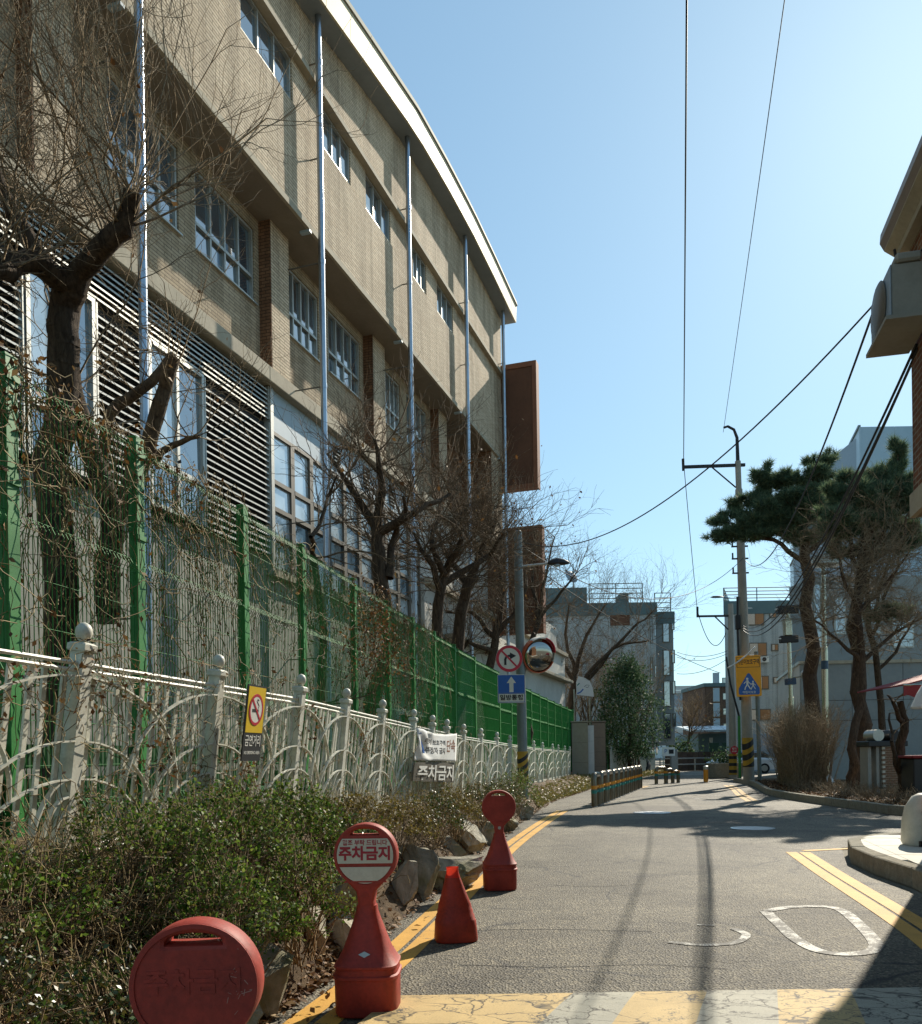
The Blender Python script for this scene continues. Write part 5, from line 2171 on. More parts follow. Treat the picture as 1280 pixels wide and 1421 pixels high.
g1 = at(806, 1084, 42.5)
g2 = at(832, 1082, 44.5)
pillar('grey granite gate pillar next to the end of the white fence', g1.x, g1.y, .78, .9, at(806, 1003, 42.5).z, M['tile_grey'], 3, -.15)
pillar('brown granite gate pillar nearer the road, right of the grey one', g2.x, g2.y, .66, .9, at(832, 1003, 44.5).z, M['tile_brown'], 4, -.15)
gp = at(820.5, 1042, 43.2)
t = thing('notice_board', 'narrow white notice board between the two gate pillars', 'notice board', (gp.x, gp.y, 0), -.15)
MB().box(-.16, .16, -.03, .03, .2, 2.85).build('board', M['white'], t)
for z in (.9, 1.5, 2.1):
    MB().box(-.13, .13, -.035, -.031, z, z + .5).build('sheet', M['print_white'], t)
sp = at(811, 951, 46)
t = thing('sign_board', 'white quarter round school board on two thin posts behind the gate pillars', 'sign board', (sp.x, sp.y, 0), .0)
zt, zb = at(811, 939, 46).z, at(811, 964, 46).z
out = [(-.42, zb - .0), (.52, zb - .12), (.46, zb + .35), (.3, zb + .75), (.0, zt - .05), (-.3, zt + .02), (-.42, zt - .3)]
plate([out], .06, 'board', M['white'], t, 0)
plate([stroke([(-.38, zb + .06), (-.2, zb + .14), (-.05, zb + .3)], .07)], .004, 'mark', M['sign_blue'], t, -.003)
plate([stroke([(-.38, zb + .5), (-.25, zb + .62)], .06)], .004, 'mark', M['teal_stripe'], t, -.003)
plate([stroke([(0, zb + .42), (.12, zb + .52), (.28, zb + .5), (.2, zb + .38), (.08, zb + .4)], .025)], .004, 'mark', M['print_black'], t, -.003)
for x in (-.55, .3):
    MB().tube([(x, .06, 0), (x, .06, zb + (.3 if x < 0 else 0))], .035, 6).build('post', M['pole_steel'], t)


def hoop(label, p, q, first=None, h=.86, group='hoop guards along the left edge of the lane'):
    d = Vector(q) - Vector(p)
    L = d.length
    t = thing('hoop_guard', label, 'hoop guard', (p[0], p[1], 0), math.atan2(d.y, d.x), group)
    rr = .13
    pts = [(0, 0, 0), (0, 0, h - rr)] + [(rr - rr * math.cos(R(a)), 0, h - rr + rr * math.sin(R(a))) for a in (22, 45, 68, 90)]
    pts += [(L - a, b_, c_) for a, b_, c_ in reversed(pts)]
    MB().tube(pts, .08, 10).build('hoop', M['hoop_steel'], t, 40)
    for z, mt in ((.36, 'teal_stripe'), (.48, 'amber')):
        for x in (0, L):
            MB().tube([(x, 0, z), (x, 0, z + .09)], .0825, 10).build('reflective_band', M[mt], t, 40)
        MB().tube([(0, 0, z + .045), (L, 0, z + .045)], .03, 6).build('cross_bar', M[mt], t, 40)
    for x in (0, L):
        MB().lathe([(.1, 0), (.1, .012), (.06, .02)], 12, (x, 0, 0)).build('foot_plate', M['steel'], t)
    return t


a, b = Vector((3.56, 22.9)), Vector((7.42, 35.1))
NH = 10
for i in range(NH):
    p = a.lerp(b, i / NH)
    q = a.lerp(b, (i + .62) / NH)
    lab = f'striped steel hoop guard, {ORD[i]} from the near end of the long row' if i < NH - 1 else 'striped steel hoop guard at the far end of the long row'
    hoop(lab, p, q)
for i, (p, q) in enumerate((((8.85, 38.7), (9.35, 39.0)), ((9.4, 39.1), (9.75, 39.35)), ((9.8, 39.5), (10.1, 39.7)))):
    hoop(f'striped steel hoop guard by the far gate, {ORD[i]} of the short group', p, q, h=.72 - .1 * i, group='short group of hoop guards by the far gate')
bp = gr(980, 1086)
t = thing('bollard', 'orange bollard with grey cap standing alone at the end of the lane', 'bollard', (bp.x, bp.y, 0))
MB().lathe([(.11, 0), (.11, .6)], 14).build('post', M['amber'], t, 40)
MB().lathe([(.115, .6), (.115, .74), (.08, .77), (.002, .78)], 14).build('cap', M['alu'], t, 40)
MB().lathe([(.15, 0), (.15, .02), (.112, .03)], 14).build('base_ring', M['steel'], t, 40)

# evergreen beyond the gate
cx = at(872, 1010, 47)
t = thing('evergreen_tree', 'bushy evergreen tree above the far green fence', 'evergreen tree', (cx.x, cx.y, 0))
T = Tree(21)
T.limb([(0, 0, 0), (.1, 0, 2.5), (0, .1, 5.2)], .16, .04)
n = 15000
u = unit(rng.normal(size=(700, 3)))
hh = rng.uniform(0, 1, 700)
rad = 1.75 * np.sin(np.pi * np.clip(hh * .85 + .14, 0, 1)) ** .7 * (1 + .28 * np.sin(hh * 17 + u[:, 0] * 3) * np.cos(u[:, 1] * 4 + hh * 7))
C = np.stack([u[:, 0] * rad, u[:, 1] * rad, 1.2 + hh * 5.3], 1) + rng.normal(size=(700, 3)) * .2
P = C[rng.integers(0, 700, n)] + rng.normal(size=(n, 3)) * .17
obj('trunk', seg_tubes(T.thick, 8, 'trunk', .3), M['bark'], t)
obj('crown', leaf_cards(P, .14, .45), M['evergreen'], t)
# mass of bare brush behind the far fence
t = thing('bare_tree', 'grey brown thicket of bare branches left of the evergreen tree', 'bare tree', (0, 0, 0), 0, 'bare trees in front of the school')
T = Tree(33)
for i in range(46):
    p = at(735 + i * 3.4, 1000, 50 + T.r.uniform(-2, 2))
    p.z = .5
    T.grow(p, (T.r.gauss(0, .15), T.r.gauss(0, .15), 1), 4.2, .05, 3, 4, .12, .06, .6, .55, .006, 4)
T.build(t, M['bark_grey'], M['twig'], 500, leafsize=.12)

# white van parked in the yard, glimpsed through the mesh
yv_ = at(556, 975, 24)
t = thing('parked_van', 'white van parked in the school yard behind the green mesh fence', 'van', (yv_.x - .2, 25, .9), math.atan2(1, .28))
MB().loft([[(x, y, z) for x, y, z in ((-2, -.8, .3), (2, -.8, .3), (2, .8, .3), (-2, .8, .3))], [(x, y, z) for x, y, z in ((-2.05, -.85, .6), (2.05, -.85, .6), (2.05, .85, .6), (-2.05, .85, .6))], [(x, y, z) for x, y, z in ((-2.0, -.84, 1.1), (1.85, -.84, 1.1), (1.85, .84, 1.1), (-2.0, .84, 1.1))], [(x, y, z) for x, y, z in ((-1.9, -.72, 1.85), (1.3, -.72, 1.85), (1.3, .72, 1.85), (-1.9, .72, 1.85))]]).build('body', M['car_white'], t, bevel=.05)
for x0, x1 in ((-1.75, -.8), (-.7, .2), (.3, 1.2)):
    MB().add([(x0, -.845, 1.18), (x1, -.845, 1.18), (x1, -.765, 1.68), (x0, -.765, 1.68), (x0, -.80, 1.18), (x1, -.80, 1.18), (x1, -.72, 1.68), (x0, -.72, 1.68)], [(0, 1, 2, 3), (7, 6, 5, 4), (0, 4, 5, 1), (1, 5, 6, 2), (2, 6, 7, 3), (3, 7, 4, 0)]).build('window', M['glass_far'], t)
for x in (-1.3, 1.3):
    for y in (-.78, .62):
        mm = MB().lathe([(.05, -.02), (.32, -.02), (.34, 0), (.34, .16), (.32, .18), (.05, .18)], 18).mesh('wheel')
        mm.transform(Matrix.Translation((x, y + .16, .34)) @ Matrix.Rotation(R(90), 4, 'X'))
        obj('wheel', mm, M['tyre'], t)
# ================================================================== RIGHT SIDE: POLES
ub = gr(1040, 1089)
UY = ub.y
t = thing('utility_pole', 'tall concrete utility pole with striped foot and long cross arm above the school zone sign', 'utility pole', (ub.x, UY, 0), 0, None, (0, R(-1.1), 0))
uh = at(1021, 640, UY).z
MB().tube([(0, 0, 0), (0, 0, uh * .55), (0, 0, uh - 1.2), (0, 0, uh - 1.19), (0, 0, uh)], [.235, .19, .15, .12, .12], 16).build('pole', M['pole_conc'], t, 40)
MB().tube([(0, 0, uh - .3), (0, 0, uh + 1.0), (-.12, 0, uh + 1.35), (-.38, 0, uh + 1.5), (-.55, 0, uh + 1.45)], [.09, .07, .06, .055, .05], 8).build('swan_neck', M['cable'], t, 40)
zz = at(985, 646, UY).z
sl_ = MB().tube([(0, 0, .75), (0, 0, 2.0)], [.238, .232], 18).build('striped_sleeve', M['dull_yellow'], t, 40)
for q in range(3):
    z0 = .72 + q * .46
    v, f = [], []
    for j in range(21):
        a = 2 * math.pi * j / 20
        for dz in (0, .25):
            z = min(max(z0 + .16 * math.cos(a - .5) + dz, .76), 1.99)
            r_ = .242 - .005 * (z - .75)
            v.append((r_ * math.cos(a), r_ * math.sin(a), z))
    for j in range(20):
        f.append((2 * j, 2 * j + 2, 2 * j + 3, 2 * j + 1))
    mb = MB()
    mb.add(v, f)
    mb.build('black_band', M['black'], sl_, True)
mb = MB().box(-2.35, .3, -.05, .05, zz - .06, zz + .06)
mb.build('cross_arm', M['cable'], t)
MB().tube([(-1.1, 0, zz - .06), (-.12, 0, zz - .95)], .03, 6).build('arm_brace', M['cable'], t)
MB().tube([(-2.33, 0, zz - .15), (-2.33, 0, zz + .35)], .06, 8).build('insulator', M['cable'], t)
for z in (at(1036, 758, UY).z, at(1036, 775, UY).z, at(1036, 795, UY).z):
    MB().box(-.4, .3, -.03, .03, z - .03, z + .03).build('step_bracket', M['cable'], t)
    MB().tube([(-.36, 0, z), (-.36, 0, z + .25)], .035, 6).build('insulator', M['cable'], t)
for i in range(7):
    MB().tube([(-.2 * (-1) ** i, -.05, 5 + .5 * i), (-.38 * (-1) ** i, -.05, 5 + .5 * i)], .012, 5).build('climbing_peg', M['steel'], t)
MB().tube([(-.28, -.1, 3.6), (-.3, -.12, 6.5), (-.25, -.1, 8)], .05, 6).build('cable_guard', M['black'], t)
MB().box(-.4, -.2, -.25, -.05, 6.6, 7.2).build('junction_box', M['black'], t, bevel=.02)

gpz = gr(1046, 1089)
t = thing('sign_post', 'slim grey steel post standing close against the striped concrete pole', 'sign post', (gpz.x + .12, gpz.y - .45, 0), 0, None, (0, R(-.8), 0))
MB().tube([(0, 0, 0), (0, 0, 5.6)], .085, 12).build('post', M['pole_grey'], t, 40)
MB().lathe([(.16, 0), (.16, .02), (.09, .04)], 12).build('base_plate', M['steel'], t)
SYY = UY - .75
cs = at(1039.5, 938, SYY)
t = thing('school_zone_sign', 'amber school zone sign with blue triangle of two children on the concrete pole', 'road sign', (cs.x, cs.y, cs.z), R(2), None, (0, R(-1.3), R(2)))
u_ = SYY / FPX
hw, hh = 17.5 * u_, 28.5 * u_
plate([rect(-hw, hw, -hh, hh, .05)], .05, 'board', M['sign_orange'], t, .01)
plate([rect(-hw + .04, hw - .04, hh - .50, hh - .06), rect(-hw + .055, hw - .055, hh - .485, hh - .075)[::-1]], .004, 'border', M['print_black'], t, .006)
text('어린이보호구역', .245, 'lettering', M['print_black'], t, 0, .006, hh - .28, .001, .60, .004)
tri = [(-.42, -.78), (.42, -.78), (.44, -.72), (.44, -.52), (.06, .08), (0, .12), (-.06, .08), (-.44, -.52), (-.44, -.72)]
plate([tri], .004, 'blue_triangle', M['sign_blue'], t, .005)


def kid(x, z, s, name='figure'):
    th = .004
    mk = M['print_white']
    o = plate([circ(x, z + .50 * s, .055 * s, 12)], th, name, mk, t, .0005)
    for pts, w_ in ((([x, z + .44 * s], [x, z + .22 * s]), .10), (([x, z + .24 * s], [x - .10 * s, z + .1 * s], [x - .13 * s, z - .02 * s]), .05), (([x, z + .24 * s], [x + .09 * s, z + .1 * s], [x + .15 * s, z + .0 * s]), .05), (([x, z + .42 * s], [x - .12 * s, z + .32 * s], [x - .17 * s, z + .27 * s]), .035), (([x, z + .42 * s], [x + .12 * s, z + .28 * s], [x + .19 * s, z + .25 * s]), .035)):
        plate([stroke(pts, w_ * s)], th, 'limb', mk, o, .0005 - .0003)


kid(-.07, -.56, .88)
kid(.17, -.56, .64)
text('어린이보호', .125, 'lettering', M['print_white'], t, 0, .002, -.69, .001, 1.0, .001)

# camera pole with boxes
cp = gr(1103, 1092)
CY_ = 34.0
p0 = at(1103, 1080, CY_)
t = thing('camera_pole', 'beige camera pole with dark boxes on its arms left of the pine trunk', 'camera pole', (p0.x, CY_, 0), 0, None, (0, R(-1.4), 0))
zt = at(1096, 845, CY_).z
MB().tube([(0, 0, 0), (0, 0, zt * .5), (0, 0, zt * .5 + .01), (0, 0, zt)], [.115, .115, .085, .08], 12).build('pole', M['pole_steel'], t, 40)
for px, py, ww, hh_ in ((1096, 846, .42, .16), (1099, 887, .36, .14)):
    z = at(px, py, CY_).z
    MB().box(-ww, ww, -.12, .12, z - hh_, z + hh_).build('camera_box', M['black'], t, bevel=.02)
    MB().lathe([(.09, 0), (.07, .05), (.002, .06)], 10, (-ww - .02, -.05, z)).build('lens', M['white'], t)
z = at(1096, 870, CY_).z
MB().box(-.18, .1, -.16, .12, z - .35, z + .35).build('control_box', M['pole_steel'], t, bevel=.02)
z = at(1099, 946, CY_).z
MB().box(-.17, .17, -.17, .17, z - .12, z + .12).build('collar', flat('dark blue band', '2b4560'), t)
MB().tube([(.1, 0, z + .15), (.5, -.05, z + .2), (.62, -.05, z + .35)], .035, 6).build('arm', M['pole_steel'], t)
MB().lathe([(.05, .25), (.2, .1), (.22, -.05), (.14, -.2), (.002, -.24)], 12, (.62, -.05, z + .25)).build('dome_camera', M['alu'], t, True)

sp_ = gr(1148, 1092)
SSY = 32.5
p0 = at(1147.5, 1091, SSY)
t = thing('steel_pole', 'shiny stainless pole with blue band standing in the bed right of the pine trunk', 'pole', (p0.x, SSY, .15))
zt = at(1147, 782, SSY).z - .15
MB().tube([(0, 0, 0), (0, 0, zt * .62), (0, 0, zt * .62 + .02), (0, 0, zt)], [.125, .125, .09, .085], 14).build('pole', M['pole_steel'], t, 40)
z = at(1148, 923, SSY).z - .15
MB().tube([(0, 0, z - .16), (0, 0, z + .16)], .133, 14).build('blue_band', flat('blue band', '39566e'), t, 40)
z = at(1148, 1013, SSY).z - .15
MB().tube([(0, 0, z - .07), (0, 0, z + .07)], .13, 14).build('red_sticker', M['sign_red'], t, 40)
MB().box(-.5, .5, -.3, .3, zt - .05, zt + .18).build('top_box', M['alu'], t, bevel=.02)
mb = MB().lathe([(.3, 0), (.26, .12), (.16, .3), (.13, .34)], 10)
mb.build('foot_wrap', M['cloth_white'], t)

# second utility pole at the far corner with stop sign
p0 = gr(1018, 1084)
Y2 = 44.5
p0 = at(1018, 1086, Y2)
t = thing('utility_pole', 'farther utility pole by the grey apartment corner with lamp and stop sign', 'utility pole', (p0.x, Y2, 0))
z2t = at(1013, 838, Y2).z
MB().tube([(0, 0, 0), (0, 0, z2t)], [.2, .13], 14).build('pole', M['pole_conc'], t, 40)
za = at(990, 855, Y2).z
MB().box(-1.75, .1, -.05, .05, za - .05, za + .05).build('cross_arm', M['cable'], t)
MB().tube([(-1.73, 0, za - .05), (-1.73, 0, za + .5)], .06, 6).build('insulator', M['cable'], t)
MB().tube([(-.85, 0, za), (-.1, 0, za - .75)], .035, 6).build('arm_brace', M['cable'], t)
zl_ = at(1000, 829, Y2).z
MB().loft([[(-1.05 + u * .72, .12 * w_ * math.cos(R(a)), zl_ + .09 * w_ * math.sin(R(a)) * (1 if a < 180 else .3)) for a in range(0, 360, 30)] for u, w_ in ((0, .1), (.2, .9), (.6, 1), (.9, .6), (1, .3))]).build('lamp_head', M['black'], t, 40)
MB().tube([(-.35, 0, zl_), (0, 0, zl_ - .05)], .03, 6).build('lamp_arm', M['steel'], t)
mb = MB().tube([(0, 0, .2), (0, 0, 1.3)], .208, 14).build('striped_sleeve', M['dull_yellow'], t, 40)
for q in range(3):
    MB().tube([(0, 0, .3 + q * .36), (0, 0, .46 + q * .36)], .2115, 14, False).build('black_band', M['black'], mb, 40)
c3 = at(1019.5, 1041, Y2 - .3)
t = thing('stop_sign', 'small round red stop sign on the farther pole', 'road sign', (c3.x, c3.y, c3.z))
plate([circ(0, 0, .22, 8)], .02, 'plate', M['sign_red'], t, 0)
text('정지', .13, 'lettering', M['print_white'], t, 0, -.002, .06, .001, 1, .002)
text('STOP', .1, 'lettering', M['print_white'], t, 0, -.002, -.07, .001, 1, .002)
pg = at(1027, 1060, 43)
t = thing('steel_pole', 'thin green drain post between the two utility poles', 'pole', (pg.x, 43, 0))
MB().tube([(0, 0, 0), (0, 0, 3.2)], .07, 8).build('pole', M['green'], t, 40)
MB().tube([(0, 0, 3.2), (-.4, 0, 4.8), (-.6, 0, 6.2)], .05, 6).build('hose', M['cable'], t, 40)

# ================================================================== PINES AND BARE TREES ON THE RIGHT


def pine(label, trunk, Y, r0, limbs, clumps, seed, ntuft, group='pines in the right hand bed'):
    t = thing('pine_tree', label, 'pine tree', (0, 0, 0), 0, group)
    T = Tree(seed)
    b_ = at(*trunk[0], Y)
    b_.z = .1
    T.limb([b_] + [at(x, y, Y) for x, y in trunk[1:]], r0, r0 * .5)
    for lb in limbs:
        T.limb([at(x, y, Y + dy) for x, y, dy in lb], r0 * .34, r0 * .1)
    obj('trunk', seg_tubes(T.thick, 10, 'trunk', .35), M['bark_red'], t)
    N = ntuft
    wts = np.array([c[2] * c[3] for c in clumps], float)
    wts /= wts.sum()
    ci = rng.choice(len(clumps), N, p=wts)
    ctr = np.array([tuple(at(c[0], c[1], Y + c[4])) for c in clumps])
    rx = np.array([c[2] * Y / FPX for c in clumps])
    rz = np.array([c[3] * Y / FPX for c in clumps])
    u = unit(rng.normal(size=(N, 3)))
    rr = rng.uniform(.25, 1, (N, 1)) ** .45
    # knots of tufts: twigs
    lump = 1 + .42 * np.sin(u[:, :1] * 7 + ci[:, None] * 3.1) * np.cos(u[:, 1:2] * 6 + u[:, 2:3] * 5 + ci[:, None])
    S = np.stack([rx[ci], rx[ci] * .9, rz[ci]], 1)
    # each bough carries its needles in separate pads with gaps between them
    NP = 11
    pu = unit(rng.normal(size=(len(clumps) * NP, 3))).reshape(len(clumps), NP, 3) * rng.uniform(.45, 1.02, (len(clumps), NP, 1))
    pi_ = rng.integers(0, NP, N)
    pad = pu[ci, pi_]
    P = ctr[ci] + (pad + u * rr * np.array((.36, .36, .30))) * S
    u = unit(u + pad * .6)
    ax = unit(u * np.array((1, 1, .5)) + np.array((0, 0, .7)) + rng.normal(size=(N, 3)) * .35)
    K = 16
    L = rng.uniform(.17, .3, (N, K, 1))
    dd = ax[:, None, :] * .8 + rng.normal(size=(N, K, 3)) * .55
    dd /= np.linalg.norm(dd, axis=2, keepdims=True)
    base = P[:, None, :] + ax[:, None, :] * rng.uniform(-.12, .06, (N, K, 1))
    sd_ = np.cross(dd, rng.normal(size=(N, K, 3)))
    sd_ /= np.maximum(np.linalg.norm(sd_, axis=2, keepdims=True), 1e-6)
    V = np.empty((N, K, 3, 3))
    V[:, :, 0] = base - sd_ * .012
    V[:, :, 1] = base + sd_ * .012
    V[:, :, 2] = base + dd * L
    obj('crown', fast(V.reshape(-1, 3), np.arange(N * K * 3).reshape(-1, 3), 'crown'), M['needle'], t)
    # twigs from clump hearts
    sg = []
    for i in rng.integers(0, N, 420):
        a = ctr[ci[i]] * .6 + P[i] * .4
        a[2] -= .15
        sg.append((*a, *P[i], .014, .006))
    obj('twig', seg_tubes(sg, 3, 'twig'), M['bark_red'], t)['kind'] = 'stuff'
    return t


pine('red trunked pine with layered crown reaching left across the concrete utility pole', [(1133, 1096), (1128, 980), (1122, 860), (1117, 775), (1112, 730)], 31.3, .30,
     [[(1117, 780, 0), (1085, 755, -.2), (1055, 743, -.5), (1020, 748, -.6)], [(1115, 760, 0), (1090, 720, .3), (1065, 700, .5)], [(1114, 745, 0), (1130, 690, .2), (1145, 650, .4)], [(1116, 770, 0), (1150, 745, -.4), (1165, 730, -.6)]],
     [(1110, 672, 50, 18, 0), (1062, 704, 46, 17, .6), (1035, 722, 38, 15, -.5), (1010, 745, 24, 11, -.6), (1085, 735, 40, 16, -.4), (1130, 715, 42, 20, .5), (1150, 690, 26, 22, .3), (1075, 668, 26, 12, .2), (1136, 648, 20, 12, .2), (1152, 634, 11, 9, .3), (1066, 650, 6, 10, .2), (1052, 658, 12, 7, 0), (1100, 700, 45, 20, -1), (1120, 745, 26, 12, 0), (1045, 742, 30, 10, -.8), (1000, 744, 12, 7, -.4), (1028, 700, 20, 8, .4)], 31, 5600)
pine('second pine half hidden behind brown twigs, with one upright leader shoot', [(1186, 1090), (1189, 960), (1193, 820), (1205, 740), (1225, 690)], 26.5, .22,
     [[(1195, 800, 0), (1225, 745, .3), (1245, 690, .4), (1247, 630, .4)], [(1193, 790, 0), (1170, 735, -.3), (1165, 700, 0)], [(1194, 790, 0), (1240, 760, -.5), (1270, 700, -.4)]],
     [(1190, 690, 36, 24, 0), (1225, 680, 36, 24, .5), (1247, 634, 9, 26, .4), (1262, 680, 20, 24, -.2), (1170, 725, 36, 24, -.5), (1210, 720, 44, 26, 0), (1245, 715, 34, 22, .3), (1180, 665, 20, 14, .4), (1230, 852, 30, 10, .6), (1262, 748, 22, 20, .5), (1222, 757, 34, 14, .6), (1168, 762, 20, 12, .8), (1150, 720, 22, 14, .6), (1160, 690, 20, 16, .2), (1240, 655, 14, 12, .4)], 32, 6200)


def right_tree(label, pts, Y, r, forks, n, ln, seed, mat='bark_red', twig='twig', nch=6):
    t = thing('bare_tree', label, 'bare tree', (0, 0, 0), 0, 'bare trees in the right hand bed')
    T = Tree(seed)
    b_ = at(*pts[0], Y)
    b_.z = .1
    trunk = T.limb([b_] + [at(x, y, Y) for x, y in pts[1:]], r, r * .6)
    ls = []
    for f in forks:
        ls.append(T.limb([at(x, y, Y + T.r.uniform(-.6, .6) * (i > 0)) for i, (x, y) in enumerate(f)], r * .5, r * .15))
    for lb in ls + [trunk[-4:]]:
        for _ in range(n):
            p = lb[T.r.randrange(len(lb) // 3, len(lb))]
            T.grow(p, (T.r.gauss(0, .9), T.r.gauss(0, .9), T.r.uniform(-.2, 1)), ln * T.r.uniform(.5, 1.2), .016, 2, nch, .2, .03, .6, .7, .0045, 5)
    T.build(t, M[mat], M[twig], 0)


right_tree('bare tree with winding reddish trunk and dense brown twigs', [(1183, 1092), (1182, 1040), (1195, 980), (1196, 900), (1190, 830)], 25.6, .15,
           [[(1190, 840), (1170, 800), (1160, 760)], [(1190, 830), (1200, 790), (1215, 750)], [(1192, 850), (1230, 810), (1260, 770)], [(1196, 920), (1165, 890), (1130, 860)], [(1196, 920), (1240, 880), (1275, 860)]], 20, 1.35, 41)
right_tree('thin dark bare tree leaning over the red canopy', [(1226, 1095), (1224, 1000), (1218, 930), (1205, 850), (1205, 800)], 28.0, .13,
           [[(1208, 860), (1230, 790), (1240, 740)], [(1206, 820), (1190, 770), (1175, 740)], [(1218, 930), (1250, 890), (1278, 850)], [(1212, 880), (1240, 800), (1268, 750)]], 18, 1.3, 42, 'bark')
right_tree('short forked bare trunk in front of the brick oven', [(1252, 1110), (1250, 1050), (1256, 1000), (1250, 975)], 21.5, .14,
           [[(1256, 1005), (1240, 975), (1232, 965)], [(1250, 1075), (1238, 1030), (1235, 990)]], 2, .7, 43, 'bark', nch=3)

# brown stick hedge
t = thing('bare_hedge', 'tall hedge of bare brown sticks behind the kerb, left of the pine trunk', 'hedge', (0, 0, 0))
sg = []
for _ in range(1500):
    y = rng.uniform(27.5, 34.5)
    x = lerp_tab([(27, 10.7), (31, 11.7), (35, 12.9)], y) + rng.uniform(0, 1.2)
    p = np.array((x, y, .1))
    d = unit(np.array([[rng.normal() * .13, rng.normal() * .13, 1]]))[0]
    h = rng.uniform(1.6, 2.9)
    k_ = 5
    for i in range(k_):
        q = p + d * h / k_
        sg.append((*p, *q, .011 - .0014 * i, .0096 - .0014 * i))
        if i > 1:
            for _b in range(2):
                e_ = unit((d + rng.normal(size=3) * .7)[None])[0]
                m_ = q + e_ * rng.uniform(.15, .45)
                sg.append((*q, *m_, .005, .003))
        d = unit((d + rng.normal(size=3) * .13)[None])[0]
        p = q
st_ = obj('stick', seg_tubes(sg, 3, 'stick'), M['twig'], t)
st_['kind'] = 'stuff'
sg = []
for _ in range(1800):
    y = rng.uniform(17.2, 28)
    x = lerp_tab([(17, 9.75), (23, 9.9), (28, 10.6)], y) + rng.uniform(0.1, 2.6)
    p = np.array((x, y, .12))
    d = unit(np.array([[rng.normal() * .5, rng.normal() * .5, 1]]))[0]
    for i in range(4):
        q = p + d * rng.uniform(.05, .16)
        sg.append((*p, *q, .006, .004))
        d = unit((d + rng.normal(size=3) * .4)[None])[0]
        p = q
tag(struct(obj('dry_weeds', seg_tubes(sg, 3, 'dry_weeds'), M['twig']), 'stuff'), 'dry brown weeds and low twigs behind the far right kerb')
shrub((10.35, 18.4, .15), (.35, .35, .3), 900, M['box_leaf'], 'small bright green plant at the near corner of the right hand bed', .06, group='plants in the right hand bed', stems=10)

# brick oven, drum, bins, canopies
OY = 24.5
ob = at(1232, 1085, OY)
t = thing('brick_oven', 'brick barbecue oven with black grill top under the red canopy', 'oven', (ob.x, OY, .15), .1)
zt = at(1232, 1036, OY).z - .15
MB().box(-.29, .29, -.24, .24, 0, zt - .005).build('mortar_core', M['stand_white'], t)
bme = MB().box(-.098, .098, -.02, .02, -.0285, .0285).mesh('brick')
bme.materials.append(M['brick_house'])
rowh = .067
for r_ in range(int(zt / rowh)):
    for c_ in range(3):
        o = bpy.data.objects.new('brick', bme)
        COL.objects.link(o)
        o.parent = t
        x = -.21 + c_ * .208 + (.104 if r_ % 2 else 0) - .0
        if x > .22:
            continue
        o.location = (x, -.235, .04 + r_ * rowh)
MB().box(-.75, .45, -.32, .32, zt, zt + .16).build('grill_top', M['black'], t, bevel=.02)
MB().box(-.7, -.6, -.2, .2, 0, zt).box(-.45, -.36, -.2, .2, 0, zt).build('leg', M['pole_conc'], t)
mm = MB().lathe([(.002, -.3), (.16, -.3), (.16, .3), (.002, .3)], 14).mesh('drum')
mm.transform(Matrix.Translation((.05, 0, zt + .32)) @ Matrix.Rotation(R(90), 4, 'X'))
obj('drum', mm, M['black'], t, 40)
mm = MB().lathe([(.13, -.25), (.17, -.25), (.17, .25), (.13, .25)], 14).mesh('lid')
mm.transform(Matrix.Translation((-.4, 0, zt + .32)) @ Matrix.Rotation(R(90), 4, 'X'))
obj('pot', mm, M['alu'], t, 40)
CY2 = 20.0
c0, c1_ = at(1223, 955, CY2), at(1300, 930, CY2)
t = thing('canopy', 'dark red canopy with drooping valance at the right edge', 'canopy', (c0.x, CY2, 0))
zc0 = c0.z
mb = MB()
mb.add([(0, -1, zc0), (2.2, -1, zc0 + .55), (2.2, 1.2, zc0 + .55), (0, 1.2, zc0), (0, -1, zc0 - .03), (2.2, -1, zc0 + .52), (2.2, 1.2, zc0 + .52), (0, 1.2, zc0 - .03)], [(0, 1, 2, 3), (7, 6, 5, 4), (0, 4, 5, 1), (1, 5, 6, 2), (2, 6, 7, 3), (3, 7, 4, 0)])
mb.build('roof_cloth', M['red_cloth'], t)
v, f = [], []
for i in range(31):
    x = i * .07
    for zq in (0, -.24 + .03 * math.sin(i * 1.3)):
        v.append((x, -1.02 + .02 * math.sin(i * 1.1), zc0 - .02 + zq))
for i in range(30):
    f.append((2 * i, 2 * i + 2, 2 * i + 3, 2 * i + 1))
mb = MB()
mb.add(v, f)
vl_ = mb.build('valance', M['red_cloth'], t, True)
MB().tube([(0, -1, zc0 - .01), (2.2, -1, zc0 - .01)], .025, 6).build('front_bar', M['pole_steel'], t)
for x, y in ((1.9, -.9), (1.9, 1.1)):
    MB().tube([(x, y, .15), (x, y, zc0)], .03, 6).build('post', M['pole_steel'], t)
u0_ = at(1290, 968, 17)
t = thing('parasol', 'folded white parasol at the right edge below the red canopy', 'parasol', (u0_.x, 17, .2))
zz_ = u0_.z
MB().lathe([(.33, zz_ - .42), (.34, zz_ - .38), (.22, zz_ - .1), (.1, zz_ + .1), (.002, zz_ + .2)], 10).build('cloth', M['cloth_white'], t)
MB().tube([(0, 0, 0), (0, 0, zz_ - .2)], .025, 6).build('pole', M['alu'], t)
bx_ = at(1276, 1068, 21)
t = thing('waste_bin', 'black bin with yellow reflective stripes at the right edge', 'bin', (bx_.x + .15, 21, .15), 0)
MB().box(-.45, .45, -.3, .3, 0, 1.05).build('body', M['black'], t, bevel=.03)
MB().box(-.5, .5, -.35, .35, 1.05, 1.12).build('lid', M['red_cloth'], t, bevel=.02)
for q in range(4):
    MB().box(.12, .3, -.306, -.30, .1 + q * .23, .22 + q * .23).build('stripe', M['amber'], t)
wb = at(1274, 1188, 10.6)
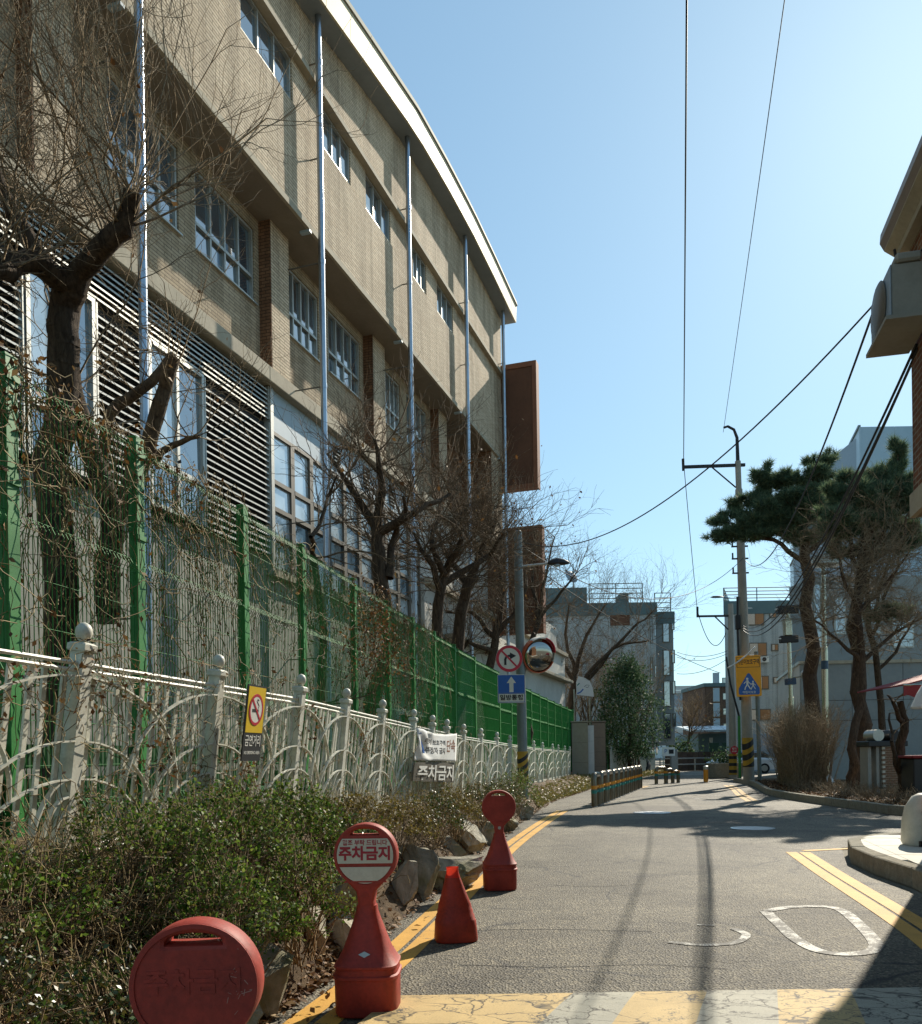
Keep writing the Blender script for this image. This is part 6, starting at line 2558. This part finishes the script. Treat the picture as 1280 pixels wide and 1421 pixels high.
t = thing('plastic_barrier', 'dented white plastic barrier with stickers standing on the pavement corner at the right edge', 'barrier', (wb.x + .27, 10.9, KH))
rg = []
for z, r1_, r2_ in ((.0, .26, .2), (.05, .28, .22), (.3, .275, .2), (.48, .24, .16), (.62, .16, .1), (.66, .08, .05)):
    rg.append(sq_ring(r1_, r2_, z, 24, 3))
MB().loft(rg).build('body', M['stand_white'], t, 40)
for x, z, c_ in ((-.12, .43, 'print_red'), (-.1, .3, 'print_black'), (-.03, .3, 'print_black'), (-.12, .12, 'print_red'), (-.09, .22, 'print_black')):
    plate([circ(x, z, .03, 8)], .012, 'sticker', M[c_], t, -.222 if z < .35 else -.2)
MB().box(-.2, .1, -.24, -.2, .0, .07).build('foot', M['black'], t)

# ================================================================== NEAR RIGHT BUILDING
hd_ = Vector((.24, 1.0)).normalized()
hb_ang = math.atan2(hd_.y, hd_.x)
t = thing('brick_house', 'dark red brick house at the right edge with deep eave', 'house', (4.955, 9.25, 0), hb_ang)
# local x along the street away from camera, y into the street side (left)
MB().box(-16, 0, -6, 0, 3.952, 6.85).build('upper_wall', M['brick_house'], t)
MB().box(-16, 1.51, -6, -.53, 0, 5.3).build('ground_shadow_wall', M['brick_house'], t)  # out of view, carried past the upper storey to shape the road shadow
MB().box(-16, .02, -.02, .035, 3.95, 4.2).build('string_course', M['conc'], t)
MB().box(-16, .15, -6, .10, 6.852, 6.95).build('eave_soffit', M['conc'], t)
v = []
sec = [(.06, 6.95), (.20, 7.02), (.24, 7.10), (.23, 7.2), (.0, 7.75), (-6, 8.3), (-6, 6.96)]
MB().loft([[(x, y, z) for y, z in sec] for x in (-16, .25)]).build('roof', M['tile_brown'], t)
MB().loft([[(x, y, z) for y, z in [(.02, 6.86), (.20, 7.0), (.20, 7.015), (.02, 6.875)]] for x in (-16, .23)]).build('eave_board', M['conc'], t)
f_ = MB().box(-1.8, -.6, .002, .05, 4.9, 6.2).build('window', M['alu_dark'], t)
MB().box(-1.74, -.66, .03, .054, 4.96, 6.14).build('pane', M['glass'], f_)
aY = 9.2
a0 = at(1243, 415, aY)
t = thing('air_conditioner', 'weathered grey air conditioner unit hung on the brick house wall', 'air conditioner', (4.955, 9.25, 0), hb_ang)
zb_, zt_ = at(1225, 472, 9.0).z, at(1225, 366, 8.5).z
x0, x1 = -.56, -.2
yo = .10
MB().box(-.86, -.06, .07, .40, zb_, zt_).build('casing', M['pole_conc'], t, bevel=.012)
MB().box(-.87, -.05, .401, .406, zb_ + .01, zt_ - .01).build('front_panel', M['panel_grey'], t)
mm = MB().lathe([(.29, 0), (.30, .012), (.27, .03), (.1, .04), (.002, .042)], 22).mesh('fan_guard')
mm.transform(Matrix.Translation((-.42, .405, (zb_ + zt_) / 2)) @ Matrix.Rotation(R(-90), 4, 'X'))
obj('fan_guard', mm, M['alu_dark'], t, 40)
MB().box(-.9, -.03, .03, .46, zb_ - .04, zb_ - .002).build('bracket', M['pole_conc'], t)
MB().box(-.9, -.2, .12, .36, zt_ + .002, zt_ + .09).build('top_cover', M['pole_conc'], t, bevel=.02)
MB().tube([(-.1, .1, zt_ + .05), (-.05, .12, zt_ + .3), (.0, .15, zt_ + .6)], .015, 6).build('hose', M['cable'], t)
MB().box(-.099, -.09, .12, .3, zt_ - .3, zt_ - .27).build('grip', M['black'], t)

# ================================================================== FAR BUILDINGS


def face_windows(t, wins, y, glass='glass_far', frame='alu_dark'):
    for x0, x1, z0, z1 in wins:
        fr = MB().box(x0, x1, y - .05, y + .04, z0, z1).build('window', M[frame], t)
        n = 2 if x1 - x0 > .7 else 1
        for i in range(n):
            a = x0 + .06 + (x1 - x0 - .12) * i / n
            b = x0 + .06 + (x1 - x0 - .12) * (i + 1) / n
            MB().box(a + .015, b - .015, y - .065, y - .045, z0 + .06, z1 - .06).build('pane', M[glass if i == 0 or random.random() < .6 else ('wood_win' if glass == 'wood_mix' else glass)], fr)


def railing(t, pts, h, n, name='roof_railing'):
    mb = MB()
    for a, b in zip(pts[:-1], pts[1:]):
        a, b = Vector(a), Vector(b)
        for k_ in range(1, 5):
            mb.tube([a + Vector((0, 0, h * k_ / 4)), b + Vector((0, 0, h * k_ / 4))], .035, 5)
        m_ = max(1, int((b - a).length / 1.6))
        for i in range(m_ + 1):
            p = a.lerp(b, i / m_)
            mb.tube([p, p + Vector((0, 0, h))], .04, 5)
    mb.build(name, M['pole_grey'], t)


# grey apartment left of the lane end
LY = 62.0
X = lambda px, Y=LY: at(px, 1040, Y).x
Zf = lambda px, py, Y=LY: at(px, py, Y).z
t = thing('apartment_building', 'four storey grey apartment block with rooftop railing left of the lane end', 'apartment building', (0, 0, 0))
xa, xb, xc = X(760), X(913), X(943)
ztop = Zf(900, 836)
base = Zf(900, 1040)
MB().box(xa, xb, LY, LY + 14, base, ztop - .9).build('wall', M['brick_far'], t)
MB().box(xa - .1, xb + .1, LY - .1, LY + 14, ztop - .9, ztop).build('parapet', M['green_band'], t)
MB().box(xb + .002, xc, LY + 1.2, LY + 14, base + .3, ztop - 1.4).build('bay', M['grey_wall'], t)
MB().box(xb + .1, xc + .1, LY + 1.1, LY + 14, ztop - 1.4, ztop - .5).build('bay_parapet', M['green_band'], t)
MB().box(xa, xb - .5, LY + 1, LY + 13, 0, base - .004).build('undercroft', M['dark'], t)
for x in (xb - .9, xb - 4, xc - .5):
    MB().box(x, x + .45, LY + .3, LY + .8, 0, base - .002).build('column', M['grey_wall'], t)
wins = []
for py in (855, 912, 965, 1018):
    z1 = Zf(905, py)
    wins += [(X(904.5), X(908), z1 - 2.0, z1), (X(911), X(912.5), z1 - 1.5, z1 - .6)]
face_windows(t, wins, LY)
wins = []
for py in (856, 902, 945, 990):
    z1 = Zf(925, py, LY + 1.2)
    wins += [(X(922, LY + 1.2), X(932, LY + 1.2), z1 - 1.9, z1), (X(934, LY + 1.2), X(939, LY + 1.2), z1 - 1.0, z1)]
face_windows(t, wins, LY + 1.2)
MB().box(X(850), X(877), LY - .06, LY + .02, Zf(860, 868), Zf(860, 850)).build('window', M['corten'], t)
railing(t, [(X(822), LY + .2, ztop), (X(896), LY + .2, ztop), (X(896), LY + .2, ztop)][:2], 1.45, 5)
railing(t, [(xb + .3, LY + 1.5, ztop - .5), (xc - .1, LY + 1.5, ztop - .5)], 1.45, 3)
MB().box(X(868), X(880), LY + 1, LY + 3, ztop, ztop + .9).build('roof_box', M['green_band'], t)
bz = Zf(800, 808)
sh = MB().box(X(757), X(824), LY + 2, LY + 8, ztop - .01, bz).build('stair_head', M['green_band'], t)
mm = MB().lathe([(.002, .2), (.35, .14), (.55, .0), (.56, .02)], 14).mesh('satellite_dish')
mm.transform(Matrix.Translation((X(803), LY + 2.4, bz + .9)) @ Matrix.Rotation(R(60), 4, 'X') @ Matrix.Rotation(R(30), 4, 'Y'))
obj('satellite_dish', mm, M['panel_grey'], sh, 40)
MB().tube([(X(806), LY + 2.5, bz), (X(806), LY + 2.5, bz + 1.9)], .05, 6).build('mast', M['pole_grey'], sh)

# grey apartment right of the lane end
RY = 60.0
Xr = lambda px: at(px, 1000, RY).x
Zr = lambda py: at(1050, py, RY).z
t = thing('apartment_building', 'four storey grey brick apartment block with orange curtained windows behind the utility pole', 'apartment building', (0, 0, 0))
DR = 13 * .37
MB().poly([(Xr(1008), RY), (Xr(1106), RY), (Xr(1106) + DR, RY + 13), (Xr(1008) + DR, RY + 13)], 0, Zr(852)).build('wall', M['brick_far'], t)
MB().poly([(Xr(1008) - .1, RY - .12), (Xr(1106) + .1, RY - .12), (Xr(1106) + DR, RY + 13.1), (Xr(1008) - .1 + DR, RY + 13.1)], Zr(852), Zr(834)).build('parapet', M['green_band'], t)
wins = [(Xr(1037), Xr(1063), Zr(868), Zr(847)), (Xr(1070), Xr(1080), Zr(858), Zr(848)), (Xr(1041), Xr(1066), Zr(911), Zr(892)), (Xr(1072), Xr(1082), Zr(904), Zr(894)), (Xr(1049), Xr(1068), Zr(957), Zr(938)), (Xr(1074), Xr(1084), Zr(949), Zr(940)), (Xr(1040), Xr(1070), Zr(1000), Zr(984))]
for x0, x1, z0, z1 in wins:
    fr = MB().box(x0, x1, RY - .06, RY + .03, z0, z1).build('window', M['alu_dark'], t)
    xm = (x0 + x1) / 2
    MB().box(x0 + .07, xm - .02, RY - .075, RY - .055, z0 + .07, z1 - .07).build('pane', M['glass_far'], fr)
    MB().box(xm + .02, x1 - .07, RY - .075, RY - .055, z0 + .07, z1 - .07).build('pane', M['wood_win'] if z1 > 4 else M['glass_far'], fr)
ac = MB().box(Xr(1056), Xr(1066), RY - .4, RY - .05, Zr(920), Zr(912)).build('air_conditioner_unit', M['white'], t)
mm = MB().lathe([(.14, 0), (.15, .02), (.002, .03)], 12).mesh('fan')
mm.transform(Matrix.Translation((Xr(1059.5), RY - .41, Zr(916))) @ Matrix.Rotation(R(90), 4, 'X'))
obj('fan', mm, M['black'], ac)
MB().box(Xr(1040), Xr(1100), RY - .05, RY + .02, 0, 2.6).build('garage_door', M['panel_grey'], t)
railing(t, [(Xr(1008) + 8 * .37 + .1, RY + 8, Zr(834)), (Xr(1008), RY + .1, Zr(834)), (Xr(1100), RY + .1, Zr(834))], Zr(815) - Zr(834), 6)
# low grey workshop with joints, right
WY2 = 36.5
Xw = lambda px: at(px, 1000, WY2).x
Zw = lambda py: at(1180, py, WY2).z
t = thing('workshop_building', 'low grey concrete building with panel joints behind the right hand trees', 'building', (0, 0, 0))
mb = MB()
nz = [(.0, Zw(1000)), (Zw(1000) + .02, Zw(972)), (Zw(972) + .02, Zw(921))]
xs = [Xw(1112) + 2.2 * i for i in range(7)]
MB().poly([(xs[0] + .4, WY2 + .12), (xs[-1], WY2 + .12), (xs[-1], WY2 + 8), (xs[0] + 2.7, WY2 + 8)], 0, Zw(922)).build('core', M['dark'], t)
for a, b in zip(xs[:-1], xs[1:]):
    for z0, z1 in nz:
        MB().box(a + .012, b - .012, WY2, WY2 + .1, z0, z1).build('wall_panel', M['grey_wall'], t)
# left flank: sloping roof line down the side street
fl = MB()
xl = xs[0]
fl.add([(xl + 2.4, WY2 + 9, 0), (xl, WY2 + .0, 0), (xl, WY2 + .0, Zw(921)), (xl + 2.4, WY2 + 9, Zw(921)), (xl + 2.7, WY2 + 9, 0), (xl + .3, WY2 + .2, 0), (xl + .3, WY2 + .2, Zw(921)), (xl + 2.7, WY2 + 9, Zw(921))], [(0, 1, 2, 3), (4, 7, 6, 5), (3, 2, 6, 7)])
fl.build('side_wall', M['pale_wall'], t)
MB().bar((xl + 2.36, WY2 + 9, Zw(921) + .08), (xl - .03, WY2 - .05, Zw(921) + .08), .12, .12).build('verge', M['alu'], t)
MB().box(xs[0] - .02, xs[-1], WY2 - .08, WY2 + .12, Zw(921) + .004, Zw(921) + .14).build('coping', M['conc'], t)
# upper storey set back
Y3 = 52.0
Xu = lambda px: at(px, 1000, Y3).x
Zu = lambda py: at(1180, py, Y3).z
t = thing('clad_building', 'blue grey metal clad building with dark window openings above the low workshop', 'building', (0, 0, 0))
MB().box(Xu(1128), Xu(1330), Y3, Y3 + 3.2, Zu(1000), Zu(800)).build('wall', M['grey_wall'], t)
for px0, px1, py0, py1 in ((1132, 1142, 905, 810), (1160, 1176, 880, 830), (1205, 1225, 880, 826), (1240, 1270, 900, 860)):
    fr = MB().box(Xu(px0), Xu(px1), Y3 - .05, Y3 + .03, Zu(py0), Zu(py1)).build('window', M['alu'], t)
    MB().box(Xu(px0) + .08, Xu(px1) - .08, Y3 - .07, Y3 - .045, Zu(py0) + .08, Zu(py1) - .08).build('pane', M['glass_far'], fr)
MB().box(Xu(1132), Xu(1162), Y3 - 1.2, Y3 - .06, Zu(788), Zu(775)).build('awning', M['alu'], t)
# tall glass and panel building behind
GY_ = 101.0
cg = at(1193, 592, GY_)
t = thing('panel_building', 'tall blue panelled building with translucent glass flank rising behind the pines', 'building', (cg.x, GY_, 0), 0)
H3 = cg.z
dd_ = Vector((970 - 640, 1183)).normalized()
MB().box(.6, 31, .6, 22, 0, H3 - .6).build('core', M['panel_grey'], t)
pw = 4.2
for i in range(7):
    for j in range(6):
        z0 = H3 - (j + 1) * 6.6
        off = 0.0 if i < 2 else -2.6
        MB().box(i * pw + .03, (i + 1) * pw - .03, off, off + .2 + (2.6 if i >= 2 else 0), z0 + .03, z0 + 6.6 - .03).build('panel', M['frost'], t)
MB().box(2 * pw - .0, 31, -2.75, 13, H3 + .004, H3 + 1.1).build('roof_edge', M['white'], t)
for i in range(12):
    a = Vector((0, 0)) + dd_ * (i * 6.6)
    b = Vector((0, 0)) + dd_ * (i * 6.6 + 6.53)
    n_ = Vector((dd_.y, -dd_.x)) * .2
    for j in range(3):
        z0 = H3 - (j + 1) * 13.2
        MB().poly([a, b, b + n_, a + n_], max(z0, 0), z0 + 13.14).build('glass_panel', M['frost'], t)
    MB().bar((a.x, a.y, H3 + .05), (b.x, b.y, H3 + .1), .3, .3).build('edge_rail', M['pole_grey'], t)

# end of the lane: retaining wall, guard rail, sheds, brick block, hill
WY3 = 64.5
t = thing('retaining_wall', 'dark brown retaining wall across the end of the lane', 'wall', (0, 0, 0))
xw0, xw1 = at(924, 1060, WY3).x, at(1016, 1060, WY3).x
zt_ = at(970, 1043.5, WY3).z
n_ = 12
for i in range(n_):
    a = xw0 + (xw1 - xw0) * i / n_
    MB().box(a + .01, xw0 + (xw1 - xw0) * (i + 1) / n_ - .01, WY3, WY3 + .3, 0, zt_ + random.uniform(-.02, .02)).build('wall_panel', worn('brown wall panel %d' % (i % 3), ['5d5048', '56493f', '635649'][i % 3], None, 2, .85) if i < 3 else bpy.data.materials['brown wall panel %d' % (i % 3)], t)
t = thing('guard_rail', 'pale guard rail running before the retaining wall', 'guard rail', (0, 0, 0))
for z in (.5, .95):
    MB().tube([(xw0 - 3, WY3 - 1.2, z), (xw1 + 2, WY3 - 1.2, z)], .05, 6).build('rail', M['alu'], t)
for i in range(9):
    x = xw0 - 2 + i * 1.3
    MB().tube([(x, WY3 - 1.2, 0), (x, WY3 - 1.2, 1.0)], .05, 6).build('post', M['alu'], t)
ps = at(928, 1043, 60)
t = thing('parking_sign', 'small white parking notice on a thin post at the apartment corner', 'sign', (ps.x, 60, 0))
MB().box(-.45, .45, -.03, .03, ps.z - .32, ps.z + .3).build('board', M['print_white'], t)
MB().tube([(-.35, .05, 0), (-.35, .05, ps.z)], .04, 6).build('post', M['alu'], t)
text('P', .42, 'lettering', M['sign_blue'], t, -.2, -.032, ps.z, .002)
plate([rect(.02, .36, ps.z - .16, ps.z + .14)], .004, 'mark', M['print_black'], t, -.033)
SY_ = 78
x0, x1 = at(962, 1030, SY_).x, at(1035, 1030, SY_).x
t = thing('shed', 'long low shed with pale roof beyond the retaining wall', 'shed', (0, 0, 0))
MB().box(x0 + .5, x1, SY_, SY_ + 8, 0, at(980, 1018, SY_).z).build('wall', M['green_band'], t)
MB().loft([[(x, y, z) for y, z in [(SY_ - 1.5, at(980, 1016, SY_).z), (SY_ + 4, at(980, 1008, SY_).z), (SY_ + 4, at(980, 1008, SY_).z + .15), (SY_ - 1.5, at(980, 1016, SY_).z + .15)]] for x in (x0 - .5, x1)]).build('roof', M['blue_panel'], t)
MB().box(x0 + 1.5, x1 - 3, SY_ - .06, SY_ - .01, 1.6, at(980, 1024, SY_).z).build('shutter', M['pale_wall'], t)
for q in range(4):
    MB().box(x0 + 1 + q * 1.2, x0 + 1.9 + q * 1.2, SY_ - 1.6, SY_ - 1.5, 1.4, 2.2).build('netting', flat('green net', '2d4d3a'), t)
BY = 118
x0, x1 = at(979, 980, BY).x, at(1020, 980, BY).x
t = thing('brick_building', 'brown brick block with a pale glazed strip in the distance', 'building', (0, 0, 0))
zb1 = at(990, 953, BY).z
MB().box(x0, x1, BY, BY + 12, 0, zb1).build('wall', M['brick_brown'], t)
MB().box(x0 - .2, x1, BY - .2, BY + 12, zb1, zb1 + .5).build('parapet', M['green_band'], t)
for q in range(5):
    fr = MB().box(x0 + 1.1, x0 + 2.0, BY - .06, BY + .02, 2 + q * 2.1, 3.9 + q * 2.1).build('window', M['alu'], t)
    MB().box(x0 + 1.15, x0 + 1.95, BY - .09, BY - .05, 2.05 + q * 2.1, 3.85 + q * 2.1).build('pane', M['blue_panel'], fr)
    fr = MB().box(x0 + 2.4, x1 - .1, BY - .06, BY + .02, 2.2 + q * 2.1, 3.2 + q * 2.1).build('window', M['alu_dark'], t)
    MB().box(x0 + 2.5, x1 - .2, BY - .09, BY - .05, 2.3 + q * 2.1, 3.1 + q * 2.1).build('pane', M['glass_far'], fr)
BY2 = 160
x0, x1 = at(925, 980, BY2).x, at(985, 980, BY2).x
t = thing('factory_building', 'pale blue and white factory in the far distance', 'building', (0, 0, 0))
MB().box(x0, x1, BY2, BY2 + 15, 0, at(960, 962, BY2).z).build('wall', M['blue_panel'], t)
MB().box(x0 - .5, x1 + .5, BY2 - .4, BY2 + 15, at(960, 962, BY2).z, at(960, 958, BY2).z).build('roof', M['white'], t)
for q in range(6):
    z = 3 + q * 2
    MB().box(x0 + .5, x1 - .5, BY2 - .1, BY2 - .02, z, z + .8).build('window_band', M['white'] if q % 2 else M['frost'], t)
hv, hf = [], []
n_ = 60
for i in range(n_ + 1):
    x = -700 + 1900 * i / n_
    h_ = 14 + 8 * math.sin(i * .55) + 5 * math.sin(i * 1.37 + 1)
    hv += [(x, 900, -2), (x, 930, h_ * .6), (x, 1010, h_), (x, 1150, -2)]
for i in range(n_):
    for j in range(3):
        a = 4 * i + j
        hf.append((a, a + 4, a + 5, a + 1))
mb = MB()
mb.add(hv, hf)
struct(mb.build('hills', M['hill'], None, True))

# small bare tree at the far end
t = thing('bare_tree', 'small pale bare tree beyond the retaining wall', 'bare tree', (0, 0, 0), 0, 'small trees at the lane end')
T = Tree(51)
p = at(956, 1045, 70)
p.z = 0
T.limb([p, at(955, 1030, 70), at(957, 1015, 70)], .12, .06)
for _ in range(16):
    q = at(957, T.r.uniform(1010, 1035), 70)
    T.grow(q, (T.r.gauss(0, .7), T.r.gauss(0, .5), 1), 2.2, .03, 2, 5, .15, .04, .6, .6, .012, 4)
T.build(t, M['bark_grey'], M['twig'], 30, M['dead_leaf'], .2)
t = thing('evergreen_shrub', 'dark green shrub at the foot of the small pale bare tree', 'shrub', tuple(at(944, 1040, 69)))
P = rng.normal(size=(700, 3)) * np.array((.7, .6, .45))
obj('foliage', leaf_cards(P, .22, .6), M['evergreen'], t)


def car(label, x, y, rz, paint, name='parked_car', s=1.0):
    t = thing(name, label, 'car', (x, y, 0), rz, 'cars parked at the lane end')
    w_ = .88

    def ring(xx, z0, z1, ww, rnd=.12):
        return [(xx, -ww, z0), (xx, ww, z0), (xx, ww, z1 - rnd), (xx, ww - rnd, z1), (xx, -ww + rnd, z1), (xx, -ww, z1 - rnd)]
    MB().loft([ring(-2.2, .35, .75, .7), ring(-2.1, .25, .92, .82), ring(-1.2, .22, 1.0, .88), ring(.9, .22, 1.0, .88), ring(1.8, .25, .88, .85), ring(2.15, .32, .68, .72)]).build('body', paint, t, 40)
    MB().loft([ring(-1.9, .95, 1.0, .74, .02), ring(-1.25, .95, 1.42, .66, .1), ring(.1, .95, 1.44, .66, .1), ring(.95, .95, 1.0, .74, .02)]).build('cabin', M['glass_far'], t, 40)
    MB().box(-1.2, .05, -.6, .6, 1.415, 1.46).build('roof', paint, t, bevel=.02)
    for xx in (-1.35, 1.35):
        for sy in (-1, 1):
            mm = MB().lathe([(.05, 0), (.3, 0), (.32, .03), (.32, .17), (.3, .2), (.05, .2)], 16).mesh('wheel')
            mm.transform(Matrix.Translation((xx, sy * .79 + .1, .32)) @ Matrix.Rotation(R(90), 4, 'X'))
            wh = obj('wheel', mm, M['tyre'], t)
            mm = MB().lathe([(.002, 0), (.2, 0), (.2, .21), (.002, .21)], 12).mesh('rim')
            mm.transform(Matrix.Translation((xx, sy * .79 + .105, .32)) @ Matrix.Rotation(R(90), 4, 'X'))
            obj('rim', mm, M['alu'], wh)
    for sy in (-.6, .6):
        MB().box(2.0, 2.14, sy - .17, sy + .17, .58, .72).build('headlight', M['frost'], t, bevel=.02)
        MB().box(-2.19, -2.1, sy - .16, sy + .16, .7, .86).build('taillight', M['sign_red'], t, bevel=.02)
        MB().box(.5, .66, sy * 1.6 - .1, sy * 1.6 + .1, 1.0, 1.13).build('door_mirror', paint, t, bevel=.02)
    return t


pc_ = at(1010, 1070, 53)
car('white and dark parked car half hidden by the farther pole', pc_.x + 1.5, 55, 2.9, M['car_white'])
t = thing('planter', 'grey concrete planter with green plants by the farther pole', 'planter', (at(1006, 1080, 46).x, 46, 0), .2)
MB().loft([[(a * .75, b * .5, 0) for a, b in ((-1, -1), (1, -1), (1, 1), (-1, 1))], [(a * .85, b * .55, .8) for a, b in ((-1, -1), (1, -1), (1, 1), (-1, 1))]]).build('tub', M['kerb'], t, bevel=.03)
P = rng.normal(size=(600, 3)) * np.array((.4, .25, .22)) + np.array((0, 0, 1.05))
obj('foliage', leaf_cards(P, .16, .5), M['evergreen'], t)
b_ = at(909, 1070, 54)
t = thing('motor_scooter', 'small dark motor scooter parked under the left apartment block', 'scooter', (b_.x, 56, 0), 1.2)
for xx in (-.55, .55):
    mm = MB().lathe([(.12, -.05), (.24, -.05), (.26, 0), (.24, .05), (.12, .05)], 14).mesh('wheel')
    mm.transform(Matrix.Translation((xx, 0, .26)) @ Matrix.Rotation(R(90), 4, 'X'))
    obj('wheel', mm, M['tyre'], t, 40)
MB().loft([sq_ring(.55, .12, .35, 12), sq_ring(.5, .17, .55, 12), sq_ring(.42, .15, .75, 12, cx=-.1), sq_ring(.3, .1, .8, 12, cx=-.15)]).build('body', M['black'], t, 40)
MB().tube([(.5, 0, .4), (.36, 0, 1.0)], .06, 8).build('front_shield', M['car_white'], t)
MB().tube([(.36, -.3, 1.0), (.36, .3, 1.0)], .02, 6).build('handlebar', M['black'], t)
MB().box(-.65, -.25, -.2, .2, .85, 1.2).build('top_box', M['glass_far'], t, bevel=.03)

# ================================================================== CABLES


def cable(label, a, b, sag, r, n=28, name='overhead_cable'):
    a, b = Vector(a), Vector(b)
    pts = []
    for i in range(n + 1):
        s = i / n
        p = a.lerp(b, s)
        p.z -= sag * 4 * s * (1 - s)
        pts.append(p)
    o = MB().tube(pts, r, 5).build(name, M['cable'], None, True)
    tag(o, label, 'cable', 'overhead cables')
    return o


arm = at(949, 640, UY)
cable('overhead cable dropping straight down the sky to the end of the long cross arm', arm, at(953, 0, 13.0) + (at(953, 0, 13.0) - arm) * .5, .1, .018)
arm2 = at(968, 846, Y2)
cable('thin cable running from the long cross arm to the farther cross arm', arm, arm2, .15, .016)
swan = at(1004, 600, UY)
cable('thin cable dropping down the sky to the swan neck pole top', swan, at(1088, 0, 15) + (at(1088, 0, 15) - swan) * .5, .1, .010)
lamp_top = at(724, 752, SY)
hs = at(1290, 335, 8.6)
cable('thick sagging cable from the brick house across to the lamp pole', hs, lamp_top, 1.1, .011, 44)
cable('taut thin cable from the brick house down behind the layered pine', at(1222, 405, 9.0), at(1035, 778, UY + 1), 1.2, .014, 40)
for i, (dx, sg_) in enumerate(((0, 1.05), (4, 1.15), (2, 1.25))):
    cable(f'{["upper", "middle", "lowest"][i]} strand of the cable bundle between brick house and concrete pole', at(1272 + dx, 478 + 3 * i, 9.0), at(1031, 868 + 3 * i, UY - .3), sg_, .016, 40)
cable('slack thin cable from lamp pole to concrete pole across the sky', lamp_top + Vector((0, 0, -.1)), at(1034, 772, UY), 1.6, .012, 40)
cable('cable from the bare tree down to the school zone sign pole', at(760, 800, SY + .2), at(1000, 934, UY), .25, .012, 30)
cable('bright cable end rising behind the school zone sign', at(1010, 927, UY - 1.0), at(1049, 897, UY - 1.2), .08, .03, 12).data.materials[0] = M['cloth_white']
for i, (y0, y1) in enumerate(((905, 903), (912, 915), (935, 930))):
    cable(f'thin distant line between the two apartment blocks, {["topmost", "middle", "lowest"][i]} of three', at(940, y0, 60), at(1010, y1 - 8 * i, 58), .35, .018, 16)
cable('loop of cable hanging from the farther cross arm', arm2, at(1008, 878, Y2), 1.2, .02, 24)

# objects that hold no shape of their own are not left behind
for o in [o for o in bpy.data.objects if o.name.startswith('tmp')]:
    bpy.data.objects.remove(o)
print('OBJECTS', len(bpy.data.objects), 'TRIS', sum(len(o.data.polygons) * 2 for o in bpy.data.objects if o.type == 'MESH'))
